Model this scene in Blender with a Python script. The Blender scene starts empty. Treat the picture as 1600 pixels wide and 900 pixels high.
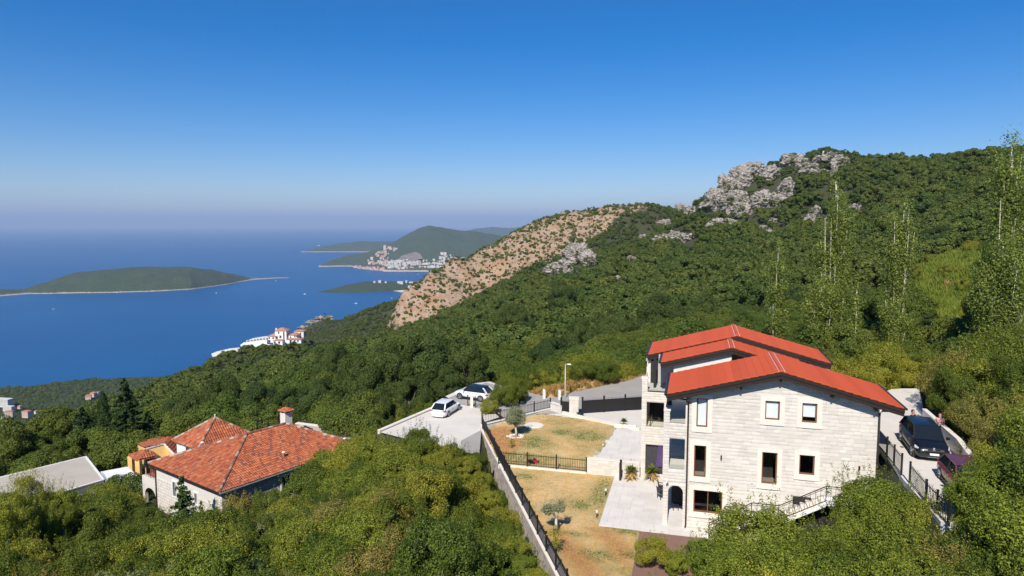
import bpy, bmesh, math, random
import numpy as np
from math import sin, cos, tan, atan, atan2, radians, pi, sqrt, exp
from mathutils import Vector, Matrix, noise as mnoise

# ---------------------------------------------------------------- camera, sky, sun, exposure
SC = bpy.context.scene
COL = SC.collection
FOC = 1067.0            # focal length in pixels of the 1600 px wide photograph
EYE = 352.0             # image row of eye level
PITCH = atan((450 - EYE) / FOC)
cam_data = bpy.data.cameras.new("camera")
cam_data.sensor_width = 36.0
cam_data.lens = 36.0 * FOC / 1600.0
cam_data.clip_start = 1.0
cam_data.clip_end = 200000.0
cam = bpy.data.objects.new("camera", cam_data)
COL.objects.link(cam)
cam.location = (0, 0, 0)
cam.rotation_euler = (pi / 2 - PITCH, 0, 0)
SC.camera = cam

SUN_ELEV = radians(43)
SUN_AZ = radians(196)                    # compass style: 0 = +Y (view direction), clockwise; the sun stands behind the camera
world = bpy.data.worlds.new("World")
SC.world = world
world.use_nodes = True
wn = world.node_tree.nodes; wl = world.node_tree.links
wn.clear()
sky = wn.new("ShaderNodeTexSky")
sky.sky_type = 'NISHITA'
sky.sun_disc = False
sky.sun_elevation = SUN_ELEV
sky.sun_rotation = SUN_AZ
sky.altitude = 300
sky.air_density = 1.0
sky.dust_density = 0.08
sky.ozone_density = 4.0
hs = wn.new("ShaderNodeHueSaturation")
hs.inputs['Saturation'].default_value = 1.5
hs.inputs['Hue'].default_value = 0.50
bg = wn.new("ShaderNodeBackground")
bg.inputs['Strength'].default_value = 0.085
wo = wn.new("ShaderNodeOutputWorld")
wl.new(sky.outputs[0], hs.inputs['Color'])
tm = wn.new("ShaderNodeMix"); tm.data_type = 'RGBA'; tm.blend_type = 'MULTIPLY'; tm.inputs[0].default_value = 1.0; tm.inputs[7].default_value = (.90, .90, 1.08, 1)
wl.new(hs.outputs[0], tm.inputs[6]); wl.new(tm.outputs[2], bg.inputs[0])
wl.new(bg.outputs[0], wo.inputs[0])

sun_data = bpy.data.lights.new("sun", 'SUN')
sun_data.energy = 4.9
sun_data.angle = radians(0.53)
sun_data.color = (1.0, 0.945, 0.86)
sun = bpy.data.objects.new("sun", sun_data)
COL.objects.link(sun)
sd = Vector((sin(SUN_AZ) * cos(SUN_ELEV), cos(SUN_AZ) * cos(SUN_ELEV), sin(SUN_ELEV)))
sun.rotation_euler = sd.to_track_quat('Z', 'Y').to_euler()
sun.location = sd * 200

SC.view_settings.view_transform = 'Standard'
SC.view_settings.look = 'None'
SC.view_settings.exposure = 0.3
SC.view_settings.gamma = 1.0
SC.render.engine = 'CYCLES'
SC.cycles.max_bounces = 5
SC.cycles.diffuse_bounces = 2
SC.cycles.glossy_bounces = 3
SC.cycles.transmission_bounces = 3
SC.cycles.transparent_max_bounces = 8
SC.cycles.volume_bounces = 0
SC.cycles.use_denoising = True

# ---------------------------------------------------------------- helpers
_cth, _sth = cos(PITCH), sin(PITCH)
def ray(px, py):
    a = (px - 800) / FOC; b = (450 - py) / FOC
    return np.array([a, _cth + b * _sth, -_sth + b * _cth])
def atz(px, py, z):
    "point of the level plane z seen at a spot of the photograph (camera is the origin, z up)"
    r = ray(px, py); return r * (z / r[2])
def aty(px, py, Y):
    r = ray(px, py); return r * (Y / r[1])
def proj(x, y, z):
    f = y * _cth - z * _sth; u = y * _sth + z * _cth
    return 800 + FOC * x / f, 450 - FOC * u / f

def tag(o, label=None, cat=None, group=None, kind=None):
    if label: o["label"] = label
    if cat: o["category"] = cat
    if group: o["group"] = group
    if kind: o["kind"] = kind
    return o
def link(name, data, parent=None, loc=None, rz=None, scale=None):
    o = bpy.data.objects.new(name, data); COL.objects.link(o)
    if parent is not None: o.parent = parent
    if loc is not None: o.location = loc
    if rz is not None: o.rotation_euler = (0, 0, rz)
    if scale is not None: o.scale = (scale,) * 3 if isinstance(scale, (int, float)) else scale
    return o
def thing(name, label, cat, loc=(0, 0, 0), rz=0.0, group=None):
    o = link(name, None, None, loc, rz); o.empty_display_size = 0.3
    return tag(o, label, cat, group)
def children(o): return [c for c in bpy.data.objects if c.parent == o]
_kids = {}
def copy_tree(o, kids, loc=None, rz=None, scale=None, label=None, group=None):
    "copy of a thing; kids = nested list [(part, [subparts])]"
    c = o.copy(); COL.objects.link(c)
    if loc is not None: c.location = loc
    if rz is not None: c.rotation_euler = (0, 0, rz)
    if scale is not None: c.scale = (scale,) * 3 if isinstance(scale, (int, float)) else scale
    if label: c["label"] = label
    if group: c["group"] = group
    for p, subs in kids:
        q = p.copy(); COL.objects.link(q); q.parent = c
        for s in subs:
            t = s.copy(); COL.objects.link(t); t.parent = q
    return c

class MB:
    "collects simple shapes into one mesh"
    def __init__(s): s.v = []; s.f = []
    def poly(s, pts):
        n = len(s.v); s.v += [tuple(map(float, p)) for p in pts]; s.f.append(tuple(range(n, n + len(pts)))); return s
    def hexa(s, b, t):
        "b, t: four bottom and four top corners, same order (counter-clockwise from above)"
        n = len(s.v); s.v += [tuple(map(float, p)) for p in list(b) + list(t)]
        s.f += [(n+3, n+2, n+1, n), (n+4, n+5, n+6, n+7)] + [(n+i, n+(i+1) % 4, n+4+(i+1) % 4, n+4+i) for i in range(4)]
        return s
    def box(s, x0, x1, y0, y1, z0, z1):
        return s.hexa([(x0,y0,z0),(x1,y0,z0),(x1,y1,z0),(x0,y1,z0)], [(x0,y0,z1),(x1,y0,z1),(x1,y1,z1),(x0,y1,z1)])
    def prism(s, pts, z0, z1):
        n = len(pts); k = len(s.v)
        if sum(pts[i][0]*pts[(i+1) % n][1] - pts[(i+1) % n][0]*pts[i][1] for i in range(n)) < 0: pts = pts[::-1]
        s.v += [(p[0], p[1], z0) for p in pts] + [(p[0], p[1], z1) for p in pts]
        s.f += [tuple(range(k, k+n))[::-1], tuple(range(k+n, k+2*n))] + [(k+i, k+(i+1) % n, k+n+(i+1) % n, k+n+i) for i in range(n)]
        return s
    def bar(s, a, b, w=0.04, h=None, up=(0, 0, 1)):
        a = Vector(a); b = Vector(b); h = h or w; d = (b - a).normalized(); up = Vector(up)
        if abs(d.dot(up)) > .98: up = Vector((0, 1, 0))
        x = d.cross(up).normalized() * (w / 2); y = x.cross(d).normalized() * (h / 2)
        return s.hexa([a-x-y, a+x-y, a+x+y, a-x+y][::-1], [b-x-y, b+x-y, b+x+y, b-x+y][::-1])
    def tube(s, pts, rad, n=8, cap=True):
        pts = [Vector(p) for p in pts]; k0 = len(s.v)
        if not hasattr(rad, '__len__'): rad = [rad] * len(pts)
        for i, p in enumerate(pts):
            d = (pts[min(i+1, len(pts)-1)] - pts[max(i-1, 0)]).normalized()
            ref = Vector((0, 0, 1)) if abs(d.z) < .9 else Vector((1, 0, 0))
            x = d.cross(ref).normalized(); y = d.cross(x)
            for j in range(n):
                a = 2 * pi * j / n; s.v.append(tuple(p + (x * cos(a) + y * sin(a)) * rad[i]))
        for i in range(len(pts) - 1):
            for j in range(n):
                s.f.append((k0+i*n+j, k0+(i+1)*n+j, k0+(i+1)*n+(j+1) % n, k0+i*n+(j+1) % n))
        if cap:
            s.f.append(tuple(k0+j for j in range(n))); s.f.append(tuple(k0+(len(pts)-1)*n+j for j in range(n))[::-1])
        return s
    def lathe(s, prof, n=16, c=(0, 0, 0)):
        k0 = len(s.v)
        for r, z in prof:
            for j in range(n):
                a = 2*pi*j/n; s.v.append((c[0]+r*cos(a), c[1]+r*sin(a), c[2]+z))
        for i in range(len(prof)-1):
            for j in range(n):
                s.f.append((k0+i*n+j, k0+i*n+(j+1) % n, k0+(i+1)*n+(j+1) % n, k0+(i+1)*n+j))
        s.f.append(tuple(k0+j for j in range(n))[::-1]); s.f.append(tuple(k0+(len(prof)-1)*n+j for j in range(n)))
        return s
    def mesh(s, name, mat, smooth=False):
        m = bpy.data.meshes.new(name); m.from_pydata(s.v, [], s.f); m.update()
        if mat is not None: m.materials.append(mat)
        if smooth: m.polygons.foreach_set('use_smooth', [True]*len(m.polygons))
        return m
    def obj(s, name, mat, parent=None, smooth=False, loc=None, rz=None):
        return link(name, s.mesh(name, mat, smooth), parent, loc, rz)

def np_mesh(name, V, Fq, mat, smooth=False):
    "mesh from numpy vertices (n,3) and faces (m,k)"
    V = np.ascontiguousarray(V, dtype=np.float32); Fq = np.ascontiguousarray(Fq, dtype=np.int32)
    m = bpy.data.meshes.new(name); k = Fq.shape[1]
    m.vertices.add(len(V)); m.vertices.foreach_set('co', V.ravel())
    m.loops.add(Fq.size); m.loops.foreach_set('vertex_index', Fq.ravel())
    m.polygons.add(len(Fq)); m.polygons.foreach_set('loop_start', np.arange(0, Fq.size, k, dtype=np.int32))
    m.update(calc_edges=True)
    if smooth: m.polygons.foreach_set('use_smooth', np.ones(len(Fq), dtype=bool))
    if mat is not None: m.materials.append(mat)
    return m

# ---------------------------------------------------------------- materials
class NT:
    def __init__(s, name):
        s.m = bpy.data.materials.new(name); s.m.use_nodes = True
        s.n = s.m.node_tree.nodes; s.l = s.m.node_tree.links; s.n.clear()
        s.out = s.n.new("ShaderNodeOutputMaterial")
    def add(s, t, **k):
        nd = s.n.new("ShaderNode" + t)
        for a, b in k.items(): setattr(nd, a, b)
        return nd
    def val(s, sock, v):
        if hasattr(v, 'is_output') or isinstance(v, bpy.types.NodeSocket): s.l.new(v, sock)
        else: sock.default_value = (tuple(v) + (1,)) if (hasattr(v, '__len__') and len(v) == 3 and sock.type == 'RGBA') else v
    def coord(s, which='Object', scale=(1, 1, 1)):
        if which == 'Position': o = s.add("NewGeometry").outputs['Position']
        else: o = s.add("TexCoord").outputs[which]
        mp = s.add("Mapping"); s.l.new(o, mp.inputs[0]); mp.inputs['Scale'].default_value = scale
        return mp.outputs[0]
    def noise(s, vec, scale, detail=4, rough=.55, w=0.0):
        nd = s.add("TexNoise"); nd.inputs['Scale'].default_value = scale; nd.inputs['Detail'].default_value = detail
        nd.inputs['Roughness'].default_value = rough
        if vec is not None: s.l.new(vec, nd.inputs['Vector'])
        return nd.outputs['Fac']
    def vor(s, vec, scale, feature='F1', out='Distance'):
        nd = s.add("TexVoronoi", feature=feature); nd.inputs['Scale'].default_value = scale; s.l.new(vec, nd.inputs['Vector'])
        return nd.outputs[out]
    def ramp(s, fac, stops, interp='LINEAR'):
        r = s.add("ValToRGB"); r.color_ramp.interpolation = interp; e = r.color_ramp.elements
        while len(e) > 1: e.remove(e[-1])
        e[0].position = stops[0][0]; e[0].color = (*stops[0][1], 1)
        for p, c in stops[1:]:
            q = e.new(p); q.color = (*c, 1)
        s.l.new(fac, r.inputs[0]); return r.outputs[0]
    def mix(s, fac, a, b, mode='MIX'):
        x = s.add("Mix", data_type='RGBA', blend_type=mode)
        s.val(x.inputs['Factor'], fac); s.val(x.inputs[6], a); s.val(x.inputs[7], b); return x.outputs[2]
    def math(s, op, a, b=0.0, clamp=False):
        x = s.add("Math", operation=op, use_clamp=clamp); s.val(x.inputs[0], a); s.val(x.inputs[1], b); return x.outputs[0]
    def mrange(s, v, a, b, c=0., d=1.):
        x = s.add("MapRange"); s.val(x.inputs[0], v)
        for i, q in enumerate((a, b, c, d)): x.inputs[i+1].default_value = q
        return x.outputs[0]
    def attr(s, name):
        a = s.add("Attribute"); a.attribute_name = name; return a.outputs['Fac']
    def bump(s, h, strength=.3, dist=.02):
        b = s.add("Bump"); b.inputs['Strength'].default_value = strength; b.inputs['Distance'].default_value = dist
        s.l.new(h, b.inputs['Height']); return b.outputs[0]
    def rnd(s):
        "one random number for each piece: objects and loose parts of a joined mesh alike"
        a = s.add("ObjectInfo").outputs['Random']; b = s.add("NewGeometry").outputs['Random Per Island']
        return s.math('FRACT', s.math('ADD', a, b))
    def bsdf(s, col, rough=.8, normal=None, **k):
        b = s.add("BsdfPrincipled"); s.val(b.inputs['Base Color'], col); s.val(b.inputs['Roughness'], rough)
        if normal is not None: s.l.new(normal, b.inputs['Normal'])
        for a, v in k.items(): s.val(b.inputs[a.replace('_', ' ')], v)
        return b.outputs[0]
    def end(s, sh): s.l.new(sh, s.out.inputs['Surface']); return s.m

def plain(name, col, rough=.6, var=.12, scale=6, bumpy=.0, **k):
    t = NT(name); c = t.coord(); n = t.noise(c, scale, 5)
    cc = t.mix(t.mrange(n, .3, .7), tuple(x*(1-var) for x in col), tuple(min(1, x*(1+var)) for x in col))
    nm = t.bump(n, bumpy, .01) if bumpy else None
    return t.end(t.bsdf(cc, rough, nm, **k))
def pieces(name, cols, rough=.85, grain=30, gvar=.25, bs=.5, bd=.01):
    "masonry, tiles: one of several colours for each piece, fine grain on top"
    t = NT(name); c = t.coord(); r = t.rnd(); n = t.noise(c, grain, 6, .65)
    st = [(i/len(cols), q) for i, q in enumerate(cols)]
    col = t.ramp(r, st, 'CONSTANT')
    big = t.noise(t.coord('Position'), .5, 5, .6)
    col = t.mix(t.mrange(n, .3, .75), col, tuple([1-gvar]*3), 'MULTIPLY')
    col = t.mix(t.mrange(big, .35, .75, 0, .22), col, (.62, .56, .47), 'MULTIPLY')
    return t.end(t.bsdf(col, rough, t.bump(n, bs, bd)))

M = {}
M['stone'] = pieces('white limestone', [(.73,.68,.60),(.71,.655,.575),(.745,.70,.62),(.725,.665,.585),(.67,.62,.55),(.735,.69,.615),(.76,.715,.64),(.69,.635,.56)], .9, 22, .17)
M['stone_back'] = plain('pale mortar', (.66,.62,.55), .95, .1, 9)
M['rubble'] = pieces('grey pink rubble stone', [(.60,.50,.43),(.64,.56,.49),(.50,.43,.38),(.68,.59,.50),(.56,.47,.42)], .95, 12, .35)
M['oldstone'] = pieces('old pinkish stone', [(.56,.49,.42),(.50,.43,.36),(.60,.53,.45),(.46,.39,.33),(.55,.50,.44)], .95, 14, .3)
M['trim'] = plain('smooth cream stone', (.76,.69,.59), .75, .05, 5)
M['roof_red'] = None
t = NT('red coated sheet'); r = t.rnd(); n = t.noise(t.coord('Position'), 1.1, 6, .6); n2 = t.noise(t.coord('Position'), 14, 4, .6)
c = t.ramp(r, [(0, (.62,.092,.024)), (.5, (.67,.105,.028)), (1, (.57,.082,.021))])
c = t.mix(t.mrange(n, .35, .75, 0, .4), c, (.58,.13,.06)); c = t.mix(t.mrange(n2, .4, .8, 0, .3), c, (.34,.06,.03))
st_ = t.noise(t.coord('Object', (.25, 9, 1)), 1.2, 4, .6); c = t.mix(t.mrange(st_, .5, .75, 0, .3), c, (.36,.08,.045))
M['roof_red'] = t.end(t.bsdf(c, .65, t.bump(n2, .25, .01), Specular_IOR_Level=.2))
t = NT('clay tile'); r = t.rnd(); n = t.noise(t.coord('Position'), .9, 5, .65); n2 = t.noise(t.coord('Position'), 25, 4, .6)
c = t.ramp(r, [(0, (.46,.12,.042)), (.2, (.39,.095,.035)), (.42, (.50,.15,.055)), (.58, (.33,.08,.034)), (.70, (.45,.12,.045)), (.82, (.20,.062,.04)), (.94, (.50,.19,.09))], 'CONSTANT')
c = t.mix(t.mrange(n, .45, .75, 0, .45), c, (.24,.09,.06)); c = t.mix(t.mrange(n2, .5, .8, 0, .5), c, (.13,.07,.05))
M['tile'] = t.end(t.bsdf(c, .85, t.bump(n2, .4, .01)))
M['mortar_ridge'] = pieces('ridge tile with mortar', [(.34,.12,.07),(.46,.32,.25),(.24,.08,.05),(.40,.16,.10),(.30,.13,.09),(.50,.42,.36)], .9, 20, .3)
M['fascia'] = plain('dark brown painted steel', (.030,.020,.016), .4, .15, 4)
M['iron'] = plain('black painted iron', (.012,.012,.013), .45, .1, 8)
M['gatesheet'] = plain('anthracite gate sheet', (.016,.015,.016), .5, .1, 3)
M['woodframe'] = plain('brown wood window frame', (.20,.075,.028), .5, .25, 20)
M['blind'] = plain('pale roller blind', (.80,.82,.84), .8, .03, 3)
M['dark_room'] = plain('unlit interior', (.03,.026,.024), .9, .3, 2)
M['floor_room'] = plain('interior tiles', (.30,.26,.22), .6, .2, 2)
M['white'] = plain('white paint', (.78,.77,.74), .6, .04, 3)
M['plaster'] = plain('cream plaster', (.68,.64,.56), .9, .06, 3)
M['shaded_plaster'] = plain('shade-grey plaster', (.42,.40,.38), .9, .06, 3)  # plaster with shade put into its colour
M['yellow'] = plain('yellow plaster', (.72,.47,.17), .9, .08, 3)
M['purple'] = plain('purple cloth', (.10,.055,.17), .9, .2, 5)
M['curtain'] = plain('grey striped cloth', (.07,.065,.075), .9, .2, 5)
M['terracotta'] = plain('terracotta', (.36,.13,.07), .8, .1, 9)
M['pot'] = plain('grey pot', (.16,.12,.11), .7, .1, 9)
M['metal_white'] = plain('galvanised metal', (.50,.50,.49), .45, .08, 9, Metallic=.3)
M['rubber'] = plain('tyre rubber', (.018,.018,.018), .85, .1, 20)
M['alloy'] = plain('alloy rim', (.45,.46,.48), .3, .05, 5, Metallic=.8)
M['lens_red'] = plain('red lamp lens', (.45,.015,.012), .2, .05, 5)
M['lens_clear'] = plain('clear lamp lens', (.75,.78,.8), .1, .05, 5)
M['plate'] = plain('number plate', (.75,.76,.78), .5, .03, 5)
M['blueband'] = plain('blue band', (.02,.06,.35), .5, .03, 5)
M['plastic_black'] = plain('black plastic', (.02,.02,.021), .5, .1, 5)
M['skin'] = plain('skin', (.50,.28,.19), .6, .05, 9)
M['hair'] = plain('dark hair', (.06,.025,.012), .7, .2, 30)
M['cloth_black'] = plain('black cloth', (.015,.015,.018), .9, .1, 30)
t = NT('pink checked cloth'); ck = t.add('TexChecker'); ck.inputs['Scale'].default_value = 14; t.l.new(t.coord(), ck.inputs[0])
M['cloth_pink'] = t.end(t.bsdf(t.mix(ck.outputs[1], (.62,.20,.22), (.75,.52,.50)), .9))
M['blueplastic'] = plain('blue plastic', (.02,.05,.30), .5, .3, 12)
M['redpaint'] = plain('red paint', (.55,.02,.03), .35, .1, 9)
M['pebble'] = pieces('white pebbles', [(.72,.69,.63),(.62,.59,.54),(.78,.76,.72)], .8, 20, .2)
M['bark'] = plain('grey brown bark', (.16,.125,.095), .95, .35, 12, .5)
M['bark_pale'] = plain('pale bark', (.48,.44,.36), .9, .3, 8, .4)
def carpaint(name, col, rough=.28):
    t = NT(name); n = t.noise(t.coord(), 5, 4)
    return t.end(t.bsdf(t.mix(t.mrange(n, .3, .8, 0, .15), col, tuple(x*.8+.01 for x in col)), rough, None, Coat_Weight=.35, Coat_Roughness=.06))
M['car_white'] = carpaint('white car paint', (.78,.79,.80))
M['car_black'] = carpaint('black car paint', (.006,.007,.011), .35)
M['car_red'] = carpaint('dark red car paint', (.13,.025,.03))
t = NT('tinted car glass'); M['carglass'] = t.end(t.bsdf((.012,.016,.02), .05, None, IOR=1.5))
t = NT('window glass'); tr = t.add('BsdfTransparent'); gl = t.add('BsdfGlossy'); gl.inputs['Roughness'].default_value = .02
lw = t.add('LayerWeight'); lw.inputs[0].default_value = .5; fr_ = t.math('ADD', t.math('MULTIPLY', t.math('POWER', lw.outputs['Facing'], 4.0), .8), .10, True); mx = t.add('MixShader')
tr.inputs[0].default_value = (.97,.99,.98,1)
t.l.new(fr_, mx.inputs[0]); t.l.new(tr.outputs[0], mx.inputs[1]); t.l.new(gl.outputs[0], mx.inputs[2])
M['glass'] = t.end(mx.outputs[0])
t = NT('concrete paving'); p = t.coord('Position'); n = t.noise(p, .35, 6, .6); n2 = t.noise(p, 9, 5, .6)
c = t.mix(t.mrange(n, .3, .75), (.72,.665,.58), (.62,.565,.49)); c = t.mix(t.mrange(n2, .45, .8, 0, .35), c, (.38,.34,.29))
c = t.mix(t.mrange(t.noise(p, .12, 6, .7), .52, .66, 0, .28), c, (.36,.31,.25))
M['concrete'] = t.end(t.bsdf(c, .92, t.bump(n2, .2, .01)))
t = NT('pale paving slabs'); r = t.rnd(); n = t.noise(t.coord('Position'), .5, 6, .65); n2 = t.noise(t.coord('Position'), 12, 4, .6)
c = t.ramp(r, [(0, (.68,.63,.565)), (.5, (.72,.67,.605)), (1, (.64,.59,.53))]); c = t.mix(t.mrange(n, .45, .75, 0, .3), c, (.40,.37,.33))
c = t.mix(t.mrange(n2, .5, .8, 0, .2), c, (.36,.33,.30))
M['slab'] = t.end(t.bsdf(c, .8, t.bump(n2, .15, .005)))
t = NT('brown red paving'); p = t.coord('Position'); n = t.noise(p, .8, 6, .6); n2 = t.noise(p, 16, 4, .6)
c = t.mix(t.mrange(n, .3, .75), (.25,.135,.10), (.20,.11,.085)); c = t.mix(t.mrange(n2, .45, .8, 0, .35), c, (.14,.08,.065))
M['brownpave'] = t.end(t.bsdf(c, .9, t.bump(n2, .3, .01)))
t = NT('asphalt'); p = t.coord('Position'); n = t.noise(p, .4, 6, .65); n2 = t.noise(p, 20, 4, .6)
c = t.mix(t.mrange(n, .3, .75), (.40,.365,.32), (.31,.285,.25)); c = t.mix(t.mrange(n2, .45, .8, 0, .35), c, (.22,.20,.175))
M['asphalt'] = t.end(t.bsdf(c, .95, t.bump(n2, .3, .01)))
t = NT('dry lawn'); p = t.coord('Position'); n = t.noise(p, .22, 6, .62); n2 = t.noise(p, 1.3, 6, .7); n3 = t.noise(p, 18, 5, .7)
c = t.ramp(n2, [(.25, (.58,.33,.12)), (.42, (.68,.46,.20)), (.55, (.78,.58,.31)), (.75, (.64,.39,.16))])
g = t.math('MULTIPLY', t.mrange(n, .46, .56), t.mrange(n2, .36, .56)); c = t.mix(t.math('MULTIPLY', g, .85), c, (.22,.23,.06)); c = t.mix(t.mrange(t.noise(p, .5, 7, .7), .5, .62, 0, .6), c, (.60,.50,.30))
c = t.mix(t.math('MULTIPLY', t.math('MULTIPLY', t.attr('green'), t.mrange(n2, .3, .55)), .85), c, (.19,.21,.055))
c = t.mix(t.math('MULTIPLY', t.attr('soil'), .85), c, (.40,.15,.045))
c = t.mix(t.mrange(n3, .35, .7, 0, .55), c, (.36,.23,.09), 'MIX')
M['lawn'] = t.end(t.bsdf(c, .97, t.bump(n3, .9, .06)))
t = NT('flat roof screed'); p = t.coord('Position'); n = t.noise(p, .3, 6, .65); n2 = t.noise(p, 4, 6, .6)
c = t.mix(t.mrange(n, .3, .75), (.50,.44,.36), (.40,.35,.285)); c = t.mix(t.mrange(n2, .45, .8, 0, .35), c, (.30,.26,.21))
M['flatroof'] = t.end(t.bsdf(c, .95))

# foliage: leaf-sized faces, colour differs from plant to plant and from leaf to leaf
def leafmat(name, a, b, c3, trans=.18, rough=.55, lo=(.38, .42, .40), hi=(1.75, 1.6, 1.4), patch=.45):
    t = NT(name)
    oi = t.add("ObjectInfo").outputs['Random']; isl = t.add("NewGeometry").outputs['Random Per Island']
    col = t.ramp(oi, [(0, a), (.5, b), (1, c3)])
    v = t.mrange(isl, 0, 1, .55, 1.45)
    pn = t.noise(t.coord('Position'), .045, 3, .5); col = t.mix(t.mrange(pn, .40, .62, 0, patch), col, tuple(x*f for x, f in zip(c3, (1.25, 1.1, 1.0))))
    col2 = t.mix(1.0, col, t.mix(isl, lo, hi), 'MULTIPLY')
    pb = t.bsdf(col2, rough, None, Specular_IOR_Level=.18)
    tr = t.add('BsdfTranslucent'); t.l.new(t.mix(1.0, col2, (1.5, 1.6, .6), 'MULTIPLY'), tr.inputs[0])
    mx = t.add('MixShader'); mx.inputs[0].default_value = trans
    t.l.new(pb, mx.inputs[1]); t.l.new(tr.outputs[0], mx.inputs[2])
    return t.end(mx.outputs[0])
M['oak'] = leafmat('oak leaves', (0.063,0.104,0.017), (0.088,0.133,0.022), (0.127,0.153,0.025), lo=(.62, .64, .62), hi=(1.38, 1.34, 1.25), patch=.35)
M['oak_far'] = leafmat('distant oak leaves', (0.056,0.095,0.019), (0.081,0.118,0.023), (0.111,0.137,0.026), .15, lo=(.62, .64, .62), hi=(1.38, 1.34, 1.25), patch=.4)
CALM = dict(lo=(.62, .64, .62), hi=(1.38, 1.34, 1.25), patch=.35)
M['oak_dark'] = leafmat('dark oak leaves', (0.049,0.081,0.020), (0.062,0.096,0.022), (0.074,0.104,0.024), **CALM)
M['bush'] = leafmat('bush leaves', (0.119,0.167,0.021), (0.155,0.204,0.027), (0.221,0.228,0.032))
M['bush_dark'] = leafmat('dark bush leaves', (0.062,0.103,0.014), (0.083,0.125,0.019), (0.106,0.141,0.019))
M['bush_yellow'] = leafmat('yellow green leaves', (0.203,0.239,0.029), (0.256,0.253,0.033), (0.179,0.226,0.029))
M['bush_dry'] = leafmat('dry olive leaves', (0.206,0.189,0.054), (0.242,0.202,0.059), (0.169,0.177,0.045))
M['olive'] = leafmat('olive leaves', (.20,.24,.15), (.24,.27,.18), (.20,.23,.14), .15)
M['greybush'] = leafmat('grey green leaves', (.13,.17,.075), (.15,.18,.085), (.13,.16,.07), .2)
M['fir'] = leafmat('fir needles', (0.026,0.058,0.016), (0.036,0.070,0.020), (0.031,0.060,0.018), .1)
M['fir_light'] = leafmat('light fir needles', (.05,.10,.03), (.06,.11,.035), (.05,.10,.03), .15)
M['poplar'] = leafmat('poplar leaves', (0.168,0.231,0.058), (0.198,0.252,0.065), (0.178,0.231,0.058), .4)
M['grassblade'] = leafmat('green grass blades', (.15,.21,.03), (.18,.24,.038), (.21,.24,.05), .3, patch=.1)
M['palegrass'] = leafmat('pale dry grass', (.62,.45,.22), (.68,.52,.28), (.58,.38,.17), .3, patch=.1)
M['drygrass'] = leafmat('dry grass blades', (.36,.26,.10), (.40,.28,.12), (.32,.22,.085), .25)

t = NT('hillside ground'); p = t.coord('Position'); n = t.noise(p, .05, 8, .65); n2 = t.noise(p, .6, 8, .7); n3 = t.noise(p, 6, 5, .7)
n4 = t.noise(p, .09, 8, .72)
c = t.mix(t.mrange(n2, .3, .7), (.035,.042,.015), (.065,.065,.022)); c = t.mix(t.mrange(n3, .4, .7, 0, .5), c, (.03,.032,.014))
d = t.ramp(t.math('ADD', t.math('MULTIPLY', n2, .4), t.math('MULTIPLY', n4, .6)), [(.36, (.29,.14,.075)), (.43, (.40,.21,.12)), (.48, (.27,.18,.11)), (.54, (.43,.32,.235)), (.60, (.26,.155,.09)), (.68, (.39,.27,.18))])
d = t.mix(t.mrange(n3, .45, .75, 0, .45), d, (.20,.13,.08)); d = t.mix(t.mrange(n, .5, .7, 0, .4), d, (.42,.27,.12))
mk = t.math('ADD', t.math('ADD', t.attr('dry'), t.math('MULTIPLY', t.math('SUBTRACT', n2, .5), .8)), t.math('MULTIPLY', t.math('SUBTRACT', n4, .5), 2.2)); mk = t.mrange(mk, .42, .58)
c = t.mix(mk, c, d)
g = t.ramp(n2, [(.3, (.12,.17,.028)), (.5, (.17,.23,.038)), (.65, (.22,.25,.055)), (.8, (.34,.27,.11))])
c = t.mix(t.mrange(t.attr('meadow'), .35, .65), c, g)
q = t.ramp(n2, [(.3, (.42,.30,.14)), (.55, (.50,.36,.18)), (.8, (.36,.24,.12))])
c = t.mix(t.mrange(t.attr('straw'), .35, .65), c, q)
M['hill'] = t.end(t.bsdf(c, .97, t.bump(n3, .8, .3)))

t = NT('limestone crag'); p = t.coord('Position'); n = t.noise(p, .25, 9, .7); n2 = t.noise(p, 1.6, 7, .7)
w = t.vor(t.coord('Position', (1, 1, 2.2)), .3, 'DISTANCE_TO_EDGE')
c = t.ramp(n, [(.3, (.36,.315,.28)), (.5, (.50,.445,.395)), (.7, (.60,.54,.485))])
c = t.mix(t.mrange(n2, .46, .6, 0, .75), c, (.32,.27,.23)); c = t.mix(t.mrange(w, .0, .07, .6, 0), c, (.10,.09,.08)); c = t.mix(t.mrange(t.noise(p, .12, 6, .75), .5, .58, 0, .8), c, (.13,.14,.07))
M['crag'] = t.end(t.bsdf(c, .95, t.bump(n2, 1., .8)))

def farland(name, a, b, rock, zrock, ns=.01, fuzz=14):
    t = NT(name); p = t.coord('Position'); n = t.noise(p, ns, 8, .68); n2 = t.noise(p, ns*9, 7, .7)
    c = t.mix(t.mrange(n, .35, .65), a, b); c = t.mix(t.mrange(n2, .4, .65, 0, .8), c, tuple(x*.5 for x in a))
    sep = t.add("SeparateXYZ"); t.l.new(p, sep.inputs[0])
    h = t.math('ADD', sep.outputs[2], t.math('MULTIPLY', t.math('SUBTRACT', n2, .5), fuzz*2))
    c = t.mix(t.mrange(h, zrock-2, zrock+2, 1, 0), c, rock)
    c = t.mix(t.mrange(t.noise(p, ns*3, 6, .7), .66, .72, 0, .8), c, rock)
    return t.end(t.bsdf(c, .97, t.bump(n2, 1., 6)))
M['island'] = farland('island woods', (.035,.06,.02), (.055,.08,.025), (.42,.34,.27), -396, .008, 7)
M['headland'] = farland('headland scrub', (.045,.075,.030), (.065,.085,.035), (.40,.33,.27), -392, .004, 8)
M['coastwood'] = farland('coastal woods', (.03,.055,.018), (.05,.075,.025), (.40,.33,.25), -412, .02, 3)
M['farmount'] = farland('bare far mountain', (.20,.17,.15), (.26,.21,.18), (.34,.30,.28), -900, .002, 3)  # pink-grey tone also carries the haze over the mountain
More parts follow.
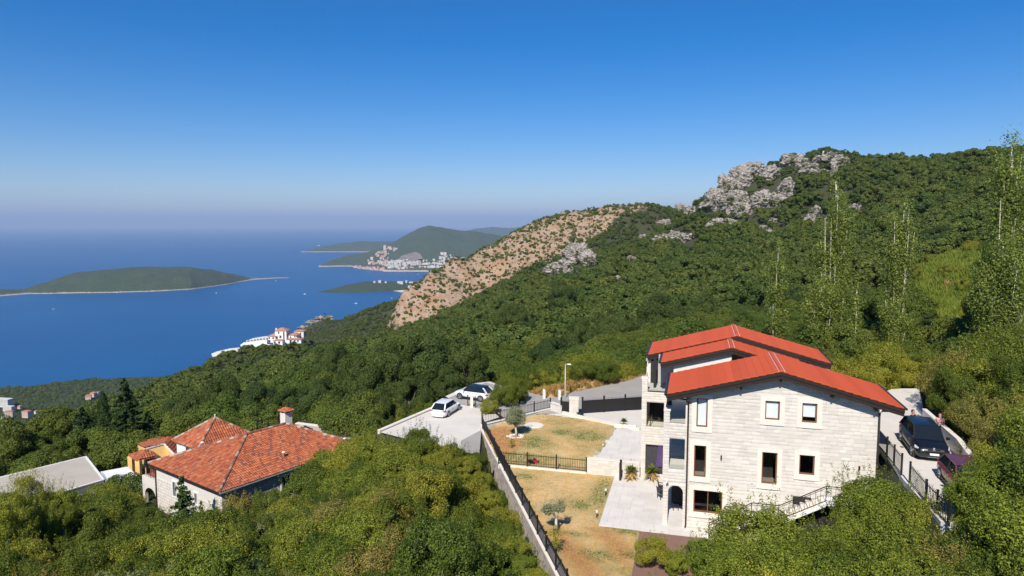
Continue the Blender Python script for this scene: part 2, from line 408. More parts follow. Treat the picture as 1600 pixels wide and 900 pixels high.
M['sand'] = plain('pale beach sand', (.62,.54,.42), .95, .1, .05)
M['town_white'] = plain('white render', (.62,.59,.54), .85, .05, .05)
M['town_pink'] = plain('pink render', (.58,.42,.34), .85, .05, .05)
M['town_roof'] = plain('terracotta roofs', (.42,.15,.085), .9, .15, .3)
M['villa_roof'] = plain('faded villa tiles', (.42,.20,.14), .9, .15, .3)
M['town_win'] = plain('dark window', (.05,.05,.06), .4, .1, 1)
M['town_yellow'] = plain('yellow render', (.68,.47,.25), .85, .05, .05)

t = NT('sea water'); p = t.coord('Position'); wv = t.noise(t.coord('Position', (1, .35, 1)), .06, 6, .6); wv2 = t.noise(p, .0016, 5, .6); wv3 = t.noise(p, .5, 3, .5)
c = t.mix(t.mrange(wv2, .3, .7), (.003,.075,.22), (.005,.092,.245))
nm = t.bump(wv, .55, 2.0)
b = t.add("BsdfPrincipled"); t.l.new(c, b.inputs['Base Color']); b.inputs['Roughness'].default_value = .32; b.inputs['IOR'].default_value = 1.33
b.inputs['Specular IOR Level'].default_value = .07
t.l.new(nm, b.inputs['Normal']); M['sea'] = t.end(b.outputs[0])
# ---------------------------------------------------------------- terrain
ZG = -20.0                               # level of the villa garden (the camera hovers at 0, the sea lies at -400)
ZS = -400.0
ZD = -14.0                               # driveway
CP = []
def C(px, py, Y, h=0.0):
    p = aty(px, py, Y); CP.append((p[0], p[1], p[2] - h))
# foreground (canopy seen at px,py; h = height of the growth)
for a in [(0,900,32,3),(0,800,46,3.2),(100,850,40,3),(200,900,32,3),(200,820,46,3),(400,900,30,3),(400,810,42,3),(300,840,42,3),(560,900,29,3),(560,780,40,3),
          (600,740,47,3),(700,800,38,2.8),(780,900,31,2.6),(700,735,50,2.4),(760,800,41,2.3),
          (-300,900,34,3),(-300,760,70,4),(-300,700,150,5)]: C(*a)
CP += [(-28, 58, -26.6), (-22, 66, -25.5), (-35, 64, -27), (-30, 75, -27.5), (-17, 70, -24.8), (-44, 72, -30), (-55, 78, -31), (-40, 84, -30.5), (-20, 84, -27.3), (-13, 75, -24.5)]
CP += [(-12, 58, -22.4), (-9, 62, -21.0)]
for a in [(0,705,110,7),(0,665,215,10),(100,690,140,9),(120,645,240,10),(230,650,150,8),(230,612,290,10),(330,640,120,5),(300,571,400,5),(400,620,150,6),(400,572,360,6),
          (380,551,470,2),(470,535,520,3),(430,543,500,1),(350,557,440,2),(400,548,490,1),(500,600,150,5),(500,550,330,5),(600,610,115,5.5),(600,560,200,5),(600,532,330,5),(560,540,330,5),(660,520,420,5),
          (700,600,108,5),(700,540,200,5),(700,500,430,5),(800,590,104,3),(800,530,190,5),(800,470,380,5),(800,440,540,5),(850,410,620,4),
          (920,600,92,1.5),(900,560,125,4),(900,500,220,5),(900,430,480,4),(940,397,560,5),
          (1000,595,95,2),(1000,540,150,5),(1000,470,280,5),(1000,400,480,4),(1040,356,590,5),(1062,338,620,5),(1000,380,575,5),
          (1120,500,130,4),(1120,420,330,4),(1120,330,540,2),(1130,293,570,2),(1200,262,590,1),(1200,450,210,5),(1200,380,370,4),
          (1290,240,600,1),(1300,450,190,5),(1300,350,400,4),(1345,252,560,3),(1400,560,95,3),(1400,470,160,3),(1400,400,230,4),(1400,320,370,4),(1400,255,500,4),
          (1480,500,110,1),(1480,430,155,.5),(1480,400,190,1),(1500,330,300,4),(1500,251,450,4),(1570,243,420,4),
          (1600,520,85,3),(1600,420,140,3),(1600,330,240,5),(1600,250,400,5),(1750,560,70,3),(1750,400,130,3),(1800,240,350,4),(1950,300,230,4),(2050,500,80,4)]: C(*a)
# right edge of the picture, above and right of the driveway
CP += [(24, 28, -14.6), (28, 36, -13.9), (33, 44, -13.0), (36, 53, -13.2), (40, 40, -11.0), (31, 28, -13.5), (18, 28, -17.5), (12, 28, -19.0), (6, 28, -19.4), (30, 62, -15.5), (20, 78, -18.2), (10, 86, -19.5)]
CP += [(0, 0, -17), (-20, 0, -19), (20, 0, -15), (-60, 0, -27), (60, 0, -8), (0, -60, -12), (-60, -60, -22), (60, -60, -2)]
# behind the crests
CP += [(330, 760, 20), (430, 620, 30), (200, 760, -20), (300, 1000, -60), (500, 900, 10), (700, 600, 60), (600, 400, 50), (500, 250, 25)]
CP += [(-160, 620, -150), (-260, 600, -215), (-150, 500, -98), (-230, 460, -130), (-300, 300, -125), (-420, 420, -230), (-520, 260, -220), (-130, 700, -170), (-380, 700, -300)]
# bare hill: crest, face towards the camera, far side
for a in [(1060,335,900),(1000,325,900),(940,330,890),(880,338,870),(820,362,840),(760,388,810),(700,424,770),(655,457,730),(615,497,690),
          (1000,345,800),(930,370,760),(880,400,720),(800,420,730),(740,455,700),(700,480,660),(655,500,650),(900,440,600),(780,455,600)]: C(*a)
CP += [(160, 1300, -120), (60, 1250, -150), (-60, 1130, -150), (-110, 930, -140), (280, 1300, -90), (-150, 1200, -190), (-240, 1220, -230), (-60, 900, -100), (-100, 800, -105)]
for a in [(640,466,1000),(600,478,1000),(560,494,1000),(520,512,980),(508,494,1080),(490,502,1050),(476,511,1030),(640,470,1080),(600,482,1080),(560,499,1080),(530,508,1080),(600,486,1130),(560,504,1130),(480,524,960),(560,512,920),(600,515,850),(500,530,860)]: C(*a, 3)
CP += [(-330, 1150, -300), (-420, 900, -330), (-250, 1350, -330), (-80, 1450, -330)]
CP = np.array(CP)
S0 = 100.0
def _phi(r2): return np.where(r2 > 0, .5 * r2 * np.log(np.maximum(r2, 1e-12)), 0.0)
_X = CP[:, :2] / S0; _n = len(CP)
_K = _phi(((_X[:, None] - _X[None]) ** 2).sum(2)) + np.eye(_n) * 4e-3
_P = np.hstack([np.ones((_n, 1)), _X]); _A = np.block([[_K, _P], [_P.T, np.zeros((3, 3))]])
_w = np.linalg.solve(_A, np.concatenate([CP[:, 2], np.zeros(3)]))
def tps(x, y):
    q = np.stack([np.ravel(x), np.ravel(y)], 1) / S0; out = np.empty(len(q))
    for i in range(0, len(q), 20000):
        s = q[i:i+20000]; out[i:i+20000] = _phi(((s[:, None] - _X[None]) ** 2).sum(2)) @ _w[:_n] + _w[_n] + s @ _w[_n+1:]
    return out.reshape(np.shape(x))
def polydist(x, y, poly):
    "signed distance, negative inside"
    x = np.asarray(x, float); y = np.asarray(y, float); d = np.full(x.shape, 1e9); ins = np.zeros(x.shape, bool)
    n = len(poly)
    for i in range(n):
        ax, ay = poly[i]; bx, by = poly[(i+1) % n]; ex, ey = bx-ax, by-ay
        t = np.clip(((x-ax)*ex + (y-ay)*ey) / (ex*ex+ey*ey+1e-9), 0, 1)
        d = np.minimum(d, np.hypot(x-ax-t*ex, y-ay-t*ey))
        c = ((ay > y) != (by > y)); xi = ax + (y-ay) * ex / (ey if abs(ey) > 1e-9 else 1e-9)
        ins ^= c & (x < xi)
    return np.where(ins, -d, d)
def smooth(t): t = np.clip(t, 0, 1); return t*t*(3-2*t)

# frame of the stone house: u to the right along the facade, v into the depth
HA = radians(15); HO = np.array([11.489, 43.756, ZG])
HU = np.array([cos(HA), -sin(HA), 0]); HV = np.array([sin(HA), cos(HA), 0])
def hw(u, v, w=0.0): p = HO + HU*u + HV*v; return (p[0], p[1], p[2] + w)
def g2(px, py, z=ZG): p = atz(px, py, z); return (p[0], p[1])

LOT = [g2(592,675), g2(678,638), g2(710,628), g2(696,619), g2(740,599), g2(765,596), g2(797,607), g2(770,622), g2(768,640), g2(780,652), g2(752,661), g2(750,675), g2(749,712), g2(722,702), g2(680,697)]
GARDEN = [(-2.75,65.2), g2(858,634), g2(886,645), g2(905,626), (16.2, 79.5), hw(1, 19)[:2], hw(9, 19)[:2], hw(10.9, 12)[:2], hw(11.4, 6)[:2], hw(11.4, -1)[:2], hw(10.5, -4.5)[:2], (17.5, 33), (9, 31.5), (4.1, 33), (3.3, 37.5)]
ZU = -19.55
ROAD = [g2(770,640), g2(768,622), g2(820,612), g2(860,622), g2(905,616), g2(980,600), g2(1015,588), g2(1100,560), g2(1100,572), g2(1020,606), g2(985,612), g2(905,630), g2(870,640), g2(855,634), g2(818,640), g2(790,655)]
DRIVE = [g2(1396,607,ZD), g2(1436,607,ZD), g2(1445,650,ZD), g2(1478,690,ZD), g2(1512,745,ZD), g2(1530,830,ZD), g2(1512,800,ZD), g2(1490,822,ZD), g2(1470,815,ZD), g2(1412,750,ZD), hw(11.9,.3)[:2], hw(11.9,12)[:2]]
LHOUSE = [(-26,52.5),(-14.5,69),(-24,78),(-36,64)]
FLATP = [(-64,64),(-41,66),(-33,72),(-36,84),(-66,92)]
WILD = [(-3.6, 64.0), (2.95, 33.0), (2.4, 30.0), (.2, 30.0), (-5.2, 58.0)]
GATEROAD = [(6.9,70.2),(14.6,71.3),(17.5,80),(24,90),(22,94),(14.4,85.2),(7.3,79.6),(4.2,75.5),(1,72),(1,70)]
PADS = [(WILD, ZG-2.7, 2.2), (GATEROAD, ZG+.1, 1.5), (LOT, ZG-.16, 1.2), (ROAD, ZG-.12, 1.0), (GARDEN, ZG-.35, .35), (DRIVE, ZD-.16, .8), (LHOUSE, -26.4, 2.0), (FLATP, -31.5, 5)]
def fbm(x, y, s, o=4):
    out = np.zeros(np.shape(x)); a = 1.0
    rg = np.random.RandomState(7)
    for k in range(o):
        for j in range(3):
            t = rg.rand()*6.28; f = (1/s) * 2**k * (.8+.4*rg.rand()); ph = rg.rand(2)*6.28
            out += a/3 * np.sin(2*pi*f*(x*cos(t)+y*sin(t)) + ph[0] + 1.5*np.sin(2*pi*f*.6*(-x*sin(t)+y*cos(t))+ph[1]))
        a *= .5
    return out
def zone(poly, m, x=None, y=None):
    if x is None: x, y = GX, GY
    return smooth(.5 - polydist(x, y, poly) / m)
DRYP = [g2b[:2] for g2b in [aty(606,512,655), aty(612,490,740), aty(655,448,760), aty(700,414,800), aty(760,378,850), aty(820,350,880), aty(880,328,920), aty(940,308,980), aty(1008,300,980),
        aty(1012,322,850), aty(965,336,800), aty(918,352,755), aty(893,385,760), aty(870,404,705), aty(830,425,690), aty(770,448,670), aty(720,478,640), aty(660,510,600)]]
def height(x, y):
    x = np.asarray(x, float); y = np.asarray(y, float)
    z = tps(x, y)
    far = smooth((y-110)/120)
    z = z + zone(DRYP, 60, x, y) * (fbm(x, y, 48, 5) * 3.2 + np.abs(fbm(x*1.3, y*.5, 30, 3)) * 2.0)
    z = z + far * fbm(x, y, 70, 4) * 1.1 + smooth((y-400)/200) * fbm(x+30, y, 160, 5) * 3.0
    z = z + (1-far) * fbm(x, y, 14, 3) * .12
    for poly, zp, m in PADS:
        d = polydist(x, y, poly); z = np.where(d < 40, z + (zp - z) * smooth(1 - d/m), z)
    return np.maximum(z, ZS - 3)
NY, NX = 420, 340
ty = np.linspace(0, 1, NY)
Yr = np.concatenate([np.linspace(-60, 22, 24)[:-1], np.linspace(22, 92, 150)[:-1], 92 * (1560/92) ** np.linspace(0, 1, 248)])
NY = len(Yr)
s = np.linspace(-1, 1, NX); s = s * (.55 + .45 * s*s) / 1.0
Wd = np.where(Yr > 0, Yr * 1.05 + 45, 60 - Yr * .3)
GX = s[None] * Wd[:, None] + 0.02 * Yr[:, None]; GY = np.repeat(Yr[:, None], NX, 1)
GX = GX + np.where(GY > 200, (GY-200)*.03, 0)
GZ = height(GX, GY)
V = np.stack([GX, GY, GZ], 2).reshape(-1, 3)
i0 = (np.arange(NY-1)[:, None] * NX + np.arange(NX-1)[None]).ravel()
me = np_mesh("hillside", V, np.stack([i0, i0+1, i0+NX+1, i0+NX], 1), M['hill'], True)
# zones: dry bare hill, meadow, straw coloured bank
MEADOW = [aty(*q)[:2] for q in [(1395,430,165),(1420,402,195),(1500,393,205),(1570,405,180),(1590,470,120),(1560,560,86),(1430,560,92),(1385,470,150)]]
STRAW = [g2(800,622), g2(905,628), g2(1040,602), g2(1090,566), g2(1040,566), g2(1000,574), g2(900,596), g2(830,603)]
for nm, arr in (('dry', zone(DRYP, 40)), ('meadow', zone(MEADOW, 16)), ('straw', np.maximum(zone(STRAW, 3), zone([g2(700,612), g2(760,590), g2(800,602), g2(790,612)], 2)))):
    at = me.attributes.new(nm, 'FLOAT', 'POINT'); at.data.foreach_set('value', arr.ravel().astype(np.float32))
hill = link("hillside", me); tag(hill, kind='structure')

# sea
R = 88000
MB().poly([(-R, -3000, ZS), (R, -3000, ZS), (R, R, ZS), (-R, R, ZS)]).obj("sea", M['sea'])["kind"] = 'structure'

# land across the water: shore line row, crest row for each image column, real depths from the sea level
def landmass(name, cols, mat, label=None, nx=160, ny=40, amp=8, fr=260., ridge=.45, smoothcols=True, kindst=True, seed=0):
    cols = np.array(cols, float)      # px, shore row, crest row, thickness in metres behind the shore
    px = np.linspace(cols[0, 0], cols[-1, 0], nx)
    sh = np.interp(px, cols[:, 0], cols[:, 1]); cr = np.interp(px, cols[:, 0], cols[:, 2]); th = np.interp(px, cols[:, 0], cols[:, 3])
    V = np.zeros((ny, nx, 3))
    for i in range(nx):
        f = atz(px[i], sh[i], ZS); Yc = f[1] + th[i] * ridge; c = aty(px[i], cr[i], Yc); H = max(c[2] - ZS, 2.)
        dirx = f[0] / f[1]
        for j in range(ny):
            t = j / (ny - 1); y = f[1] + th[i] * t
            k = t / ridge if t < ridge else (1 - t) / (1 - ridge)
            e = sin(min(1, k) * pi / 2) ** .8
            V[j, i] = (dirx * y, y, ZS - 2 + (H + 2) * e)
    x, y = V[..., 0], V[..., 1]; env = np.clip((V[..., 2] - ZS) / 40, 0, 1)
    V[..., 2] += env * amp * (fbm(x + seed, y, fr, 5))
    wob = fbm(x*1.0 + seed, y, fr*.5, 4) * amp * 1.2
    V[..., 1] += wob * (1 if amp < 30 else .5)
    i0 = (np.arange(ny-1)[:, None] * nx + np.arange(nx-1)[None]).ravel()
    m = np_mesh(name, V.reshape(-1, 3), np.stack([i0, i0+1, i0+nx+1, i0+nx], 1), mat, True)
    o = link(name, m); tag(o, kind='structure'); return o, V
ISL, _ = landmass("island", [(-260,468,470,300),(-60,464,455,420),(0,463,453,400),(38,460,453,350),(46,459.5,450,400),(75,459,441,500),(120,458,426,700),(165,457.5,422,800),(205,456.5,418.5,850),(250,455,418,850),(300,452,418,800),
                  (330,448,422,700),(352,445,426.5,600),(372,441,430,450),(388,438.5,434.5,300),(400,437,435.2,150),(430,435,433.9,90),(452,434.4,434,50)], M['island'], nx=260, amp=5)
HEAD, VH = landmass("headland", [(498,417,415,200),(512,417,409,600),(530,416.5,403,1000),(548,416.5,399,1500),(560,419,397,1800),(580,422,392,2200),(600,423,385,2400),(620,424,376,2700),(640,424,365,2900),(655,424,357,3000),(672,424,352.5,3000),
                  (690,424,354,3000),(706,424,358.5,3000),(725,424,361,3000),(745,424,361.5,3000),(765,424,366,3000),(800,424,372,3000),(900,424,385,3000)], M['headland'], nx=220, ny=60, amp=11, fr=700., ridge=.62)
PEN, VP = landmass("wooded_peninsula", [(497,457.5,457,60),(520,457.5,452,260),(545,457.5,445,420),(575,457,440.5,520),(600,456,440,520),(625,454,441,520),(650,453,443,600),(700,452,443,700),(760,452,444,700)], M['coastwood'], nx=140, amp=2.5, fr=120.)
landmass("far_peninsula", [(470,394,393,200),(500,394,386,900),(530,394,380,1500),(560,394,377.5,1600),(600,394,378,1600),(640,394,377,1600),(700,394,378,1500)], M['headland'], nx=90, amp=10, fr=900.)
landmass("far_ridge", [(690,380,372,2000),(720,380,363,3000),(745,380,357.5,4000),(770,380,354.8,4000),(800,380,357,4000),(840,380,352,4000),(900,380,356,4000)], M['headland'], nx=60, amp=14, fr=1500.)
COASTLAND, VC = landmass("lowland_coast", [(-500,622,618,500),(-60,620,617,500),(0,617.5,616,480),(30,617,616,450),(62,617,614,430),(85,612,606,420),(130,607,603,420),(180,604,600,420),(250,602,598,420),(340,600,596,400)][:0] or
                  [(-400,700,632,520),(-60,700,630,520),(0,700,626,500),(40,700,624,500),(70,698,617,520),(100,695,611,540),(150,690,607,560),(200,690,604,560),(300,690,600,560)], M['coastwood'], nx=150, amp=4, fr=90., ridge=.75)
mt, _ = landmass("far_mountain", [(1440,680,330,500),(1500,680,262,600),(1545,680,241,700),(1575,680,230,700),(1600,680,218,700),(1650,680,205,700),(1750,680,195,700),(1900,680,230,700)], M['farmount'], nx=90, amp=30, fr=500.)
# beach of the peninsula
mb = MB()
bp = [(622,450.5),(632,452),(642,455),(650,459),(658,462.5),(646,463.5),(634,459),(622,456),(612,454.5)]
mb.poly([tuple(np.array(atz(a, b, ZS)) + np.array((0, 0, 1.2))) for a, b in bp][::-1]).obj("beach", M['sand'])["kind"] = 'structure'

# summer haze over the whole country
hz = NT('haze'); pv = hz.add('VolumePrincipled')
pv.inputs['Color'].default_value = (.54, .71, 1.0, 1); pv.inputs['Density'].default_value = 3.9e-5; pv.inputs['Anisotropy'].default_value = .0
hz.l.new(pv.outputs[0], hz.out.inputs['Volume'])
HB = 89000
hb = MB().box(-HB, HB, -3500, HB, ZS - 4, 1000).obj("haze", hz.m)
tag(hb, kind='stuff')
# ---------------------------------------------------------------- plants: prototypes
def quads(P, N, size, aspect, rg):
    "one rhombic leaf face per point P with normal N"
    n = len(P); N = N / (np.linalg.norm(N, axis=1, keepdims=True) + 1e-9)
    R = rg.normal(size=(n, 3)); T = np.cross(N, R); T /= (np.linalg.norm(T, axis=1, keepdims=True) + 1e-9); B = np.cross(N, T)
    a = (size * .5)[:, None] * T; b = (size * .5 * aspect)[:, None] * B
    V = np.stack([P + a, P + b + .12*a, P - a, P - b + .12*a], 1).reshape(-1, 3)
    return V, np.arange(4*n).reshape(n, 4)
def unit(rg, n):
    v = rg.normal(size=(n, 3)); return v / np.linalg.norm(v, axis=1, keepdims=True)
def crown_mesh(name, seed, rad, nclump, nleaf, leaf, mat, clump_r=.34, up=.25, low=-.55, sprig=0, jitter=.75, aspect=.55):
    "broad crown: clumps of leaves over an uneven ellipsoid centred at z = 0"
    rg = np.random.RandomState(seed); rad = np.array(rad, float)
    D = unit(rg, nclump * 3); D = D[D[:, 2] > low][:nclump]; nclump = len(D)
    rr = rg.uniform(.55, .86, nclump); Cc = D * rr[:, None] * rad; cr = rg.uniform(.75, 1.3, nclump) * clump_r * rad.mean()
    w = cr ** 2; w /= w.sum(); which = rg.choice(nclump, nleaf, p=w)
    d = unit(rg, nleaf); cd = D[which]
    flip = (d * cd).sum(1) < -.35; d[flip] *= -1
    r = cr[which] * (1 - .45 * rg.rand(nleaf) ** 2)
    P = Cc[which] + d * r[:, None] * np.array([1, 1, .85])
    N = d + cd * .4 + np.array([0, 0, up]) + jitter * rg.normal(size=(nleaf, 3))
    sz = leaf * rg.uniform(.6, 1.35, nleaf)
    if sprig:
        base = Cc[rg.randint(0, nclump, sprig)] + unit(rg, sprig) * rad * .25
        base = base[base[:, 2] > -.2 * rad[2]]; L = rg.uniform(.25, .6, len(base)) * rad[2] * .55
        t = rg.rand(len(base), 26); dirs = np.array([0, 0, 1]) + rg.normal(size=(len(base), 3)) * .28 + base / rad * .45
        q = (base[:, None] + dirs[:, None] * (t * L[:, None])[..., None] + base[:, None] * .25).reshape(-1, 3)
        q += rg.normal(size=q.shape) * leaf * .5
        P = np.vstack([P, q]); N = np.vstack([N, rg.normal(size=q.shape) + np.array([0, 0, .4])]); sz = np.concatenate([sz, leaf * rg.uniform(.6, 1.1, len(q))])
    V, F = quads(P, N, sz, aspect, rg)
    return np_mesh(name, V, F, mat)
def trunk_mesh(name, seed, h, r, spread, nlimb, mat, lean=.1):
    rg = random.Random(seed); mb = MB()
    top = (rg.uniform(-lean, lean)*h, rg.uniform(-lean, lean)*h, h*.75)
    mb.tube([(0, 0, -h*.12), (top[0]*.3, top[1]*.2, h*.3), top], [r*1.25, r, r*.45], 7)
    for i in range(nlimb):
        a = 2*pi*i/nlimb + rg.uniform(-.4, .4); z0 = h * rg.uniform(.25, .6); e = spread * rg.uniform(.5, .85)
        mb.tube([(top[0]*.3, top[1]*.2, z0), (cos(a)*e*.5, sin(a)*e*.5, z0 + h*.16), (cos(a)*e, sin(a)*e, z0 + h*.33)], [r*.55, r*.35, r*.12], 5)
    return mb.mesh(name, mat, True)

def make_kind(base, n, seed, H, rad, nclump, nleaf, leaf, mat, limbs=5, cz=None, **k):
    "n versions of a plant: list of (trunk mesh, crown mesh, crown height)"
    out = []
    for i in range(n):
        rg = random.Random(seed*17+i); f = [rg.uniform(.85, 1.15) for _ in range(3)]
        c = crown_mesh(base + "_crown", seed*31+i, (rad[0]*f[0], rad[0]*f[1], rad[1]*f[2]), nclump, nleaf, leaf, mat, **k)
        t = trunk_mesh(base + "_trunk", seed*13+i, H*(.8 if limbs > 2 else .6), H*(.04 if limbs > 2 else .025), rad[0]*.7, limbs, M['bark'])
        out.append((t, c, cz if cz is not None else H - rad[1]*.95))
    return out
# heights are for scale 1
K = {}
K['big_oak'] = make_kind('big_oak', 4, 21, 8.0, (4.3, 3.6), 60, 48000, .19, M['oak_dark'], clump_r=.24, low=-.7)
K['oak'] = make_kind('oak', 6, 1, 5.6, (2.9, 2.5), 34, 19000, .19, M['oak'], clump_r=.32)
K['bush'] = make_kind('bush', 4, 2, 3.2, (1.9, 1.6), 40, 30000, .095, M['bush'], clump_r=.31, low=-.9, sprig=130, limbs=2)
K['bush_dark'] = make_kind('dark_bush', 4, 3, 3.6, (2.1, 1.8), 40, 30000, .10, M['bush_dark'], clump_r=.31, low=-.9, sprig=90, limbs=2)
K['bush_yellow'] = make_kind('yellow_bush', 3, 4, 2.8, (1.6, 1.35), 32, 22000, .09, M['bush_yellow'], clump_r=.31, low=-.9, sprig=150, limbs=2)
K['bush_dry'] = make_kind('dry_bush', 3, 5, 2.6, (1.7, 1.3), 30, 22000, .085, M['bush_dry'], clump_r=.36, low=-.9, sprig=140, limbs=2)
K['olive_bush'] = make_kind('grey_bush', 2, 6, 2.8, (1.8, 1.4), 30, 14000, .12, M['greybush'], clump_r=.3, low=-.9, sprig=30)

def plant(kind, v, x, y, s, name, label, cat, group, z=None, rz=0., sz=1., dz=0.):
    t, c, cz = K[kind][v % len(K[kind])]
    if z is None: z = float(height(np.array([x]), np.array([y]))[0]) + dz
    o = thing(name, label, cat, (x, y, z), rz, group); o.scale = (s, s, s*sz)
    link('trunk', t, o); link('crown', c, o, (0, 0, cz)); return o

# areas kept free of plants (world plan), and regions of the picture that nearer plants must not cover
CLEAR = [(LOT, .8), (GARDEN, .9), (ROAD, .8), (DRIVE, .6), ([(-27,53.5),(-15.5,68.5),(-24,77),(-35,64)], .8), ([(-57,64),(-50,59),(-41.5,69.5),(-47.5,78)], .6), ([(-44,72.4),(-41,74.5),(-36.5,69),(-40,66)], .5),
         (MEADOW, -3), ([(-35,66),(-31,72),(-35,80),(-44,76)], .3), (STRAW, .2)]
def in_poly(x, y, poly):
    ins = False; n = len(poly)
    for i in range(n):
        ax, ay = poly[i]; bx, by = poly[(i+1) % n]
        if (ay > y) != (by > y) and x < ax + (y-ay)*(bx-ax)/(by-ay): ins = not ins
    return ins
# (outline in the photograph, depth of what stands there)
KEEP = [([(1070,560),(1040,600),(1000,590),(1000,740),(935,822),(1000,836),(1108,842),(1130,802),(1180,780),(1235,800),(1260,802),(1300,786),(1318,762),(1375,735),(1376,690),(1408,640),(1290,560),(1150,505),(1020,545)], 44),
        ([(1380,640),(1400,610),(1440,612),(1445,640),(1480,668),(1512,716),(1490,722),(1455,738),(1470,790),(1460,790),(1420,745),(1385,735)], 38),
        ([(752,668),(850,880),(862,900),(990,900),(1100,880),(1100,835),(1000,800),(1000,640),(880,615),(760,640),(700,625),(680,640),(610,670),(640,680),(680,676),(720,690)], 44),
        ([(690,700),(735,715),(742,700),(752,735),(775,745),(785,735),(752,660),(720,680)], 57), ([(738,690),(752,740),(785,790),(812,800),(822,800),(785,730),(752,668)], 50), ([(775,770),(800,835),(820,850),(842,850),(815,790)], 42), ([(800,820),(835,890),(868,900),(842,850)], 36.5),
        ([(203,690),(250,680),(340,650),(440,645),(556,672),(545,694),(478,735),(472,772),(400,802),(360,812),(318,806),(290,810),(262,812),(222,812),(205,804),(212,762),(160,745)], 54),
        ([(0,740),(134,713),(163,748),(118,762),(90,745),(60,752),(0,768)], 60),
        ([(820,560),(900,560),(1000,600),(990,625),(880,640),(820,640),(800,615)], 76),
        ([(680,596),(800,596),(800,650),(690,650)], 68)]
def blocked(x, y, z, r, h, margin=1.0):
    if y < 5: return False
    for poly, Y in KEEP:
        if y - r*.5 >= Y: continue
        for (dx, dz) in ((0, h*.97), (-r*.7, h*.65), (r*.7, h*.65), (0, h*.5), (-r*.55, h*.88), (r*.55, h*.88), (-r*.6, h*.3), (r*.6, h*.3)):
            px, py = proj(x+dx*margin, y, z+dz)
            if in_poly(px, py, poly): return True
    return False
def free(x, y, r):
    for poly, m in CLEAR:
        if float(polydist(np.array([x]), np.array([y]), poly)[0]) < m + r*.42: return False
    return True
def in_view(x, y, z, h, m=110):
    px, py = proj(x, y, z+h); qx, qy = proj(x, y, z)
    return -m < px < 1600+m and py < 960 and qy > 150

GREENS = ((920,682,2.4,2.0,.45),(835,692,1.8,2.4,.4),(815,716,3.4,1.0,.1),(880,676,1.6,1.2,.45),(940,770,1.1,3.6,0),(905,790,1.2,1.2,0),(990,832,1.6,.6,0),(930,868,1.6,1.0,0),(870,858,1.2,.8,0),(985,868,1.2,.6,0),(820,745,1.2,.8,0),(895,835,1.4,.5,0))
FU = lambda v: -18.85 + (15.6 - v) * .523          # left fence line, u as a function of v
lawnpoly = [(FU(15.4)+.1,15.4),(FU(-12)+.1,-12),(-2.95,-12),(-2.85,-1.35),(-5.6,-1.35),(-5.5,8.0),(-7.8,8.2),(-6.9,20.0),(-8.5,21.3),(-14.6,22.6),(FU(17)+1.5,18.5)]
def lawn_h(u, v): return 0.0 + .45 * smooth((v - 8.3) / 4.0)
# ---------------------------------------------------------------- limestone crags (placed where the sight line meets the slope)
def hit(px, py, y0=90., y1=1300., extra=0.0):
    ys = np.linspace(y0, y1, 900); r = ray(px, py); x = r[0]/r[1]*ys; z = r[2]/r[1]*ys; g = height(x, ys) + extra
    k = np.where(g > z)[0]
    if len(k) == 0: 
        k = [int(np.argmax(g - z))]
    i = k[0]; return x[i], ys[i], float(g[i])
ROCKS = [ # px, py, width, height in the photograph's pixels, label
 (880,424,48,26,"lower left part of the big pale crag amid the green middle slope"),(904,402,46,34,"upper part of the big pale crag amid the green middle slope"),(921,411,26,26,"right edge of the big pale crag amid the green middle slope"),
 (1058,375,56,19,"long pale rock band alone on the green slope below the rocky crest"),(1065,325,14,10,"small round rock on the skyline left of the rocky crest"),(1080,329,17,12,"second small rock on the skyline left of the rocky crest"),(1036,350,24,10,"low rock at the far left foot of the rocky crest"),
 (1005,372,12,8,"tiny rock left of the long pale rock band"),(1116,318,34,34,"left shoulder of the rocky crest"),(1138,300,34,40,"steep broken rock face left of the crest's middle"),(1160,282,36,36,"upper broken rock face near the crest line"),(1150,318,34,30,"lower rock face below the crest's left part"),(1178,268,30,20,"flat rock at the crest line, left of the summit"),(1165,332,26,18,"rock foot under the broken faces"),
 (1198,318,42,28,"large smooth slanting slab on the rocky crest's lower right"),(1208,274,22,20,"rock knot above the smooth slanting slab"),(1229,300,22,32,"narrow upright rock right of the slanting slab"),(1240,254,38,16,"pale rock ledge along the crest left of the summit"),(1262,262,22,12,"rock ledge below the summit's left side"),(1280,251,14,9,"rock just under the summit"),
 (1270,270,30,7,"thin rock band below the summit"),(1302,248,22,12,"summit rock right of the white marker"),(1316,258,22,22,"slanting rock right below the summit"),(1304,272,10,22,"thin rock rib falling from the summit"),(1131,349,42,12,"low rock band under the crest's left faces"),(1210,345,12,7,"tiny rock below the slanting slab"),
 (1262,344,24,16,"grey rock pair among trees under the summit slope"),(1275,334,14,20,"upright grey rock beside the rock pair"),(1214,364,26,9,"low pale rock in the bushes below the crest"),(1335,328,15,12,"pinkish rock alone right of the tallest poplar"),(1244,382,14,5,"small white rock in the middle wood"),(1192,359,15,8,"small rock left of the low pale rock"),
 (1296,346,10,16,"rock seen beside the tallest poplar"),(986,405,26,8,"small pale rock band right of the big crag"),(983,419,12,7,"small rock under the pale rock band"),(962,435,14,6,"lowest small rock right of the big crag"),(1021,425,10,6,"tiny pale rock in the green slope"),
 (506,492,24,10,"pale rocky top of the green spur by the sea"),(490,500,26,9,"middle rocks of the spur's ridge by the sea"),(476,508,18,7,"lower rocks of the spur's ridge by the sea")]
rockpos = []
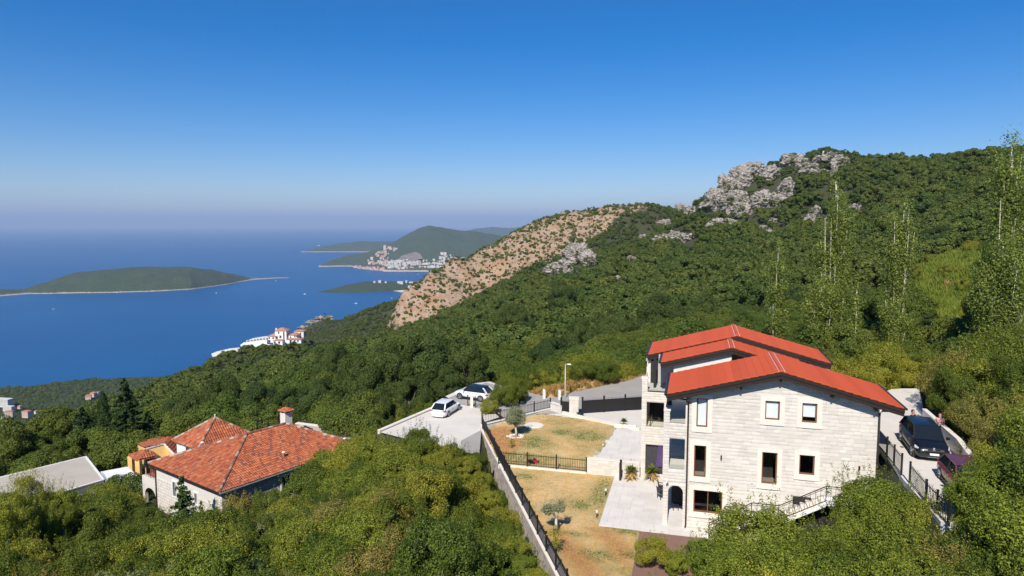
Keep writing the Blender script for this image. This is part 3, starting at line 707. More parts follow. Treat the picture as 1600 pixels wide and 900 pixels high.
for i, (px, py, w, h, lab) in enumerate(ROCKS):
    x, y, z = hit(px, py + h*.15, 200 if py > 330 else 380, 1300, 2.0); k = y/FOC; zc = -(py-EYE)/FOC*y
    fs = .56 if (py > 390 or 'spur' in lab) else .61; W, H = w*k*fs, h*k*fs*(.8 if 'spur' in lab else 1.03); sub = 6 if w*h > 500 else 5
    bm = bmesh.new(); bmesh.ops.create_icosphere(bm, subdivisions=sub, radius=1.0); off = Vector((i*7.3, i*3.1, 0)); D = max(3.0, min(W, H)*.7); m_ = min(W, H)
    for v in bm.verts:
        c = v.co.copy(); q = Vector((c.x*W, c.y*D, c.z*H))
        a = mnoise.ridged_multi_fractal(q/9.0+off, 1.0, 2.1, 4, 1.0, 2.0) - 1.1
        b = mnoise.fractal(q/(m_*1.1)+off*2, 1.0, 2.0, 4); e_ = mnoise.fractal(Vector((q.x/2.4, q.y/2.4, q.z/1.1))+off, 1.0, 2.0, 3)
        s = 1 + .30*a*min(1, 9/m_) + .42*b
        dz = 2.2; tt = (q.z + q.x*.4 + b*2); st = (math.floor(tt/dz)+.5)*dz - tt
        v.co = Vector((q.x*s + st*.14, q.y*s + abs(st)*.5 - e_*1.5, q.z*s + st*.32 + e_*.9))
    m = bpy.data.meshes.new('crag'); bm.to_mesh(m); bm.free(); m.materials.append(M['crag'])
    if 'spur' in lab: zc = float(height(np.array([x]), np.array([y]))[0]) + H*.15
    o = link('crag', m, None, (x, y + D*(.1 if fs > .6 else .35), zc)); tag(o, lab, 'rock', 'limestone crags on the hills'); rockpos.append((px, py, w, h, y))
# white marker on the summit
x, y, z = hit(1287, 243, 380, 900, 1.0); mk = thing('summit_marker', "small white marker pillar on the rocky summit", 'marker', (x, y, z+.5)); MB().box(-.9,.9,-.9,.9,0,3.2).obj('pillar', M['white'], mk); MB().box(-1.3,1.3,-1.3,1.3,-.8,0).obj('foot', M['plaster'], mk)

rr_ = random.Random(3); CSH = [crown_mesh('crag_shrub_crown', 400+i, (1.6, 1.5, 1.2), 9, 380, .5, M['bush_dark'], clump_r=.42, jitter=.7, low=-.3) for i in range(3)]
for i, (px, py, w, h, Yr_) in enumerate(rockpos):
    for j in range(int(min(14, max(1, w*h/60)))):
        t = rr_.uniform(0, 6.28); q = sqrt(rr_.random())*1.05; sx, sy = px + cos(t)*w*.5*q, py + sin(t)*h*.5*q; kq = Yr_/FOC; D = max(3.0, min(w, h)*kq*.45)
        p = aty(sx, sy, Yr_ + D*.1 - D*sqrt(max(0, 1-q*q))*.9); s = rr_.uniform(.5, 1.25)*(1.0 if Yr_ > 420 else .8)
        o = link('crag_shrub', CSH[j % 3], None, tuple(p), rr_.uniform(0, 6), (s, s, s)); tag(o, "dark shrub growing in the cracks of the pale crags", 'shrub', 'shrubs in the crags')
# ---------------------------------------------------------------- woods
RG = random.Random(42)
placed = []      # x, y, radius
grid = {}
def near_ok(x, y, r, f=.62):
    gx, gy = int(x // 8), int(y // 8)
    for i in range(gx-1, gx+2):
        for j in range(gy-1, gy+2):
            for (a, b, c) in grid.get((i, j), ()):
                if (a-x)**2 + (b-y)**2 < ((r+c)*f)**2: return False
    return True
def put(x, y, r): grid.setdefault((int(x // 8), int(y // 8)), []).append((x, y, r))

# --- single trees that the photograph shows clearly
def fir(x, y, H, R, label, name='fir_tree', light=False, seed=1, z=None, tiers=None, per=150, leaf=.30, cat='fir tree', group=None):
    rg = np.random.RandomState(seed)
    if z is None: z = float(height(np.array([x]), np.array([y]))[0])
    o = thing(name, label, cat, (x, y, z), rg.rand()*6, group)
    MB().tube([(0,0,-.5),(0,0,H*.5),(0,0,H*.97)], [H*.022, H*.014, .02], 7).obj('trunk', M['bark'], o, True)
    P = []; N = []; n_t = tiers or int(H/.42)
    for i in range(n_t):
        t = (i + .5) / n_t; zz = H * (.08 + .9 * t); rad = R * (1 - t) ** .8 + .06; nb = max(5, int(11 * (1 - t * .5)))
        for b in range(nb):
            a = rg.rand() * 6.283; L = rad * rg.uniform(.6, 1.15); k = int(per * (L/R + .12)) + 6
            s = rg.rand(k) ** .65; wv = (1 - s) * .28 * L + .05
            px = s*L; lat = rg.normal(size=k) * wv * .55; dz = -.22 * L * s + .12 * L * s**2 + rg.normal(size=k) * .07
            P.append(np.stack([cos(a)*px - sin(a)*lat, sin(a)*px + cos(a)*lat, zz + dz], 1))
            n = rg.normal(size=(k, 3)) * .7 + np.array([cos(a)*.35, sin(a)*.35, .8]); N.append(n)
    P = np.vstack(P); N = np.vstack(N); V, F = quads(P, N, leaf * rg.uniform(.6, 1.4, len(P)), .45, rg)
    link('crown', np_mesh('needles', V, F, M['fir_light'] if light else M['fir']), o); put(x, y, R); return o
def at_tree(px, py, Y): p = aty(px, py, Y); return p[0], p[1], p[2]
def tall(px, toppy, Y, fn, R, label, **k):
    x, y, zt = at_tree(px, toppy, Y); zb = float(height(np.array([x]), np.array([y]))[0]); return fn(x, y, zt - zb, R, label, z=zb, **k)
tall(193, 588, 86, fir, 3.6, "tallest dark fir, its tip against the sea behind the flat concrete roof", seed=3)
tall(128, 634, 88, fir, 3.2, "dark fir left of the tallest fir and behind the flat concrete roof", seed=4)
tall(231, 640, 88, fir, 2.8, "dark fir just right of the tallest fir, above the yellow house", seed=5)
tall(283, 741, 52.5, fir, 1.9, "small bright green fir in front of the old house's end wall", light=True, seed=6, leaf=.15, per=260)
tall(313, 780, 51.0, fir, .55, "thin knee-high fir beside the small bright green fir", light=True, seed=7, leaf=.12, per=70)
def cypress(x, y, H, R, label, z=None, seed=1):
    rg = np.random.RandomState(seed); o = thing('cypress_tree', label, 'cypress', (x, y, z), 0)
    MB().tube([(0,0,-.5),(0,0,H*.9)], [.16, .03], 6).obj('trunk', M['bark'], o, True)
    n = 9000; t = rg.rand(n); a = rg.rand(n)*6.283; prof = R * (np.sin(np.clip(t*1.15+.12, 0, 1)*pi*.5)**.7) * (1-t)**.55 * 1.3; r = prof * (1 - .4*rg.rand(n)**2) * (1 + .18*np.sin(a*5+t*25))
    P = np.stack([np.cos(a)*r, np.sin(a)*r, .3 + t*(H-.3)], 1); N = np.stack([np.cos(a), np.sin(a), .3+0*a], 1) + rg.normal(size=(n,3))*.6
    V, F = quads(P, N, .2*rg.uniform(.6,1.4,n), .45, rg); link('crown', np_mesh('cypress leaves', V, F, M['fir']), o); put(x, y, R); return o
tall(160, 612, 87, cypress, 1.1, "slim dark cypress between the two tallest firs", seed=8)

def poplar(x, y, H, R, label, z=None, seed=1, bare=.5, nb=16, n=11000):
    rg = np.random.RandomState(seed); rr = random.Random(seed)
    o = thing('poplar_tree', label, 'poplar', (x, y, z), 0, None); mb = MB(); tips = []
    lead = [(0, 0, -.6)]
    for i in range(1, 7): lead.append((rr.uniform(-.05, .05)*H*.1*i/3, rr.uniform(-.05, .05)*H*.1*i/3, H*.16*i))
    mb.tube(lead, [H*.013 * (1 - i/7.2) + .03 for i in range(7)], 7)
    for b in range(nb):
        z0 = H * rr.uniform(.08, .72); a = rr.uniform(0, 6.283); L = (H - z0) * rr.uniform(.35, .75); k = z0/(H*.16); i = int(k); f = k-i
        p0 = Vector(lead[i]).lerp(Vector(lead[min(i+1, 6)]), f); e = R * rr.uniform(.45, 1.0) * (1 - .45*z0/H)
        p1 = p0 + Vector((cos(a)*e*.7, sin(a)*e*.7, L*.35)); p2 = p0 + Vector((cos(a)*e, sin(a)*e, L))
        mb.tube([p0, p1, p2], [H*.0055, H*.004, .02], 5); tips.append((p0, p1, p2, e))
    mb.obj('trunk', M['bark_pale'], o, True)
    tips.append((Vector(lead[3]), Vector(lead[5]), Vector((lead[6][0], lead[6][1], H)), R*.5))
    P = []; N = []
    for (p0, p1, p2, e) in tips:
        k = int(n*4.6) // len(tips); t = rg.beta(1.6, 1.5, k)
        q0, q1, q2 = [np.array(v) for v in (p0, p1, p2)]
        base = (1-t)[:, None]**2*q0 + (2*t*(1-t))[:, None]*q1 + (t**2)[:, None]*q2
        cl = np.sin(t*rg.uniform(14, 24) + rg.rand()*6) > -bare*.6 + rg.normal(size=k)*.25
        off = rg.normal(size=(k, 3)) * np.array([1, 1, 1.3]) * (R * .15 + .12)
        P.append((base + off)[cl]); N.append((off + rg.normal(size=(k, 3))*R*.2)[cl])
    P = np.vstack(P); N = np.vstack(N); V, F = quads(P, N, .24*rg.uniform(.6, 1.4, len(P)), .55, rg)
    link('crown', np_mesh('poplar leaves', V, F, M['poplar']), o); put(x, y, R*.8); return o
for i, (px, top, Y, R, lab, kw) in enumerate([
    (1309, 268, 92, 2.6, "tallest poplar behind the red roofs with pale bare upper branches", dict(n=15000, nb=24)),
    (1286, 420, 90, 2.6, "bushy poplar leaning beside the tallest poplar's lower trunk", dict(n=14000, nb=20)),
    (1411, 305, 96, 2.2, "tall poplar standing alone above the driveway, half bare", dict(n=11000, nb=20)),
    (1396, 470, 90, 2.0, "shorter poplar at the foot of the lone half-bare poplar", dict(n=10000)),
    (1217, 378, 92, 1.6, "slender pale-stemmed poplar rising directly behind the rear red roof", dict(n=6500, nb=12)),
    (1340, 440, 88, 1.0, "nearly leafless thin poplar stem between the two tall poplars", dict(n=1600, nb=7)),
    (1584, 207, 74, 2.6, "tall poplar cut by the picture's edge, crown against the sky", dict(n=16000, nb=24)),
    (1566, 372, 70, 3.0, "full leafy poplar in front of the edge poplar, above the steep bank", dict(n=17000, nb=24))]):
    x, y, zt = at_tree(px, top, Y); zb = float(height(np.array([x]), np.array([y]))[0]); poplar(x, y, zt-zb, R, lab, z=zb, seed=20+i, **kw)

# --- big dark oaks round the parking place and single large crowns in the wood
for i, (px, top, Y_, w_px, lab) in enumerate([(668,512,92,120,"large dark oak rising behind the parking place, left of the cars"),(722,524,93,95,"large dark oak directly behind the black-roofed white car"),(612,540,88,100,"broad dark oak above the parking place's left edge wall"),(560,566,84,85,"dark oak between the tiled roof's chimney and the parking place"),(640,585,83,70,"dark oak overhanging the parking place's edge wall"),(590,612,78,60,"smaller dark oak over the pale wall near the shed"),
        (700,578,86,60,"low dark oak shading the yard beside the white car"),(520,545,150,70,"round oak crown in the middle of the wood toward the cliff villa"),(497,590,92,80,"dark oak behind the chimney of the old house"),(455,600,95,75,"oak left of the chimney oak above the tiled roof"),(400,600,98,80,"oak above the pyramid roof's right side"),(345,595,102,80,"oak above the pyramid roof's tip"),(300,610,100,75,"oak above the yellow house's roof"),
        (960,478,150,85,"large round dark crown in the middle wood above the street lamp"),(905,500,140,60,"dark round crown left of the large one above the street lamp"),(1035,470,150,90,"large round crown left of the rear red roof"),(1100,455,165,85,"large round crown above the rear red roof"),(1160,470,140,70,"dark crown between rear red roof and slender poplar"),(1250,455,150,80,"dark crown left of the tallest poplar's foot"),(1350,450,140,80,"dark crown between the two tallest poplars"),(1465,352,235,45,"dark round tree alone above the hillside meadow"),(1440,480,112,55,"dark tree standing in the meadow's lower part"),
        (880,440,260,60,"big crown below the pale crag"),(800,480,210,60,"big crown in the wood above the parking place oaks"),(860,525,118,70,"broad crown above the road's white posts"),(30,690,88,90,"dark oak at the left edge above the flat concrete roof"),(90,675,95,80,"dark oak left of the fir group behind the flat roof"),(262,632,110,70,"dark oak right of the tallest fir")]):
    p = aty(px, top, Y_); gz = float(height(np.array([p[0]]), np.array([p[1]]))[0]); s = w_px/FOC*Y_/8.9; hz = (p[2]-gz)/7.9; sz_ = min(1.7, max(.75, hz/s))
    if p[2] < gz + 2: print('tree top below ground', px, top, p[2]-gz)
    o = plant('big_oak', i, p[0], p[1], s, 'large_oak', lab, 'tree', 'large single oaks', z=p[2]-7.9*s*sz_, rz=i*1.9, sz=sz_); put(p[0], p[1], 4.0*s)
# --- foreground growth between the walls, and the bushes in front of and beside the house
def rect_region(x, y):
    px, py = proj(x, y, float(height(np.array([x]), np.array([y]))[0]) + 2.0); return px, py
FG = [("tangled dark green bush on the wild slope between the old house and the garden wall", 'bush_dark'),
      ("leafy mid green bush on the wild slope between the old house and the garden wall", 'bush'),
      ("yellow green leafy shrub on the wild slope below the parking place", 'bush_yellow'),
      ("dry brownish green bush on the wild slope near the picture's lower edge", 'bush_dry'),
      ("silvery grey green bush among the darker bushes near the lower edge", 'olive_bush')]
FR = [("dense dark green bush on the bank beside the upper driveway", 'bush_dark'),
      ("leafy mid green bush growing close in front of the stone house or driveway", 'bush'),
      ("yellow green shrub growing on the bank beside the upper driveway", 'bush_yellow'),
      ("dry olive tinted bush on the sunny bank right of the driveway", 'bush_dry')]
nfg = 0
ptsn = np.random.RandomState(5)
cand = []; fgl = []
for i in range(5200):
    y = 24 + 70 * ptsn.rand() ** 1.25; hw_ = y * .80 + 6; x = (ptsn.rand()*2-1) * hw_; cand.append((x, y, ptsn.rand(), ptsn.rand(), ptsn.rand(), ptsn.rand()))
cx = np.array([c[0] for c in cand]); cy = np.array([c[1] for c in cand]); cz = height(cx, cy)
pn = fbm(cx, cy, 13, 3); pn2 = fbm(cx+50, cy-20, 9, 2)
for (x, y, a, b, c, d), z, n1, n2 in zip(cand, cz, pn, pn2):
    if nfg >= 900: break
    px, py = proj(x, y, z+1.5)
    if py < 560 or px < -90 or px > 1690: continue
    left = x < 5 and not (px > 1000)
    if left and 600 < px < 790 and 735 < py < 815 and n2 > -.25 and a < .8: continue
    if left and 330 < px < 470 and 770 < py < 815 and a < .7: continue
    if left and y > 62 and px < 560: continue
    if not left and y > 62: continue
    q_ = n1*.55 + (c - .5)*1.5
    if left:
        if px < 340 and py < 870: kind = 'bush_dark' if q_ > -.35 else 'bush'
        elif py > 800 and px < 700: kind = 'bush_dry' if q_ > .42 else ('olive_bush' if q_ > .2 else ('bush' if q_ > -.3 else 'bush_dark'))
        elif px > 560: kind = 'bush_yellow' if q_ > .25 else ('bush' if q_ > -.3 else 'bush_dark')
        else: kind = 'bush_dark' if q_ > .0 else ('bush' if q_ > -.5 else 'bush_yellow')
    else: kind = 'bush_yellow' if q_ > .5 else ('bush' if q_ > -.25 else ('bush_dark' if q_ > -.7 else 'bush_dry'))
    if not left and px > 1420 and py < 700: kind = 'bush_dry' if q_ > .15 else ('bush_dark' if q_ < -.25 else 'bush')
    s = .55 + .6*a
    if not left and px > 1100: s *= 1.15
    t, cr, czz = K[kind][0]; H = {'bush': 3.2, 'bush_dark': 3.6, 'bush_yellow': 2.8, 'bush_dry': 2.6, 'olive_bush': 2.8}[kind]; R = H * .56
    ok = False
    for s2 in (s, s*.75, s*.55, s*.38):
        if not near_ok(x, y, R*s2, .49): continue
        if not free(x, y, R*s2): continue
        if blocked(x, y, z, R*s2, H*s2): continue
        ok = True; break
    if not ok: continue
    put(x, y, R*s2); nfg += 1
    fgl.append((s2/y, kind, int(b*10), x, y, z, s2, c*6.28, .85+.4*d, left, px, py))
fgl.sort(key=lambda q: -q[0])
def where(left, px, py, y):
    if left:
        if px < 250: return ("in front of the flat concrete roof" if py < 800 else "at the lower left edge"), 'bushes below the flat concrete roof'
        if px < 560: return ("close before the old stone house" if py < 800 else "near the lower edge, left of the middle"), 'bushes before the old stone house'
        if py < 760: return "between the old house and the parking place", 'bushes below the parking place'
        return ("at the foot of the rough retaining wall" if px > 720 else "on the wild slope left of the retaining wall"), 'bushes left of the retaining wall'
    if px > 1430 and py < 680: return "on the bank above the white driveway wall", 'bushes above the driveway wall'
    if px > 1430: return "at the right edge below the white driveway wall", 'bushes right of the driveway'
    if py > 760: return "at the lower edge in front of the stone house", 'bushes before the stone house'
    return "behind the stone house and its yard", 'bushes behind the stone house'
LOOK = {'bush': 'leafy mid green bush', 'bush_dark': 'tangled dark green bush', 'bush_yellow': 'yellow green leafy shrub', 'bush_dry': 'dry brownish green bush', 'olive_bush': 'silvery grey green bush'}
NM = {'bush': 'leafy_bush', 'bush_dark': 'dark_bush', 'bush_yellow': 'yellow_shrub', 'bush_dry': 'dry_bush', 'olive_bush': 'grey_bush'}
rest = {}
for (_, kind, b, x, y, z, s2, c, d, left, px, py) in fgl[:285]:
    wl_, gr = where(left, px, py, y); size = 'tall ' if s2 > 1.0 else ('low ' if s2 < .55 else '')
    plant(kind, b, x, y, s2, NM[kind], size + LOOK[kind] + ' ' + wl_, 'bush', gr, z=z-.15, rz=c, sz=d)
for q in fgl[285:]:
    t_, c_, cz_ = K[q[1]][0]; rest.setdefault(q[1], []).append((q[3], q[4], q[5]-.15+cz_*q[6], q[6], q[7]))
print('foreground bushes', nfg)

# --- closed woods: the nearest three hundred as trees, the rest one mass
rg = np.random.RandomState(9)
c2 = []
for (y0, y1, sp) in ((60, 150, 3.9), (150, 300, 4.6), (300, 560, 5.4), (560, 1180, 5.8)):
    y = y0
    while y < y1:
        w = y*.80 + 40
        for x in np.arange(-w, w, sp): c2.append((x + rg.uniform(-.42, .42)*sp, y + rg.uniform(-.42, .42)*sp, sp))
        y += sp * .87
c2 = np.array(c2); zz = height(c2[:, 0], c2[:, 1])
f_ = c2[:, 1]*_cth - zz*_sth; PXs = 800 + FOC*c2[:, 0]/f_; PYs = 450 - FOC*(c2[:, 1]*_sth + zz*_cth)/f_
ok = (PXs > -120) & (PXs < 1720) & (zz > ZS + 6)
for poly, m in CLEAR: ok &= polydist(c2[:, 0], c2[:, 1], poly) > m + 1.2
dry = zone(DRYP, 40, c2[:, 0], c2[:, 1]) + fbm(c2[:, 0], c2[:, 1], 45, 4)*.35; ok &= dry < .42
ok &= polydist(c2[:, 0], c2[:, 1], [(-215,478),(-160,478),(-150,520),(-215,525)]) > 1
# thin the woods on the rocky crest, leave gaps
crest = (c2[:, 1] > 380) & (fbm(c2[:, 0], c2[:, 1], 60, 3) > .62); ok &= ~crest
for (rx, ry, rw, rh, ry_) in rockpos:
    k_ = 3.2*FOC/c2[:, 1]; ok &= ~((np.abs(PXs-rx) < rw*.5+k_*.35) & (PYs-k_*.8 < ry+rh*.5) & (PYs > ry-rh*.55) & (c2[:, 1] < ry_+25))
# drop what lies far behind a crest
yo = np.argsort(c2[:, 1]); hid = np.zeros(len(c2), bool); top = np.full(190, 2000.0)
for i in yo:
    if not ok[i]: continue
    b = int((PXs[i] + 150) // 10)
    if b < 0 or b >= 190: continue
    ht = PYs[i] - 5.5 * FOC / f_[i]
    if ht > top[b] + 14: hid[i] = True
    top[b] = min(top[b], PYs[i] - 2.0*FOC/f_[i])
ok &= ~hid
c2 = c2[ok]; zz = zz[ok]; PXs = PXs[ok]; PYs = PYs[ok]
o_ = np.argsort(c2[:, 1]); c2 = c2[o_]; zz = zz[o_]; PXs = PXs[o_]; PYs = PYs[o_]
print('wood trees', len(c2))
def wood_label(px, py, y):
    if px < 240: return "dark green oak in the closed wood below and behind the flat concrete roof", 'trees of the lower left wood'
    if px < 620: return "green oak in the closed wood between the old house and the sea", 'trees between the old house and the sea'
    if px < 1000: return "green oak in the wood behind the parking place and the road", 'trees behind the parking place'
    return "green oak on the hillside wood behind the red-roofed stone house", 'trees behind the stone house'
solo = 0; far = []
for (x, y, sp), z, px, py in zip(c2, zz, PXs, PYs):
    s = min(sp, 5.0) / 4.5 * (rg.uniform(.5, 1.0) if rg.rand() < .6 or y > 520 else rg.uniform(1.05, 1.6))
    if y > 360 and px < 540: s *= .62
    if solo < 300 and -60 < px < 1660:
        if not near_ok(x, y, 2.4*s, .40): continue
        if blocked(x, y, z, 2.8*s, 5.6*s): continue
        lab, gr = wood_label(px, py, y)
        plant('oak', rg.randint(5), x, y, s, 'oak_tree', lab, 'tree', gr, z=z-.3, rz=rg.rand()*6.28, sz=rg.uniform(.85, 1.2)); solo += 1; put(x, y, 2*s)
    else:
        if y < 110 and (blocked(x, y, z, 2.8*s, 5.6*s) or not near_ok(x, y, 2.4*s, .40)): continue
        far.append((x, y, z-.3, s*rg.uniform(.85, 1.15), rg.rand()*6.28))
far = np.array(far)
# instance node group: spreads plants over given points
def scatter_obj(name, pts, sources, label, kind='stuff'):
    me = bpy.data.meshes.new(name); me.vertices.add(len(pts)); me.vertices.foreach_set('co', np.ascontiguousarray(pts[:, :3], dtype=np.float32).ravel())
    for nm, col in (('psize', 3), ('pturn', 4)):
        a = me.attributes.new(nm, 'FLOAT', 'POINT'); a.data.foreach_set('value', pts[:, col].astype(np.float32))
    o = link(name, me); ng = bpy.data.node_groups.new(name, 'GeometryNodeTree')
    ng.interface.new_socket('Geometry', in_out='INPUT', socket_type='NodeSocketGeometry'); ng.interface.new_socket('Geometry', in_out='OUTPUT', socket_type='NodeSocketGeometry')
    N = ng.nodes; L = ng.links; gi = N.new('NodeGroupInput'); go = N.new('NodeGroupOutput'); ip = N.new('GeometryNodeInstanceOnPoints'); jn = N.new('GeometryNodeJoinGeometry')
    for sobj in sources:
        oi = N.new('GeometryNodeObjectInfo'); oi.inputs['Object'].default_value = sobj; oi.inputs['As Instance'].default_value = True; oi.transform_space = 'ORIGINAL'
        L.new(oi.outputs['Geometry'], jn.inputs[0])
    L.new(gi.outputs[0], ip.inputs['Points']); L.new(jn.outputs[0], ip.inputs['Instance']); ip.inputs['Pick Instance'].default_value = True
    def at(nm):
        a = N.new('GeometryNodeInputNamedAttribute'); a.data_type = 'FLOAT'; a.inputs['Name'].default_value = nm; return a.outputs['Attribute']
    cx_ = N.new('ShaderNodeCombineXYZ'); L.new(at('pturn'), cx_.inputs[2]); L.new(cx_.outputs[0], ip.inputs['Rotation']); L.new(at('psize'), ip.inputs['Scale'])
    rv = N.new('FunctionNodeRandomValue'); rv.data_type = 'INT'; rv.inputs[4].default_value = 0; rv.inputs[5].default_value = len(sources)-1; L.new(rv.outputs[2], ip.inputs['Instance Index'])
    L.new(ip.outputs[0], go.inputs[0]); md = o.modifiers.new('spread', 'NODES'); md.node_group = ng
    return tag(o, label, None, None, kind)
# distant crowns: fewer, larger leaf faces; six shapes that stand in the wood as single trees too
FARC = [crown_mesh('distant_crown', 200+i, (2.9, 2.7, 2.3), 16, 1700, .52, M['oak_far'], clump_r=.34, jitter=.6) for i in range(6)]
srcs = []
for i in range(6):
    x, y, z, s, r = far[i*3]; o = thing('oak_tree', "green oak on the hillside wood behind the red-roofed stone house" if x > 12 else "green oak in the closed wood between the old house and the sea", 'tree', (x, y, z), r, 'trees behind the stone house' if x > 12 else 'trees between the old house and the sea')
    o.scale = (s, s, s); link('trunk', K['oak'][0][0], o); srcs.append(link('crown', FARC[i], o, (0, 0, 3.3)))
far2 = far[18:].copy(); far2[:, 2] += 3.1 * far2[:, 3]
near_m = far2[:, 1] < 170
print('far trees', len(far2), near_m.sum())
oakcr = [o for o in bpy.data.objects if o.name.startswith('crown') and o.data in [k[1] for k in K['oak']]]
seen = {}
for o in oakcr: seen.setdefault(o.data.name, o)
scatter_obj('middle_woods', far2[near_m], list(seen.values()), "mass of green oak crowns on the middle slope")
scatter_obj('far_woods', far2[~near_m], srcs, "closed green woods covering the far hillsides")

for kind, L_ in rest.items():
    src = {}
    for o in bpy.data.objects:
        if o.name.startswith('crown') and o.data in [k[1] for k in K[kind]]: src.setdefault(o.data.name, o)
    if src: scatter_obj('undergrowth', np.array(L_), list(src.values()), {'bush': "mass of mid green low growth between the bushes", 'bush_dark': "mass of dark low growth between the bushes", 'bush_yellow': "mass of yellow green low growth between the bushes", 'bush_dry': "mass of dry low growth between the bushes", 'olive_bush': "mass of grey green low growth between the bushes"}[kind])
# tall grass on the wild slope, on the meadow and on the bank behind the road
def tuft(name, seed, mat, n=70, h=.8, w=.5):
    rg = np.random.RandomState(seed); V = []; F = []
    for i in range(n):
        a = rg.rand()*6.283; r = w*sqrt(rg.rand())*.6; b0 = np.array([cos(a)*r, sin(a)*r, -.1]); t = rg.rand()*6.283; d = np.array([cos(t), sin(t), 0])*.028; H = h*rg.uniform(.5, 1.15); lean = np.array([cos(a), sin(a), 0])*rg.uniform(0, .45)*H
        k = len(V); V += [b0-d, b0+d, b0+lean*.4+(0,0,H*.6)+d*.8, b0+lean*.4+(0,0,H*.6)-d*.8, b0+lean+(0,0,H)]; F += [(k,k+1,k+2,k+3),(k+3,k+2,k+4)]
    m = bpy.data.meshes.new(name); m.from_pydata([tuple(v) for v in V], [], F); m.update(); m.materials.append(mat); return m
rg = np.random.RandomState(77); xs = rg.uniform(-16, 6, 9000); ys = rg.uniform(33, 66, 9000); zs = height(xs, ys); L1 = []; L2 = []
g1 = fbm(xs, ys, 6, 3)
for x, y, z, g in zip(xs, ys, zs, g1):
    px, py = proj(x, y, z)
    if 330 < px < 860 and free(x, y, .3) and polydist(np.array([x]), np.array([y]), GARDEN)[0] > 1.0:
        hgt = 1.0 if not blocked(x, y, z, .4, .9) else .45
        (L1 if g > -.15 else L2).append((x, y, z, rg.uniform(.7, 1.5)*hgt, rg.rand()*6.28))
t1 = [link('grass_tuft', tuft('green tuft', i, M['grassblade'], 90, .85, .6), None, L1[i][:3]) for i in range(2)]; t2 = [link('grass_tuft', tuft('dry tuft', 5+i, M['drygrass'], 90, .7, .5), None, L2[i][:3]) for i in range(2)]
for o in t1: tag(o, "tuft of tall fresh green grass on the wild slope", 'grass tuft', 'grass tufts on the slope')
for o in t2: tag(o, "tuft of tall dry straw coloured grass on the wild slope", 'grass tuft', 'dry grass tufts on the slope')
scatter_obj('tall_grass', np.array(L1[2:]), t1, "tall green grass between the bushes of the wild slope"); scatter_obj('dry_grass', np.array(L2[2:]), t2, "tall dry grass between the bushes of the wild slope")
xs = rg.uniform(40, 190, 16000); ys = rg.uniform(95, 215, 16000); mz = zone(MEADOW, 12, xs, ys); zs = height(xs, ys); k_ = mz > .5
xs, ys, zs = xs[k_][:4500], ys[k_][:4500], zs[k_][:4500]; mm = fbm(xs, ys, 22, 4); P = np.column_stack([xs, ys, zs, rg.uniform(1.2, 2.6, len(xs)), rg.rand(len(xs))*6.28])
scatter_obj('meadow_grass', P[mm > -.75], t1, "bright green meadow herbs on the hillside clearing"); scatter_obj('meadow_straw', P[mm <= -.75], t2, "dry straw patches on the hillside clearing")
xs = rg.uniform(0, 26, 5000); ys = rg.uniform(72, 100, 5000); k_ = (zone(STRAW, 3, xs, ys) > .4) & (polydist(xs, ys, ROAD) > .3); xs, ys = xs[k_], ys[k_]; P = np.column_stack([xs, ys, height(xs, ys), rg.uniform(.4, 1.0, len(xs)), rg.rand(len(xs))*6.28]); scatter_obj('bank_grass', P, t2, "dry straw coloured grass on the bank along the road")
# herbs and shrubs on the meadow and hedge-like bushes above the road
kk = 0
for i in range(400):
    x, y = rg.uniform(40, 190), rg.uniform(95, 215)
    if zone(MEADOW, 10, np.array([x]), np.array([y]))[0] < .6 or kk >= 26: continue
    if not near_ok(x, y, 1.4, 1.2): continue
    plant(['bush_yellow', 'bush', 'bush'][i % 3], i, x, y, rg.uniform(.5, 1.3), 'meadow_bush', ["yellow green bush standing in the open hillside meadow","mid green bush standing in the open hillside meadow","leafy green bush dotted on the open hillside meadow"][i % 3], 'bush', 'bushes on the hillside meadow', rz=i); put(x, y, 2); kk += 1
for i, (px, py, Y_, kd, s) in enumerate([(822,588,87,'bush_dark',1.1),(842,590,86,'bush',.9),(858,585,88,'bush_dark',1.2),(880,592,87,'bush',1.0),(900,585,88,'bush',1.3),(918,590,87,'bush',1.2),(935,582,90,'bush',1.4),(952,590,88,'bush_yellow',1.1),(968,580,92,'bush',1.2),(985,572,95,'bush',1.3),(1003,570,95,'bush_dark',1.2),(1020,562,98,'bush',1.2),(870,600,84,'bush_yellow',.6),(800,590,88,'bush',1.1),(910,603,83,'bush_dark',.7),(945,600,84,'bush_dark',.8)]):
    p = aty(px, py, Y_); plant(kd, i, p[0], p[1], s, 'roadside_bush', LOOK[kd] + ' above the dry bank along the road', 'bush', 'bushes above the road bank', rz=i*1.7)

# short grass standing on the lawns
t3 = [link('grass_tuft', tuft('pale tuft', 8+i, M['palegrass'], 60, .9, 1.6), None, L2[4+i][:3]) for i in range(2)]
for o in t3: tag(o, "spreading tuft of pale dry grass on the wild slope", 'grass tuft', 'dry grass tufts on the slope')
LP = [p for p in lawnpoly]; us_ = rg.uniform(-21, -2.9, 26000); vs_ = rg.uniform(-9, 22.6, 26000); k_ = polydist(us_, vs_, LP) < -.15; us_, vs_ = us_[k_], vs_[k_]
hh_ = lawn_h(us_, vs_); gw = fbm(us_*1.0, vs_, 5, 3); P = np.array([hw(u, v, h+.01) for u, v, h in zip(us_, vs_, hh_)]); P = np.column_stack([P, rg.uniform(.045, .10, len(P)), rg.rand(len(P))*6.28])
gq = np.zeros(len(P))
for (px_, py_, a_, b_, zz0) in GREENS:
    q_ = atz(px_, py_, ZG+zz0) - HO; gq = np.maximum(gq, np.exp(-(((us_-q_@HU)/a_)**2 + ((vs_-q_@HV)/b_)**2)))
sel = gq > .45 + .4*rg.rand(len(P))
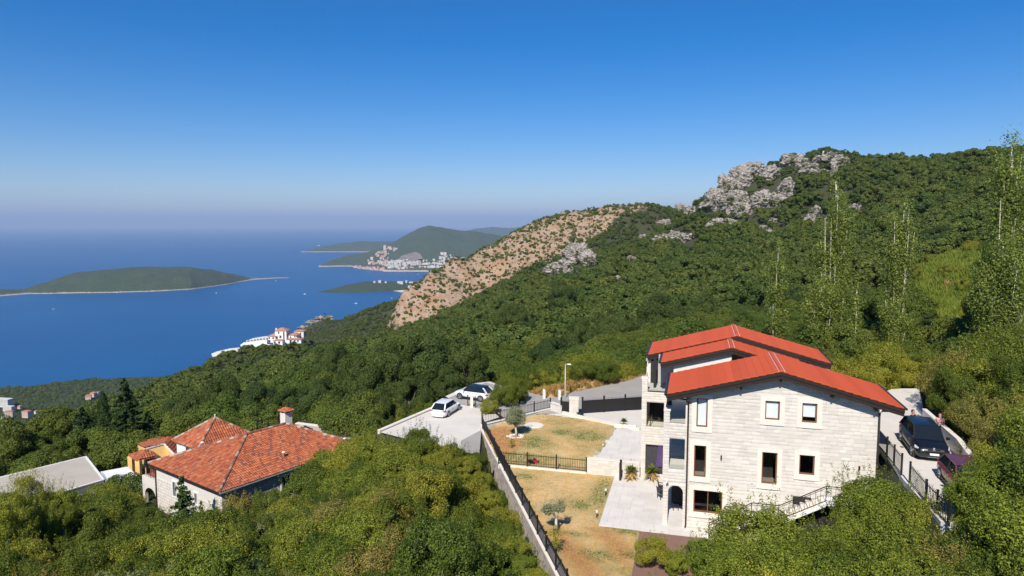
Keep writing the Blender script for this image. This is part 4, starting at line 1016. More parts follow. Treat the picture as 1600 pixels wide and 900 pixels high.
scatter_obj('lawn_grass', P[sel], t1, "short green grass in the lawns' greener patches"); scatter_obj('dry_lawn_grass', P[~sel], t3, "short dried straw coloured grass on the lawns")
for i, (px, top, Y_, s_, kd) in enumerate([(712,702,57,.55,'bush_yellow'),(728,712,55,.6,'bush'),(742,706,56,.5,'bush_dark'),(752,738,51.5,.5,'bush'),(765,765,48,.5,'bush_yellow'),(776,792,45.5,.5,'bush'),(792,815,43,.5,'bush_dark'),(806,838,40.5,.5,'bush_yellow'),(820,868,38,.45,'bush'),(840,890,36,.4,'bush_yellow'),(700,696,58,.5,'bush')]):
    p = aty(px, top, Y_); Hk = {'bush': 3.2, 'bush_dark': 3.6, 'bush_yellow': 2.8}[kd]*s_; plant(kd, i, p[0], p[1], s_, 'wall_bush', ["small","low","rounded","leafy","bright","stubby","spreading","short","loose","little","scrubby"][i] + ' ' + LOOK[kd] + ' growing at the foot of the rough retaining wall', 'bush', 'bushes along the retaining wall', z=p[2]-Hk*1.05, rz=i*1.3)
# ---------------------------------------------------------------- masonry helper
def stone_mesh(name, mat):
    "unit block: x 0..1, z 0..1, front at y = -1, chamfered"
    c = .02; cz = .05
    V = [(0,0,0),(1,0,0),(1,0,1),(0,0,1),(0,-.85,0),(1,-.85,0),(1,-.85,1),(0,-.85,1),(c,-1,cz),(1-c,-1,cz),(1-c,-1,1-cz),(c,-1,1-cz)]
    Fc = [(0,1,5,4),(1,2,6,5),(2,3,7,6),(3,0,4,7),(4,5,9,8),(5,6,10,9),(6,7,11,10),(7,4,8,11),(8,9,10,11)]
    m = bpy.data.meshes.new(name); m.from_pydata(V, [], Fc); m.update(); m.materials.append(mat); return m, V, Fc
STONE_MESH, SV, SF = stone_mesh('stone block', M['stone'])
OLD_MESH, _, _ = stone_mesh('old stone block', M['oldstone'])
def courses(u0, u1, w0, w1, h, lmin, lmax, holes, topf=None, seed=1, joint=.009, gap=.5):
    "rectangles (u,w,length,height,thickness) filling a wall field, leaving out holes"
    rg = random.Random(seed); out = []; w = w0
    while w < w1 - .04:
        hh = min(h * rg.uniform(.9, 1.1), w1 - w); wm = w + hh*.5
        segs = [(u0, u1)]
        for (a, b, c, d) in holes:
            if c < wm < d:
                ns = []
                for (p, q) in segs:
                    if b <= p or a >= q: ns.append((p, q))
                    else:
                        if a > p: ns.append((p, a))
                        if b < q: ns.append((b, q))
                segs = ns
        for (p, q) in segs:
            u = p
            first = True
            while u < q - .03:
                L = rg.uniform(lmin, lmax) * (rg.uniform(.4, 1) if first else 1); first = False
                if q - (u + L) < lmin * .5: L = q - u
                if topf is None or topf(u + L/2) > w + hh*.45:
                    out.append((u + joint/2, w + joint/2, L - joint, hh - joint, rg.uniform(.022, .034)))
                u += L
        w += hh
    return out
def lay(blocks, T, parent, name, mesh, mat, nsolo, key):
    "T maps (u, w, out) to local coordinates with axis vectors; the nearest blocks become parts, the rest one joined part"
    O_, U_, N_ = T            # origin, along, outward (unit); up is z
    bl = sorted(blocks, key=key)
    ang = atan2(U_[1], U_[0])
    for (u, w, L, h, t) in bl[:nsolo]:
        o = link(name, mesh, parent, (O_[0] + U_[0]*u, O_[1] + U_[1]*u, O_[2] + w), ang, (L, t, h))
    rest = bl[nsolo:]
    if rest:
        A = np.array(rest); n = len(A); B = np.array(SV)
        P = np.zeros((n, 12, 3))
        x = A[:, None, 0] + B[None, :, 0]*A[:, None, 2]; z = A[:, None, 1] + B[None, :, 2]*A[:, None, 3]; y = -B[None, :, 1]*A[:, None, 4]
        P[..., 0] = O_[0] + U_[0]*x + N_[0]*y; P[..., 1] = O_[1] + U_[1]*x + N_[1]*y; P[..., 2] = O_[2] + z
        F_ = (np.array(SF)[None] + 12*np.arange(n)[:, None, None]).reshape(-1, 4)
        o = link('stonework', np_mesh('stonework', P.reshape(-1, 3), F_, mat), parent); o["kind"] = 'stuff'
def wall_with_holes(mb, u0, u1, w0, w1, y0, y1, holes, topf=None):
    "backing wall in the xz plane between y0 and y1"
    us = sorted({u0, u1, *[a for h in holes for a in h[:2] if u0 < a < u1]} | ({5.6} if topf else set()))
    ws = sorted({w0, w1, *[a for h in holes for a in h[2:] if w0 < a < w1]})
    for i in range(len(us)-1):
        for j in range(len(ws)-1):
            um, wm = (us[i]+us[i+1])/2, (ws[j]+ws[j+1])/2
            if any(a < um < b and c < wm < d for a, b, c, d in holes): continue
            mb.box(us[i], us[i+1], y0, y1, ws[j], ws[j+1])
        if topf:
            a, b = us[i], us[i+1]
            mb.hexa([(a,y0,w1),(b,y0,w1),(b,y1,w1),(a,y1,w1)], [(a,y0,topf(a)),(b,y0,topf(b)),(b,y1,topf(b)),(a,y1,topf(a))])

# ---------------------------------------------------------------- the stone house with red roofs
house = thing('stone_house', "large pale stone villa with three stepped red gable roofs", 'house', tuple(HO), -HA)
WIN = [(.57,1.26,6.9,8.8,'blind'), (4.77,5.64,7.7,8.92,'blind'), (6.95,7.82,7.68,8.92,'half'), (.48,1.24,3.55,5.66,'dark'), (4.68,5.60,3.5,5.57,'dark'), (6.90,7.80,4.32,5.58,'dark'), (.51,2.33,1.15,2.65,'wide')]
UR, WR, SL = 5.6, 10.98, .27
top = lambda u: WR - .32 - SL*abs(u - UR)
mb = MB(); holes = [w[:4] for w in WIN]
wall_with_holes(mb, 0, 11.35, -.6, 8.95, .05, .34, holes)
mb.hexa([(0,.05,8.95),(UR,.05,8.95),(UR,.34,8.95),(0,.34,8.95)], [(0,.05,top(0)),(UR,.05,top(UR)),(UR,.34,top(UR)),(0,.34,top(0))])
mb.hexa([(UR,.05,8.95),(11.35,.05,8.95),(11.35,.34,8.95),(UR,.34,8.95)], [(UR,.05,top(UR)),(11.35,.05,top(11.35)),(11.35,.34,top(11.35)),(UR,.34,top(UR))])
mb.box(11.05, 11.35, .34, 5.4, -.6, 9.1); mb.box(0, .3, .34, 5.4, -.6, 9.1); mb.box(0, 11.35, 5.4, 5.7, -.6, 9.1)
mb.obj('wall', M['stone_back'], house)
MB().box(.31, 11.04, .36, 5.39, 3.15, 3.35).box(.31, 11.04, .36, 5.39, 6.4, 6.6).box(.31,11.04,.36,5.39,.0,.1).obj('storey_floor', M['floor_room'], house)
hol2 = [(a-.27, b+.27, c-.33, d+.24) for a, b, c, d, _ in WIN]
bl = courses(0, 11.35, 0, 10.7, .235, .38, .72, hol2, lambda u: top(u) + .02, 3)
lay(bl, ((0, .05, 0), (1, 0, 0), (0, -1, 0)), house, 'stone_block', STONE_MESH, M['stone'], 290, lambda b: (-b[2]*b[3]*(1+.03*b[0])))
# windows: surround (proud stone frame) > sash frame, pane, blind
for (a, b, c, d, kind) in WIN:
    sx, sb, st = .29, .35, .26; y0, y1 = -.035, .12; m = MB()
    m.box(a-sx, a, y0, y1, c-sb, d+st); m.box(b, b+sx, y0, y1, c-sb, d+st); m.box(a, b, y0, y1, d, d+st); m.box(a, b, y0-.02, y1, c-sb, c)
    w = m.obj('window', M['trim'], house)
    f = .075; m = MB(); m.box(a, a+f, .10, .18, c, d); m.box(b-f, b, .10, .18, c, d); m.box(a+f, b-f, .10, .18, d-f, d); m.box(a+f, b-f, .10, .18, c, c+f)
    if kind == 'wide': m.box((a+b)/2-.03, (a+b)/2+.03, .11, .17, c+f, d-f)
    m.obj('window_frame', M['woodframe'], w)
    MB().poly([(a+f,.14,c+f),(b-f,.14,c+f),(b-f,.14,d-f),(a+f,.14,d-f)]).obj('pane', M['glass'], w)
    if kind in ('blind', 'half'): MB().box(a+f+.01, b-f-.01, .19, .20, (c+f if kind == 'blind' else c + .32), d-f).obj('blind', M['blind'], w)
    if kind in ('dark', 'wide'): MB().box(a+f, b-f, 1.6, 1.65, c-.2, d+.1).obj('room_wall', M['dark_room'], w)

# roofs: course by course panels, fascia boards, ridge cap
def gable(parent, ur, wr, half, v0, v1, sl, ncourse=15, ridge_w=.30, seed=1):
    rg = random.Random(seed); th = .05
    for sgn in (-1, 1):
        for i in range(ncourse):
            a = half * (1 - i/ncourse); b = half * (1 - (i+1)/ncourse) - .03
            za = wr - sl*a + .035; zb = wr - sl*b
            xa, xb = ur + sgn*a, ur + sgn*b
            m = MB(); P = lambda x, v, z: (x, v, z)
            q = [P(xa,v0,za-th),P(xb,v0,zb-th),P(xb,v1,zb-th),P(xa,v1,za-th)]; t = [P(xa,v0,za),P(xb,v0,zb),P(xb,v1,zb),P(xa,v1,za)]
            if sgn > 0: q = q[::-1]; t = t[::-1]
            m.hexa(q, t).obj('roof_panel', M['roof_red'], parent)
        # barge board: two stacked dark boards along the slope, eave board along the side
        for (off, dep, hh) in ((.0, .05, .20), (-.235, .0, .20)):
            xe, ze = ur + sgn*(half+.02), wr - sl*(half+.02) - .06 + off; m = MB()
            for (ya, yb) in ((v0-.05-dep*.6, v0+.06), ):
                q = [(ur, ya, wr-.05+off-hh), (xe, ya, ze-hh), (xe, yb, ze-hh), (ur, yb, wr-.05+off-hh)]; t = [(x, y, z+hh) for x, y, z in q]
                if sgn < 0: q = q[::-1]; t = t[::-1]
                m.hexa(q, t)
            m.obj('barge_board', M['fascia'], parent)
        xe = ur + sgn*half; ze = wr - sl*half
        MB().box(min(xe, xe+sgn*.06), max(xe, xe+sgn*.06), v0, v1, ze-.30, ze+.02).obj('eave_board', M['fascia'], parent)
        m = MB()
        m.tube([(xe+sgn*.13, v0-.02, ze-.05), (xe+sgn*.13, v1, ze-.05)], .075, 8); m.obj('gutter', M['fascia'], parent)
        # soffit
        q = [(ur, v0+.06, wr-.34), (xe, v0+.06, ze-.30), (xe, v1, ze-.30), (ur, v1, wr-.34)]
        if sgn < 0: q = q[::-1]
        t = [(x, y, z+.06) for x, y, z in q]; MB().hexa(q, t).obj('soffit', M['woodframe'], parent)
    m = MB(); k = ridge_w/2
    m.hexa([(ur-k,v0-.03,wr-.02),(ur+k,v0-.03,wr-.02),(ur+k,v1,wr-.02),(ur-k,v1,wr-.02)], [(ur-k*.5,v0-.03,wr+.09),(ur+k*.5,v0-.03,wr+.09),(ur+k*.5,v1,wr+.09),(ur-k*.5,v1,wr+.09)]); m.obj('ridge_cap', M['roof_red'], parent)
    MB().box(ur-k-.03, ur-k-.005, v0-.02, v1, wr-.03, wr+.03).box(ur+k+.005, ur+k+.03, v0-.02, v1, wr-.03, wr+.03).obj('ridge_flashing', M['white'], parent)
gable(house, UR, WR, 6.9, -.62, 5.75, SL)
gable(house, 3.06, 10.95, 5.15, 7.55, 11.3, SL, 11, seed=2)
gable(house, 3.63, 11.25, 6.95, 11.45, 17.5, SL, 15, seed=3)
for u in (3.25, 5.6, 8.6, 11.05):
    MB().box(u-.06, u+.06, -.5, .05, top(u)-.42, top(u)-.12).obj('roof_bracket', M['fascia'], house)
MB().box(-.06, .06, -.42, .05, top(0)-.45, top(0)-.1).obj('roof_bracket', M['woodframe'], house)
# down pipes
m = MB(); m.tube([(-1.42,-.45,9.0),(-1.35,-.42,8.9),(-.1,-.16,8.68),(.05,-.12,8.5),(.05,-.12,.35),(.02,-.25,.1)], .055, 8); m.obj('downpipe', M['fascia'], house, True)
m = MB(); m.tube([(12.55,-.3,8.95),(12.4,-.25,8.82),(11.45,-.14,8.75),(11.33,-.12,8.6),(11.33,-.12,0)], .055, 8); m.obj('downpipe', M['fascia'], house, True)
for u, w in ((2.18, 5.0), (10.35, 5.05)):
    MB().box(u-.045, u+.045, -.13, -.0, w-.12, w+.12).obj('wall_lamp', M['plastic_black'], house)

# bay B: stacked loggia at the near corner
bhol = [(-1.12, -.12, 7.0, 9.2), (-1.12, -.12, 3.89, 5.97), (-1.14, -.17, 0, 2.86)]
mb = MB(); wall_with_holes(mb, -1.47, -.0, -.3, 7.0, .05, .32, bhol)
mb.box(-1.47, -1.12, .05, .4, 7.0, 7.82); mb.box(-.12, -.0, .05, .32, 7.0, 8.75)
seg = 14; cxa, r0, wz = -.655, .485, 2.30
for i in range(seg):
    a0, a1 = pi*i/seg, pi*(i+1)/seg
    p0 = (cxa + r0*cos(a0), wz + r0*sin(a0)); p1 = (cxa + r0*cos(a1), wz + r0*sin(a1))
    mb.hexa([(p1[0],.05,p1[1]),(p0[0],.05,p0[1]),(p0[0],.32,p0[1]),(p1[0],.32,p1[1])], [(p1[0],.05,2.86),(p0[0],.05,2.86),(p0[0],.32,2.86),(p1[0],.32,2.86)])
mb.obj('loggia_wall', M['stone_back'], house)
mb2 = MB()
def arch_skip(b): # block outside the arch?
    um, wm = b[0]+b[2]/2, b[1]+b[3]/2
    return not (wm < 2.86 and wm > 2.2 and ((um-cxa)**2 + (wm-wz)**2) < (r0+.12)**2)
bb = courses(-1.47, 0, 0, 7.0, .2, .35, .6, [(-1.12,-.12,3.89,5.97), (-1.14,-.17,-1,2.3)], None, 9, joint=.009)
bb += courses(-1.47, -1.12, 7.0, 7.8, .2, .36, .5, [], None, 10)
bb = [b for b in bb if not (b[1]+b[3] > 2.3 and b[1] < 2.86 and b[0] < 0)]
for i in range(6):
    w = 2.3 + i*.095; ch_ = r0**2 - max(0, w+.02-wz)**2; hx = sqrt(ch_) if ch_ > 0 else 0
    for (p, q) in ((-1.47, cxa-hx-.0), (cxa+hx, 0)):
        if q-p > .05: bb.append((p+.004, w, q-p-.008, .088, .03))
for i in range(0):
    w = 2.3 + i*.045
    hx = sqrt(max(0, r0**2 - (w+.03-wz)**2)) if w+.03-wz < r0 else 0
    for (p, q) in ((-1.14, cxa-hx), (cxa+hx, -.17)):
        if q-p > .03: bb.append((p, w, q-p, .042, .045))
lay(bb, ((0, .05, 0), (1, 0, 0), (0, -1, 0)), house, 'stone_block', STONE_MESH, M['stone'], 0, lambda b: -b[0])
MB().box(-1.52, -1.07, -.03, .45, 7.82, 7.93).obj('pillar_cap', M['trim'], house)
MB().box(-.95, 0, .0, .3, 8.8, 9.12).obj('loggia_beam', M['plaster'], house)
# loggia floors and the gallery running along the house
MB().box(-1.45, -.01, .33, 7.9, 3.55, 3.83).box(-1.45, -.01, .33, 7.4, 6.68, 6.96).obj('gallery_floor', M['trim'], house)
MB().box(-.01, .0, .4, 5.6, 0, 9.0).obj('gallery_wall', M['shaded_plaster'], house)
for w in (3.84, 6.97):
    g = MB().box(-1.10, -.14, .12, .135, w+.03, w+.95).obj('glass_railing', M['glass'], house)
    g2_ = MB().box(-1.40, -1.385, .45, 7.3, w+.02, w+.95).obj('glass_railing', M['glass'], house)
    MB().bar((-1.39,.45,w+.97),(-1.39,7.3,w+.97),.05).obj('rail', M['plastic_black'], g2_)
    MB().box(-1.12, -.12, .11, .15, w-.0, w+.05).obj('rail', M['plastic_black'], g)
for v in (3.6, 7.0):
    MB().box(-1.46, -1.2, v, v+.25, 0, 6.7).obj('gallery_pillar', M['stone_back'], house)
MB().box(-1.4, -1.15, 4.8, 5.0, 6.97, 9.0).obj('gallery_pillar', M['fascia'], house)
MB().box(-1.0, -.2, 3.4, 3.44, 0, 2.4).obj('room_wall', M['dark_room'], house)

# bay A: taller block further back with roof terrace
AY = 8.45
ahol = [(-3.17,-1.83,4.12,6.15), (-3.2,-1.84,.3,2.72)]
mb = MB(); wall_with_holes(mb, -3.56, -.3, -.3, 6.95, AY, AY+.3, ahol)
mb.box(-3.56, -3.12, AY, AY+.45, 6.95, 7.98); mb.box(-3.56,-3.26,AY+.3,14,-.3,6.95); mb.box(-3.3, 0, AY+3.2, AY+3.5, -.3, 6.7)
mb.box(-3.5, -3.05, 12.7, 13.15, 6.95, 8.6)
mb.obj('block_wall', M['stone_back'], house)
ab = courses(-3.56, -.3, 0, 6.95, .2, .35, .65, ahol, None, 12) + courses(-3.56, -3.12, 6.95, 7.95, .2, .4, .6, [], None, 13)
lay(ab, ((0, AY, 0), (1, 0, 0), (0, -1, 0)), house, 'stone_block', STONE_MESH, M['stone'], 0, lambda b: b[0])
MB().box(-3.62, -3.06, AY-.05, AY+.5, 7.98, 8.1).obj('pillar_cap', M['trim'], house)
MB().box(-3.56, -2.99, 12.64, 13.2, 8.6, 8.72).obj('pillar_cap', M['trim'], house)
MB().box(-3.25, .0, AY+.31, 15, 6.72, 6.97).obj('terrace_floor', M['slab'], house)
MB().box(-3.25, -.3, AY+.31, AY+3.1, 3.7, 3.95).obj('terrace_floor', M['slab'], house)
g = MB().box(-3.1, -1.4, AY+.1, AY+.115, 6.98, 7.75).obj('glass_railing', M['glass'], house)
MB().box(-3.1, -1.4, AY+.07, AY+.14, 6.955, 7.04).obj('rail', M['plastic_black'], g)
g = MB().box(-3.4, -3.385, AY+.5, 12.6, 6.98, 7.8).obj('glass_railing', M['glass'], house)
MB().bar((-3.39,AY+.5,7.82),(-3.39,12.6,7.82),.06).obj('rail', M['trim'], g)
g = MB().box(-3.15, -1.85, AY+.12, AY+.135, 3.99, 4.95).obj('glass_railing', M['glass'], house)
MB().box(-3.17, -1.83, AY+.09, AY+.16, 3.96, 4.02).obj('rail', M['plastic_black'], g)
MB().bar((-3.0,AY+.6,4.95),(-3.0,AY+3.1,4.95),.06).bar((-2.95,AY+.5,4.0),(-2.6,AY+3,5.9),.06).obj('inner_rail', M['plastic_black'], house)
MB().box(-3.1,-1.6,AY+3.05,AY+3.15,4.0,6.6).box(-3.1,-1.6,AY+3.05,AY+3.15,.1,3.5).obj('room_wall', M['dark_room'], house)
# hanging striped cloth and a purple coat-like drape in the lower opening
m = MB()
for i in range(19):
    u = -3.18 + i*.071; m.box(u, u+.052, AY+.2+(.02 if i % 2 else 0), AY+.23+(.02 if i % 2 else 0), .35, 2.68)
m.obj('striped_curtain', M['curtain'], house)
m = MB(); fo = [(-2.3,2.6),(-2.1,2.62),(-1.9,2.6),(-1.86,1.9),(-1.88,1.0),(-2.0,.92),(-2.15,.98),(-2.32,.95),(-2.36,1.7)]
m.hexa([(-2.38,AY+.1,.95),(-1.87,AY+.05,.95),(-1.87,AY+.18,.95),(-2.38,AY+.18,.95)], [(-2.22,AY+.1,2.62),(-1.9,AY+.08,2.62),(-1.9,AY+.16,2.62),(-2.22,AY+.16,2.62)])
for k in range(4): m.tube([(-2.3+.12*k, AY+.07, .97), (-2.18+.08*k, AY+.08, 2.6)], .03, 6)
m.obj('purple_drape', M['purple'], house)
# upper middle block: walls under the second roof, with a dark terrace door
mb = MB(); mb.hexa([(-1.15,7.85,6.9),(9,7.85,6.9),(9,8.1,6.9),(-1.15,8.1,6.9)], [(-1.15,7.85,9.4),(9,7.85,9.4),(9,8.1,9.4),(-1.15,8.1,9.4)])
mb.hexa([(-1.15,7.85,9.4),(3.06,7.85,9.4),(3.06,8.1,9.4),(-1.15,8.1,9.4)], [(-1.15,7.85,9.5),(3.06,7.85,10.6),(3.06,8.1,10.6),(-1.15,8.1,9.5)])
mb.box(-1.15, 9, 5.8, 7.85, 0, 6.9)
mb.obj('upper_wall', M['plaster'], house)
MB().box(-2.45, -1.15, 11.25, 11.4, 6.97, 9.45).box(-1.17,-1.15,8.1,11.3,6.97,9.4).obj('upper_wall', M['shaded_plaster'], house)  # wall painted grey for the shade beneath the second roof
MB().box(-3.4, 10.3, 11.75, 12.0, 0, 9.2).box(-1.1, 8.2, 11.75, 12.0, 9.2, 9.9).box(10.1,10.3,12,17.4,0,9.1).obj('rear_wall', M['stone_back'], house)
MB().box(-3.1, -2.5, 11.6, 11.7, 6.98, 9.2).obj('terrace_door', M['dark_room'], house)
MB().box(-2.75, -2.55, 9.9, 10.15, 6.97, 9.45).obj('post', M['plastic_black'], house)
m = MB()
m.box(-.02, .0, .3, .31, 0, .01)

# outside stair along the facade, with its iron railing
stair = thing('garden_stair', "white outdoor stair climbing along the facade to the driveway", 'stair', hw(0, -1.55), -HA)
def flight(u0, w0, u1, w1, n, v0=0, v1=1.05):
    for i in range(n):
        a = u0 + (u1-u0)*i/n; b = u0 + (u1-u0)*(i+1)/n; w = w0 + (w1-w0)*(i+1)/n
        MB().box(a, b, v0, v1, w-.17, w).obj('step', M['trim'], stair)
    m = MB(); m.hexa([(u0,v0-.06,w0-.28),(u1,v0-.06,w1-.28),(u1,v1,w1-.28),(u0,v1,w0-.28)], [(u0,v0-.06,w0-.03),(u1,v0-.06,w1-.03),(u1,v1,w1-.03),(u0,v1,w0-.03)]); m.obj('stair_slab', M['white'], stair)
flight(1.55, .0, 4.0, 1.75, 9); flight(5.6, 1.75, 8.25, 3.25, 8)
MB().box(4.0, 5.6, -.06, 1.05, 1.57, 1.75).obj('landing', M['white'], stair); MB().box(8.25, 11.6, -.06, 1.05, 3.05, 3.25).obj('landing', M['white'], stair)
MB().box(5.2, 5.6, .1, .9, 0, 1.57).obj('stair_support', M['plaster'], stair); MB().box(9.4, 9.7, .1, .9, 0, 3.05).obj('stair_support', M['plaster'], stair)
MB().box(6.6, 9.3, 1.25, 1.45, .2, 2.9).obj('dark_panel', M['dark_room'], stair)  # dark panel beneath the upper flight
path = [((1.5,1.15),(4.0,2.75)), ((4.0,2.75),(5.6,2.75)), ((5.6,2.75),(8.25,4.25)), ((8.25,4.25),(11.5,4.25))]
base = [((1.5,.15),(4.0,1.85)), ((4.0,1.85),(5.6,1.85)), ((5.6,1.85),(8.25,3.35)), ((8.25,3.35),(11.5,3.35))]
for (p, q), (r, s_) in zip(path, base):
    MB().bar((p[0],-.03,p[1]),(q[0],-.03,q[1]),.045).obj('handrail', M['iron'], stair)
    MB().bar((p[0],-.03,p[1]-.12),(q[0],-.03,q[1]-.12),.025).obj('rail', M['iron'], stair)
    MB().bar((r[0],-.03,r[1]),(s_[0],-.03,s_[1]),.03).obj('rail', M['iron'], stair)
    n = max(2, int((q[0]-p[0])/.27))
    for i in range(n):
        t = i/n; u = p[0] + (q[0]-p[0])*t; MB().bar((u,-.03, r[1]+(s_[1]-r[1])*t),(u,-.03,p[1]+(q[1]-p[1])*t), .045 if i == 0 else .02).obj('baluster', M['iron'], stair)
# ---------------------------------------------------------------- ground sheets
def sheet(name, pts, z, mat, th=.0):
    P = [(p[0], p[1], z) for p in pts]; m = MB().poly(P if sum(P[i][0]*P[(i+1) % len(P)][1]-P[(i+1) % len(P)][0]*P[i][1] for i in range(len(P))) > 0 else P[::-1])
    o = m.obj(name, mat); tag(o, kind='structure'); return o
sheet('parking_place', LOT, ZG, M['concrete'])
sheet('road', ROAD, ZG+.03, M['asphalt'])
sheet('ramp', [g2(720,689), g2(752,672), g2(749,712), g2(722,705)], ZG+.02, M['asphalt'])
sheet('gravel_yard', [g2(700,622), g2(759,598), g2(797,607), g2(772,622), g2(766,642), g2(711,630)], ZG+.012, M['asphalt'])
sheet('driveway', DRIVE, ZD, M['concrete'])
MB().prism(DRIVE, ZD-6, ZD-.02).obj('driveway_bank', M['stone_back'])["kind"] = 'structure'
# lawn with its upper terrace: a sheet in the frame of the house
def lawn_h(u, v): return 0.0 + .45 * smooth((v - 8.3) / 4.0)
def frame_sheet(name, poly, nu, nv, hf, mat, parent=None, dz=0.0):
    us = np.linspace(min(p[0] for p in poly), max(p[0] for p in poly), nu); vs = np.linspace(min(p[1] for p in poly), max(p[1] for p in poly), nv)
    V = []; idx = {}; Fc = []
    U, W = np.meshgrid(us, vs); D = polydist(U, W, poly); 
    for j in range(nv):
        for i in range(nu):
            p = hw(U[j, i], W[j, i], float(hf(U[j, i], W[j, i])) + dz); V.append(p)
    for j in range(nv-1):
        for i in range(nu-1):
            if max(D[j, i], D[j, i+1], D[j+1, i], D[j+1, i+1]) <= .28: Fc.append((j*nu+i, j*nu+i+1, (j+1)*nu+i+1, (j+1)*nu+i))
    m = bpy.data.meshes.new(name); m.from_pydata([tuple(v) for v in V], [], Fc); m.update(); m.materials.append(mat)
    m.polygons.foreach_set('use_smooth', [True]*len(m.polygons)); return link(name, m), U, W
FU = lambda v: -18.85 + (15.6 - v) * .523          # left fence line, u as a function of v
lawnpoly = [(FU(15.4)+.1,15.4),(FU(-12)+.1,-12),(-2.95,-12),(-2.85,-1.35),(-5.6,-1.35),(-5.5,8.0),(-7.8,8.2),(-6.9,20.0),(-8.5,21.3),(-14.6,22.6),(FU(17)+1.5,18.5)]
lo, U, W = frame_sheet('lawn', lawnpoly, 120, 200, lawn_h, M['lawn'], dz=.02); tag(lo, kind='structure')
soil = smooth(.5 - polydist(U, W, [(-19.4,15.5),(-15.4,9.2),(-14.2,12.5),(-15.6,16.5),(-17.2,17.5)]) / 1.6) + .95*smooth(.5 - polydist(U, W, [(-12,-12),(-9.5,-2.2),(-3,-1.2),(-3,-12)]) / 2.2)*(.55+.45*np.sin(U*1.7+W*1.1))
at = lo.data.attributes.new('soil', 'FLOAT', 'POINT'); at.data.foreach_set('value', np.clip(soil, 0, 1).ravel().astype(np.float32))
gr = np.zeros(U.shape)
for (px_, py_, a_, b_, zz0) in GREENS:
    q_ = atz(px_, py_, ZG+zz0) - HO; gu, gv = q_@HU, q_@HV; gr = np.maximum(gr, np.exp(-(((U-gu)/a_)**2 + ((W-gv)/b_)**2)))
at = lo.data.attributes.new('green', 'FLOAT', 'POINT'); at.data.foreach_set('value', np.clip(gr*1.3, 0, 1).ravel().astype(np.float32))
# paving slabs of the terraces: parts of one pavement each
def paving(name, poly, z, su, sv, mat, joint=.012, nmax=300):
    root = link(name, None, None, tuple(HO + np.array([0, 0, z])), -HA); root["kind"] = 'structure'
    us = [p[0] for p in poly]; vs = [p[1] for p in poly]
    MB().prism(poly, -.22, -.035).obj('paving_bed', M['stone_back'], root)
    base = MB().box(0, 1, 0, 1, -.035, 0).mesh('paving_slab', mat)
    rg = random.Random(4); v = min(vs); out = []
    while v < max(vs):
        u = min(us) - rg.choice([0, .5]) * su
        while u < max(us):
            a, b = max(u, min(us)), min(u+su, max(us))
            if b - a > .12 and in_poly((a+b)/2, v+sv/2, poly):
                # trim against slanting side
                out.append((a, v, b-a-joint, min(sv, max(vs)-v)-joint))
            u += su
        v += sv
    out.sort(key=lambda q: q[1])
    for (a, b, la, lb) in out[:nmax]:
        link('paving_slab', base, root, (a, b, rg.uniform(-.002, .002)), None, (la, lb, 1))
    if len(out) > nmax:
        m = MB()
        for (a, b, la, lb) in out[nmax:]: m.box(a, a+la, b, b+lb, -.035, 0)
        m.obj('slab_field', mat, root)["kind"] = 'stuff'
    return root
paving('lower_terrace', [(-5.55,-1.3),(1.5,-1.3),(1.5,-.02),(-.05,-.02),(-.05,8.4),(-5.45,8.4)], .06, .9, .6, M['slab'])
paving('upper_terrace', [(-7.75,8.35),(-3.6,8.35),(-3.6,19.8),(-6.7,19.8)], .47, 1.0, .75, M['slab'], nmax=200)
sheet('front_paving', [hw(-2.9,-1.36)[:2], hw(11.3,-1.36)[:2], hw(11.3,-12)[:2], hw(-2.95,-12)[:2]], ZG+.01, M['brownpave'])
sheet('entrance_yard', [hw(-6.7,19.8)[:2], hw(-3.6,19.8)[:2], hw(-3.4,30)[:2], (14.2,71.2), (7.0,70.0), hw(-14.3,22.8)[:2], hw(-9,21.2)[:2]], ZG+.46, M['concrete'])
sheet('road_by_gate', [(6.9,70.2),(14.6,71.3),(17.5,80),(24,90),(22,94),(14.4,85.2),(7.3,79.6),(4.2,75.5),(1,72),(1,70)], ZG+.3, M['asphalt'])

# ---------------------------------------------------------------- walls
def rubble_wall(name, a, b, z0a, z0b, z1, thick, label, cat='wall', h=.30, lmin=.28, lmax=.6, side=1, nsolo=290, cap=True, mat='rubble'):
    a = np.array(a, float); b = np.array(b, float); L = np.linalg.norm(b-a); U_ = (b-a)/L; N_ = np.array([U_[1], -U_[0]]) * side
    o = thing(name, label, cat, (a[0], a[1], 0), 0)
    z0 = min(z0a, z0b)
    q = [(0,0),(U_[0]*L,U_[1]*L),(U_[0]*L-N_[0]*thick,U_[1]*L-N_[1]*thick),(-N_[0]*thick,-N_[1]*thick)]
    MB().prism(q, z0, z1-.002).obj('wall_core', M['stone_back'], o)
    if cap: MB().prism([(p[0]+N_[0]*.06*(1 if i < 2 else -1), p[1]+N_[1]*.06*(1 if i < 2 else -1)) for i, p in enumerate(q)], z1, z1+.08).obj('coping', M['trim'], o)
    bl = courses(0, L, z0, z1, h, lmin, lmax, [], None, 31)
    mesh, Vv, Ff = stone_mesh(name + ' stone', M[mat])
    # closest part of the wall first
    d = [np.hypot(a[0]+U_[0]*x[0], a[1]+U_[1]*x[0]) for x in bl]; order = {id(x): k for x, k in zip(bl, d)}
    lay(bl, ((0, 0, 0), (U_[0], U_[1], 0), (N_[0], N_[1], 0)), o, 'stone', mesh, M[mat], nsolo, lambda x: order[id(x)] - x[1]*.3)
    return o
FA = (-3.04, 65.4); FB = (3.35, 33.3)           # the left garden boundary on the plan
rubble_wall('retaining_wall', FA, FB, ZG-3.2, ZG-3.2, ZG+.05, .45, "long rough pinkish stone retaining wall below the black garden fence", side=1)
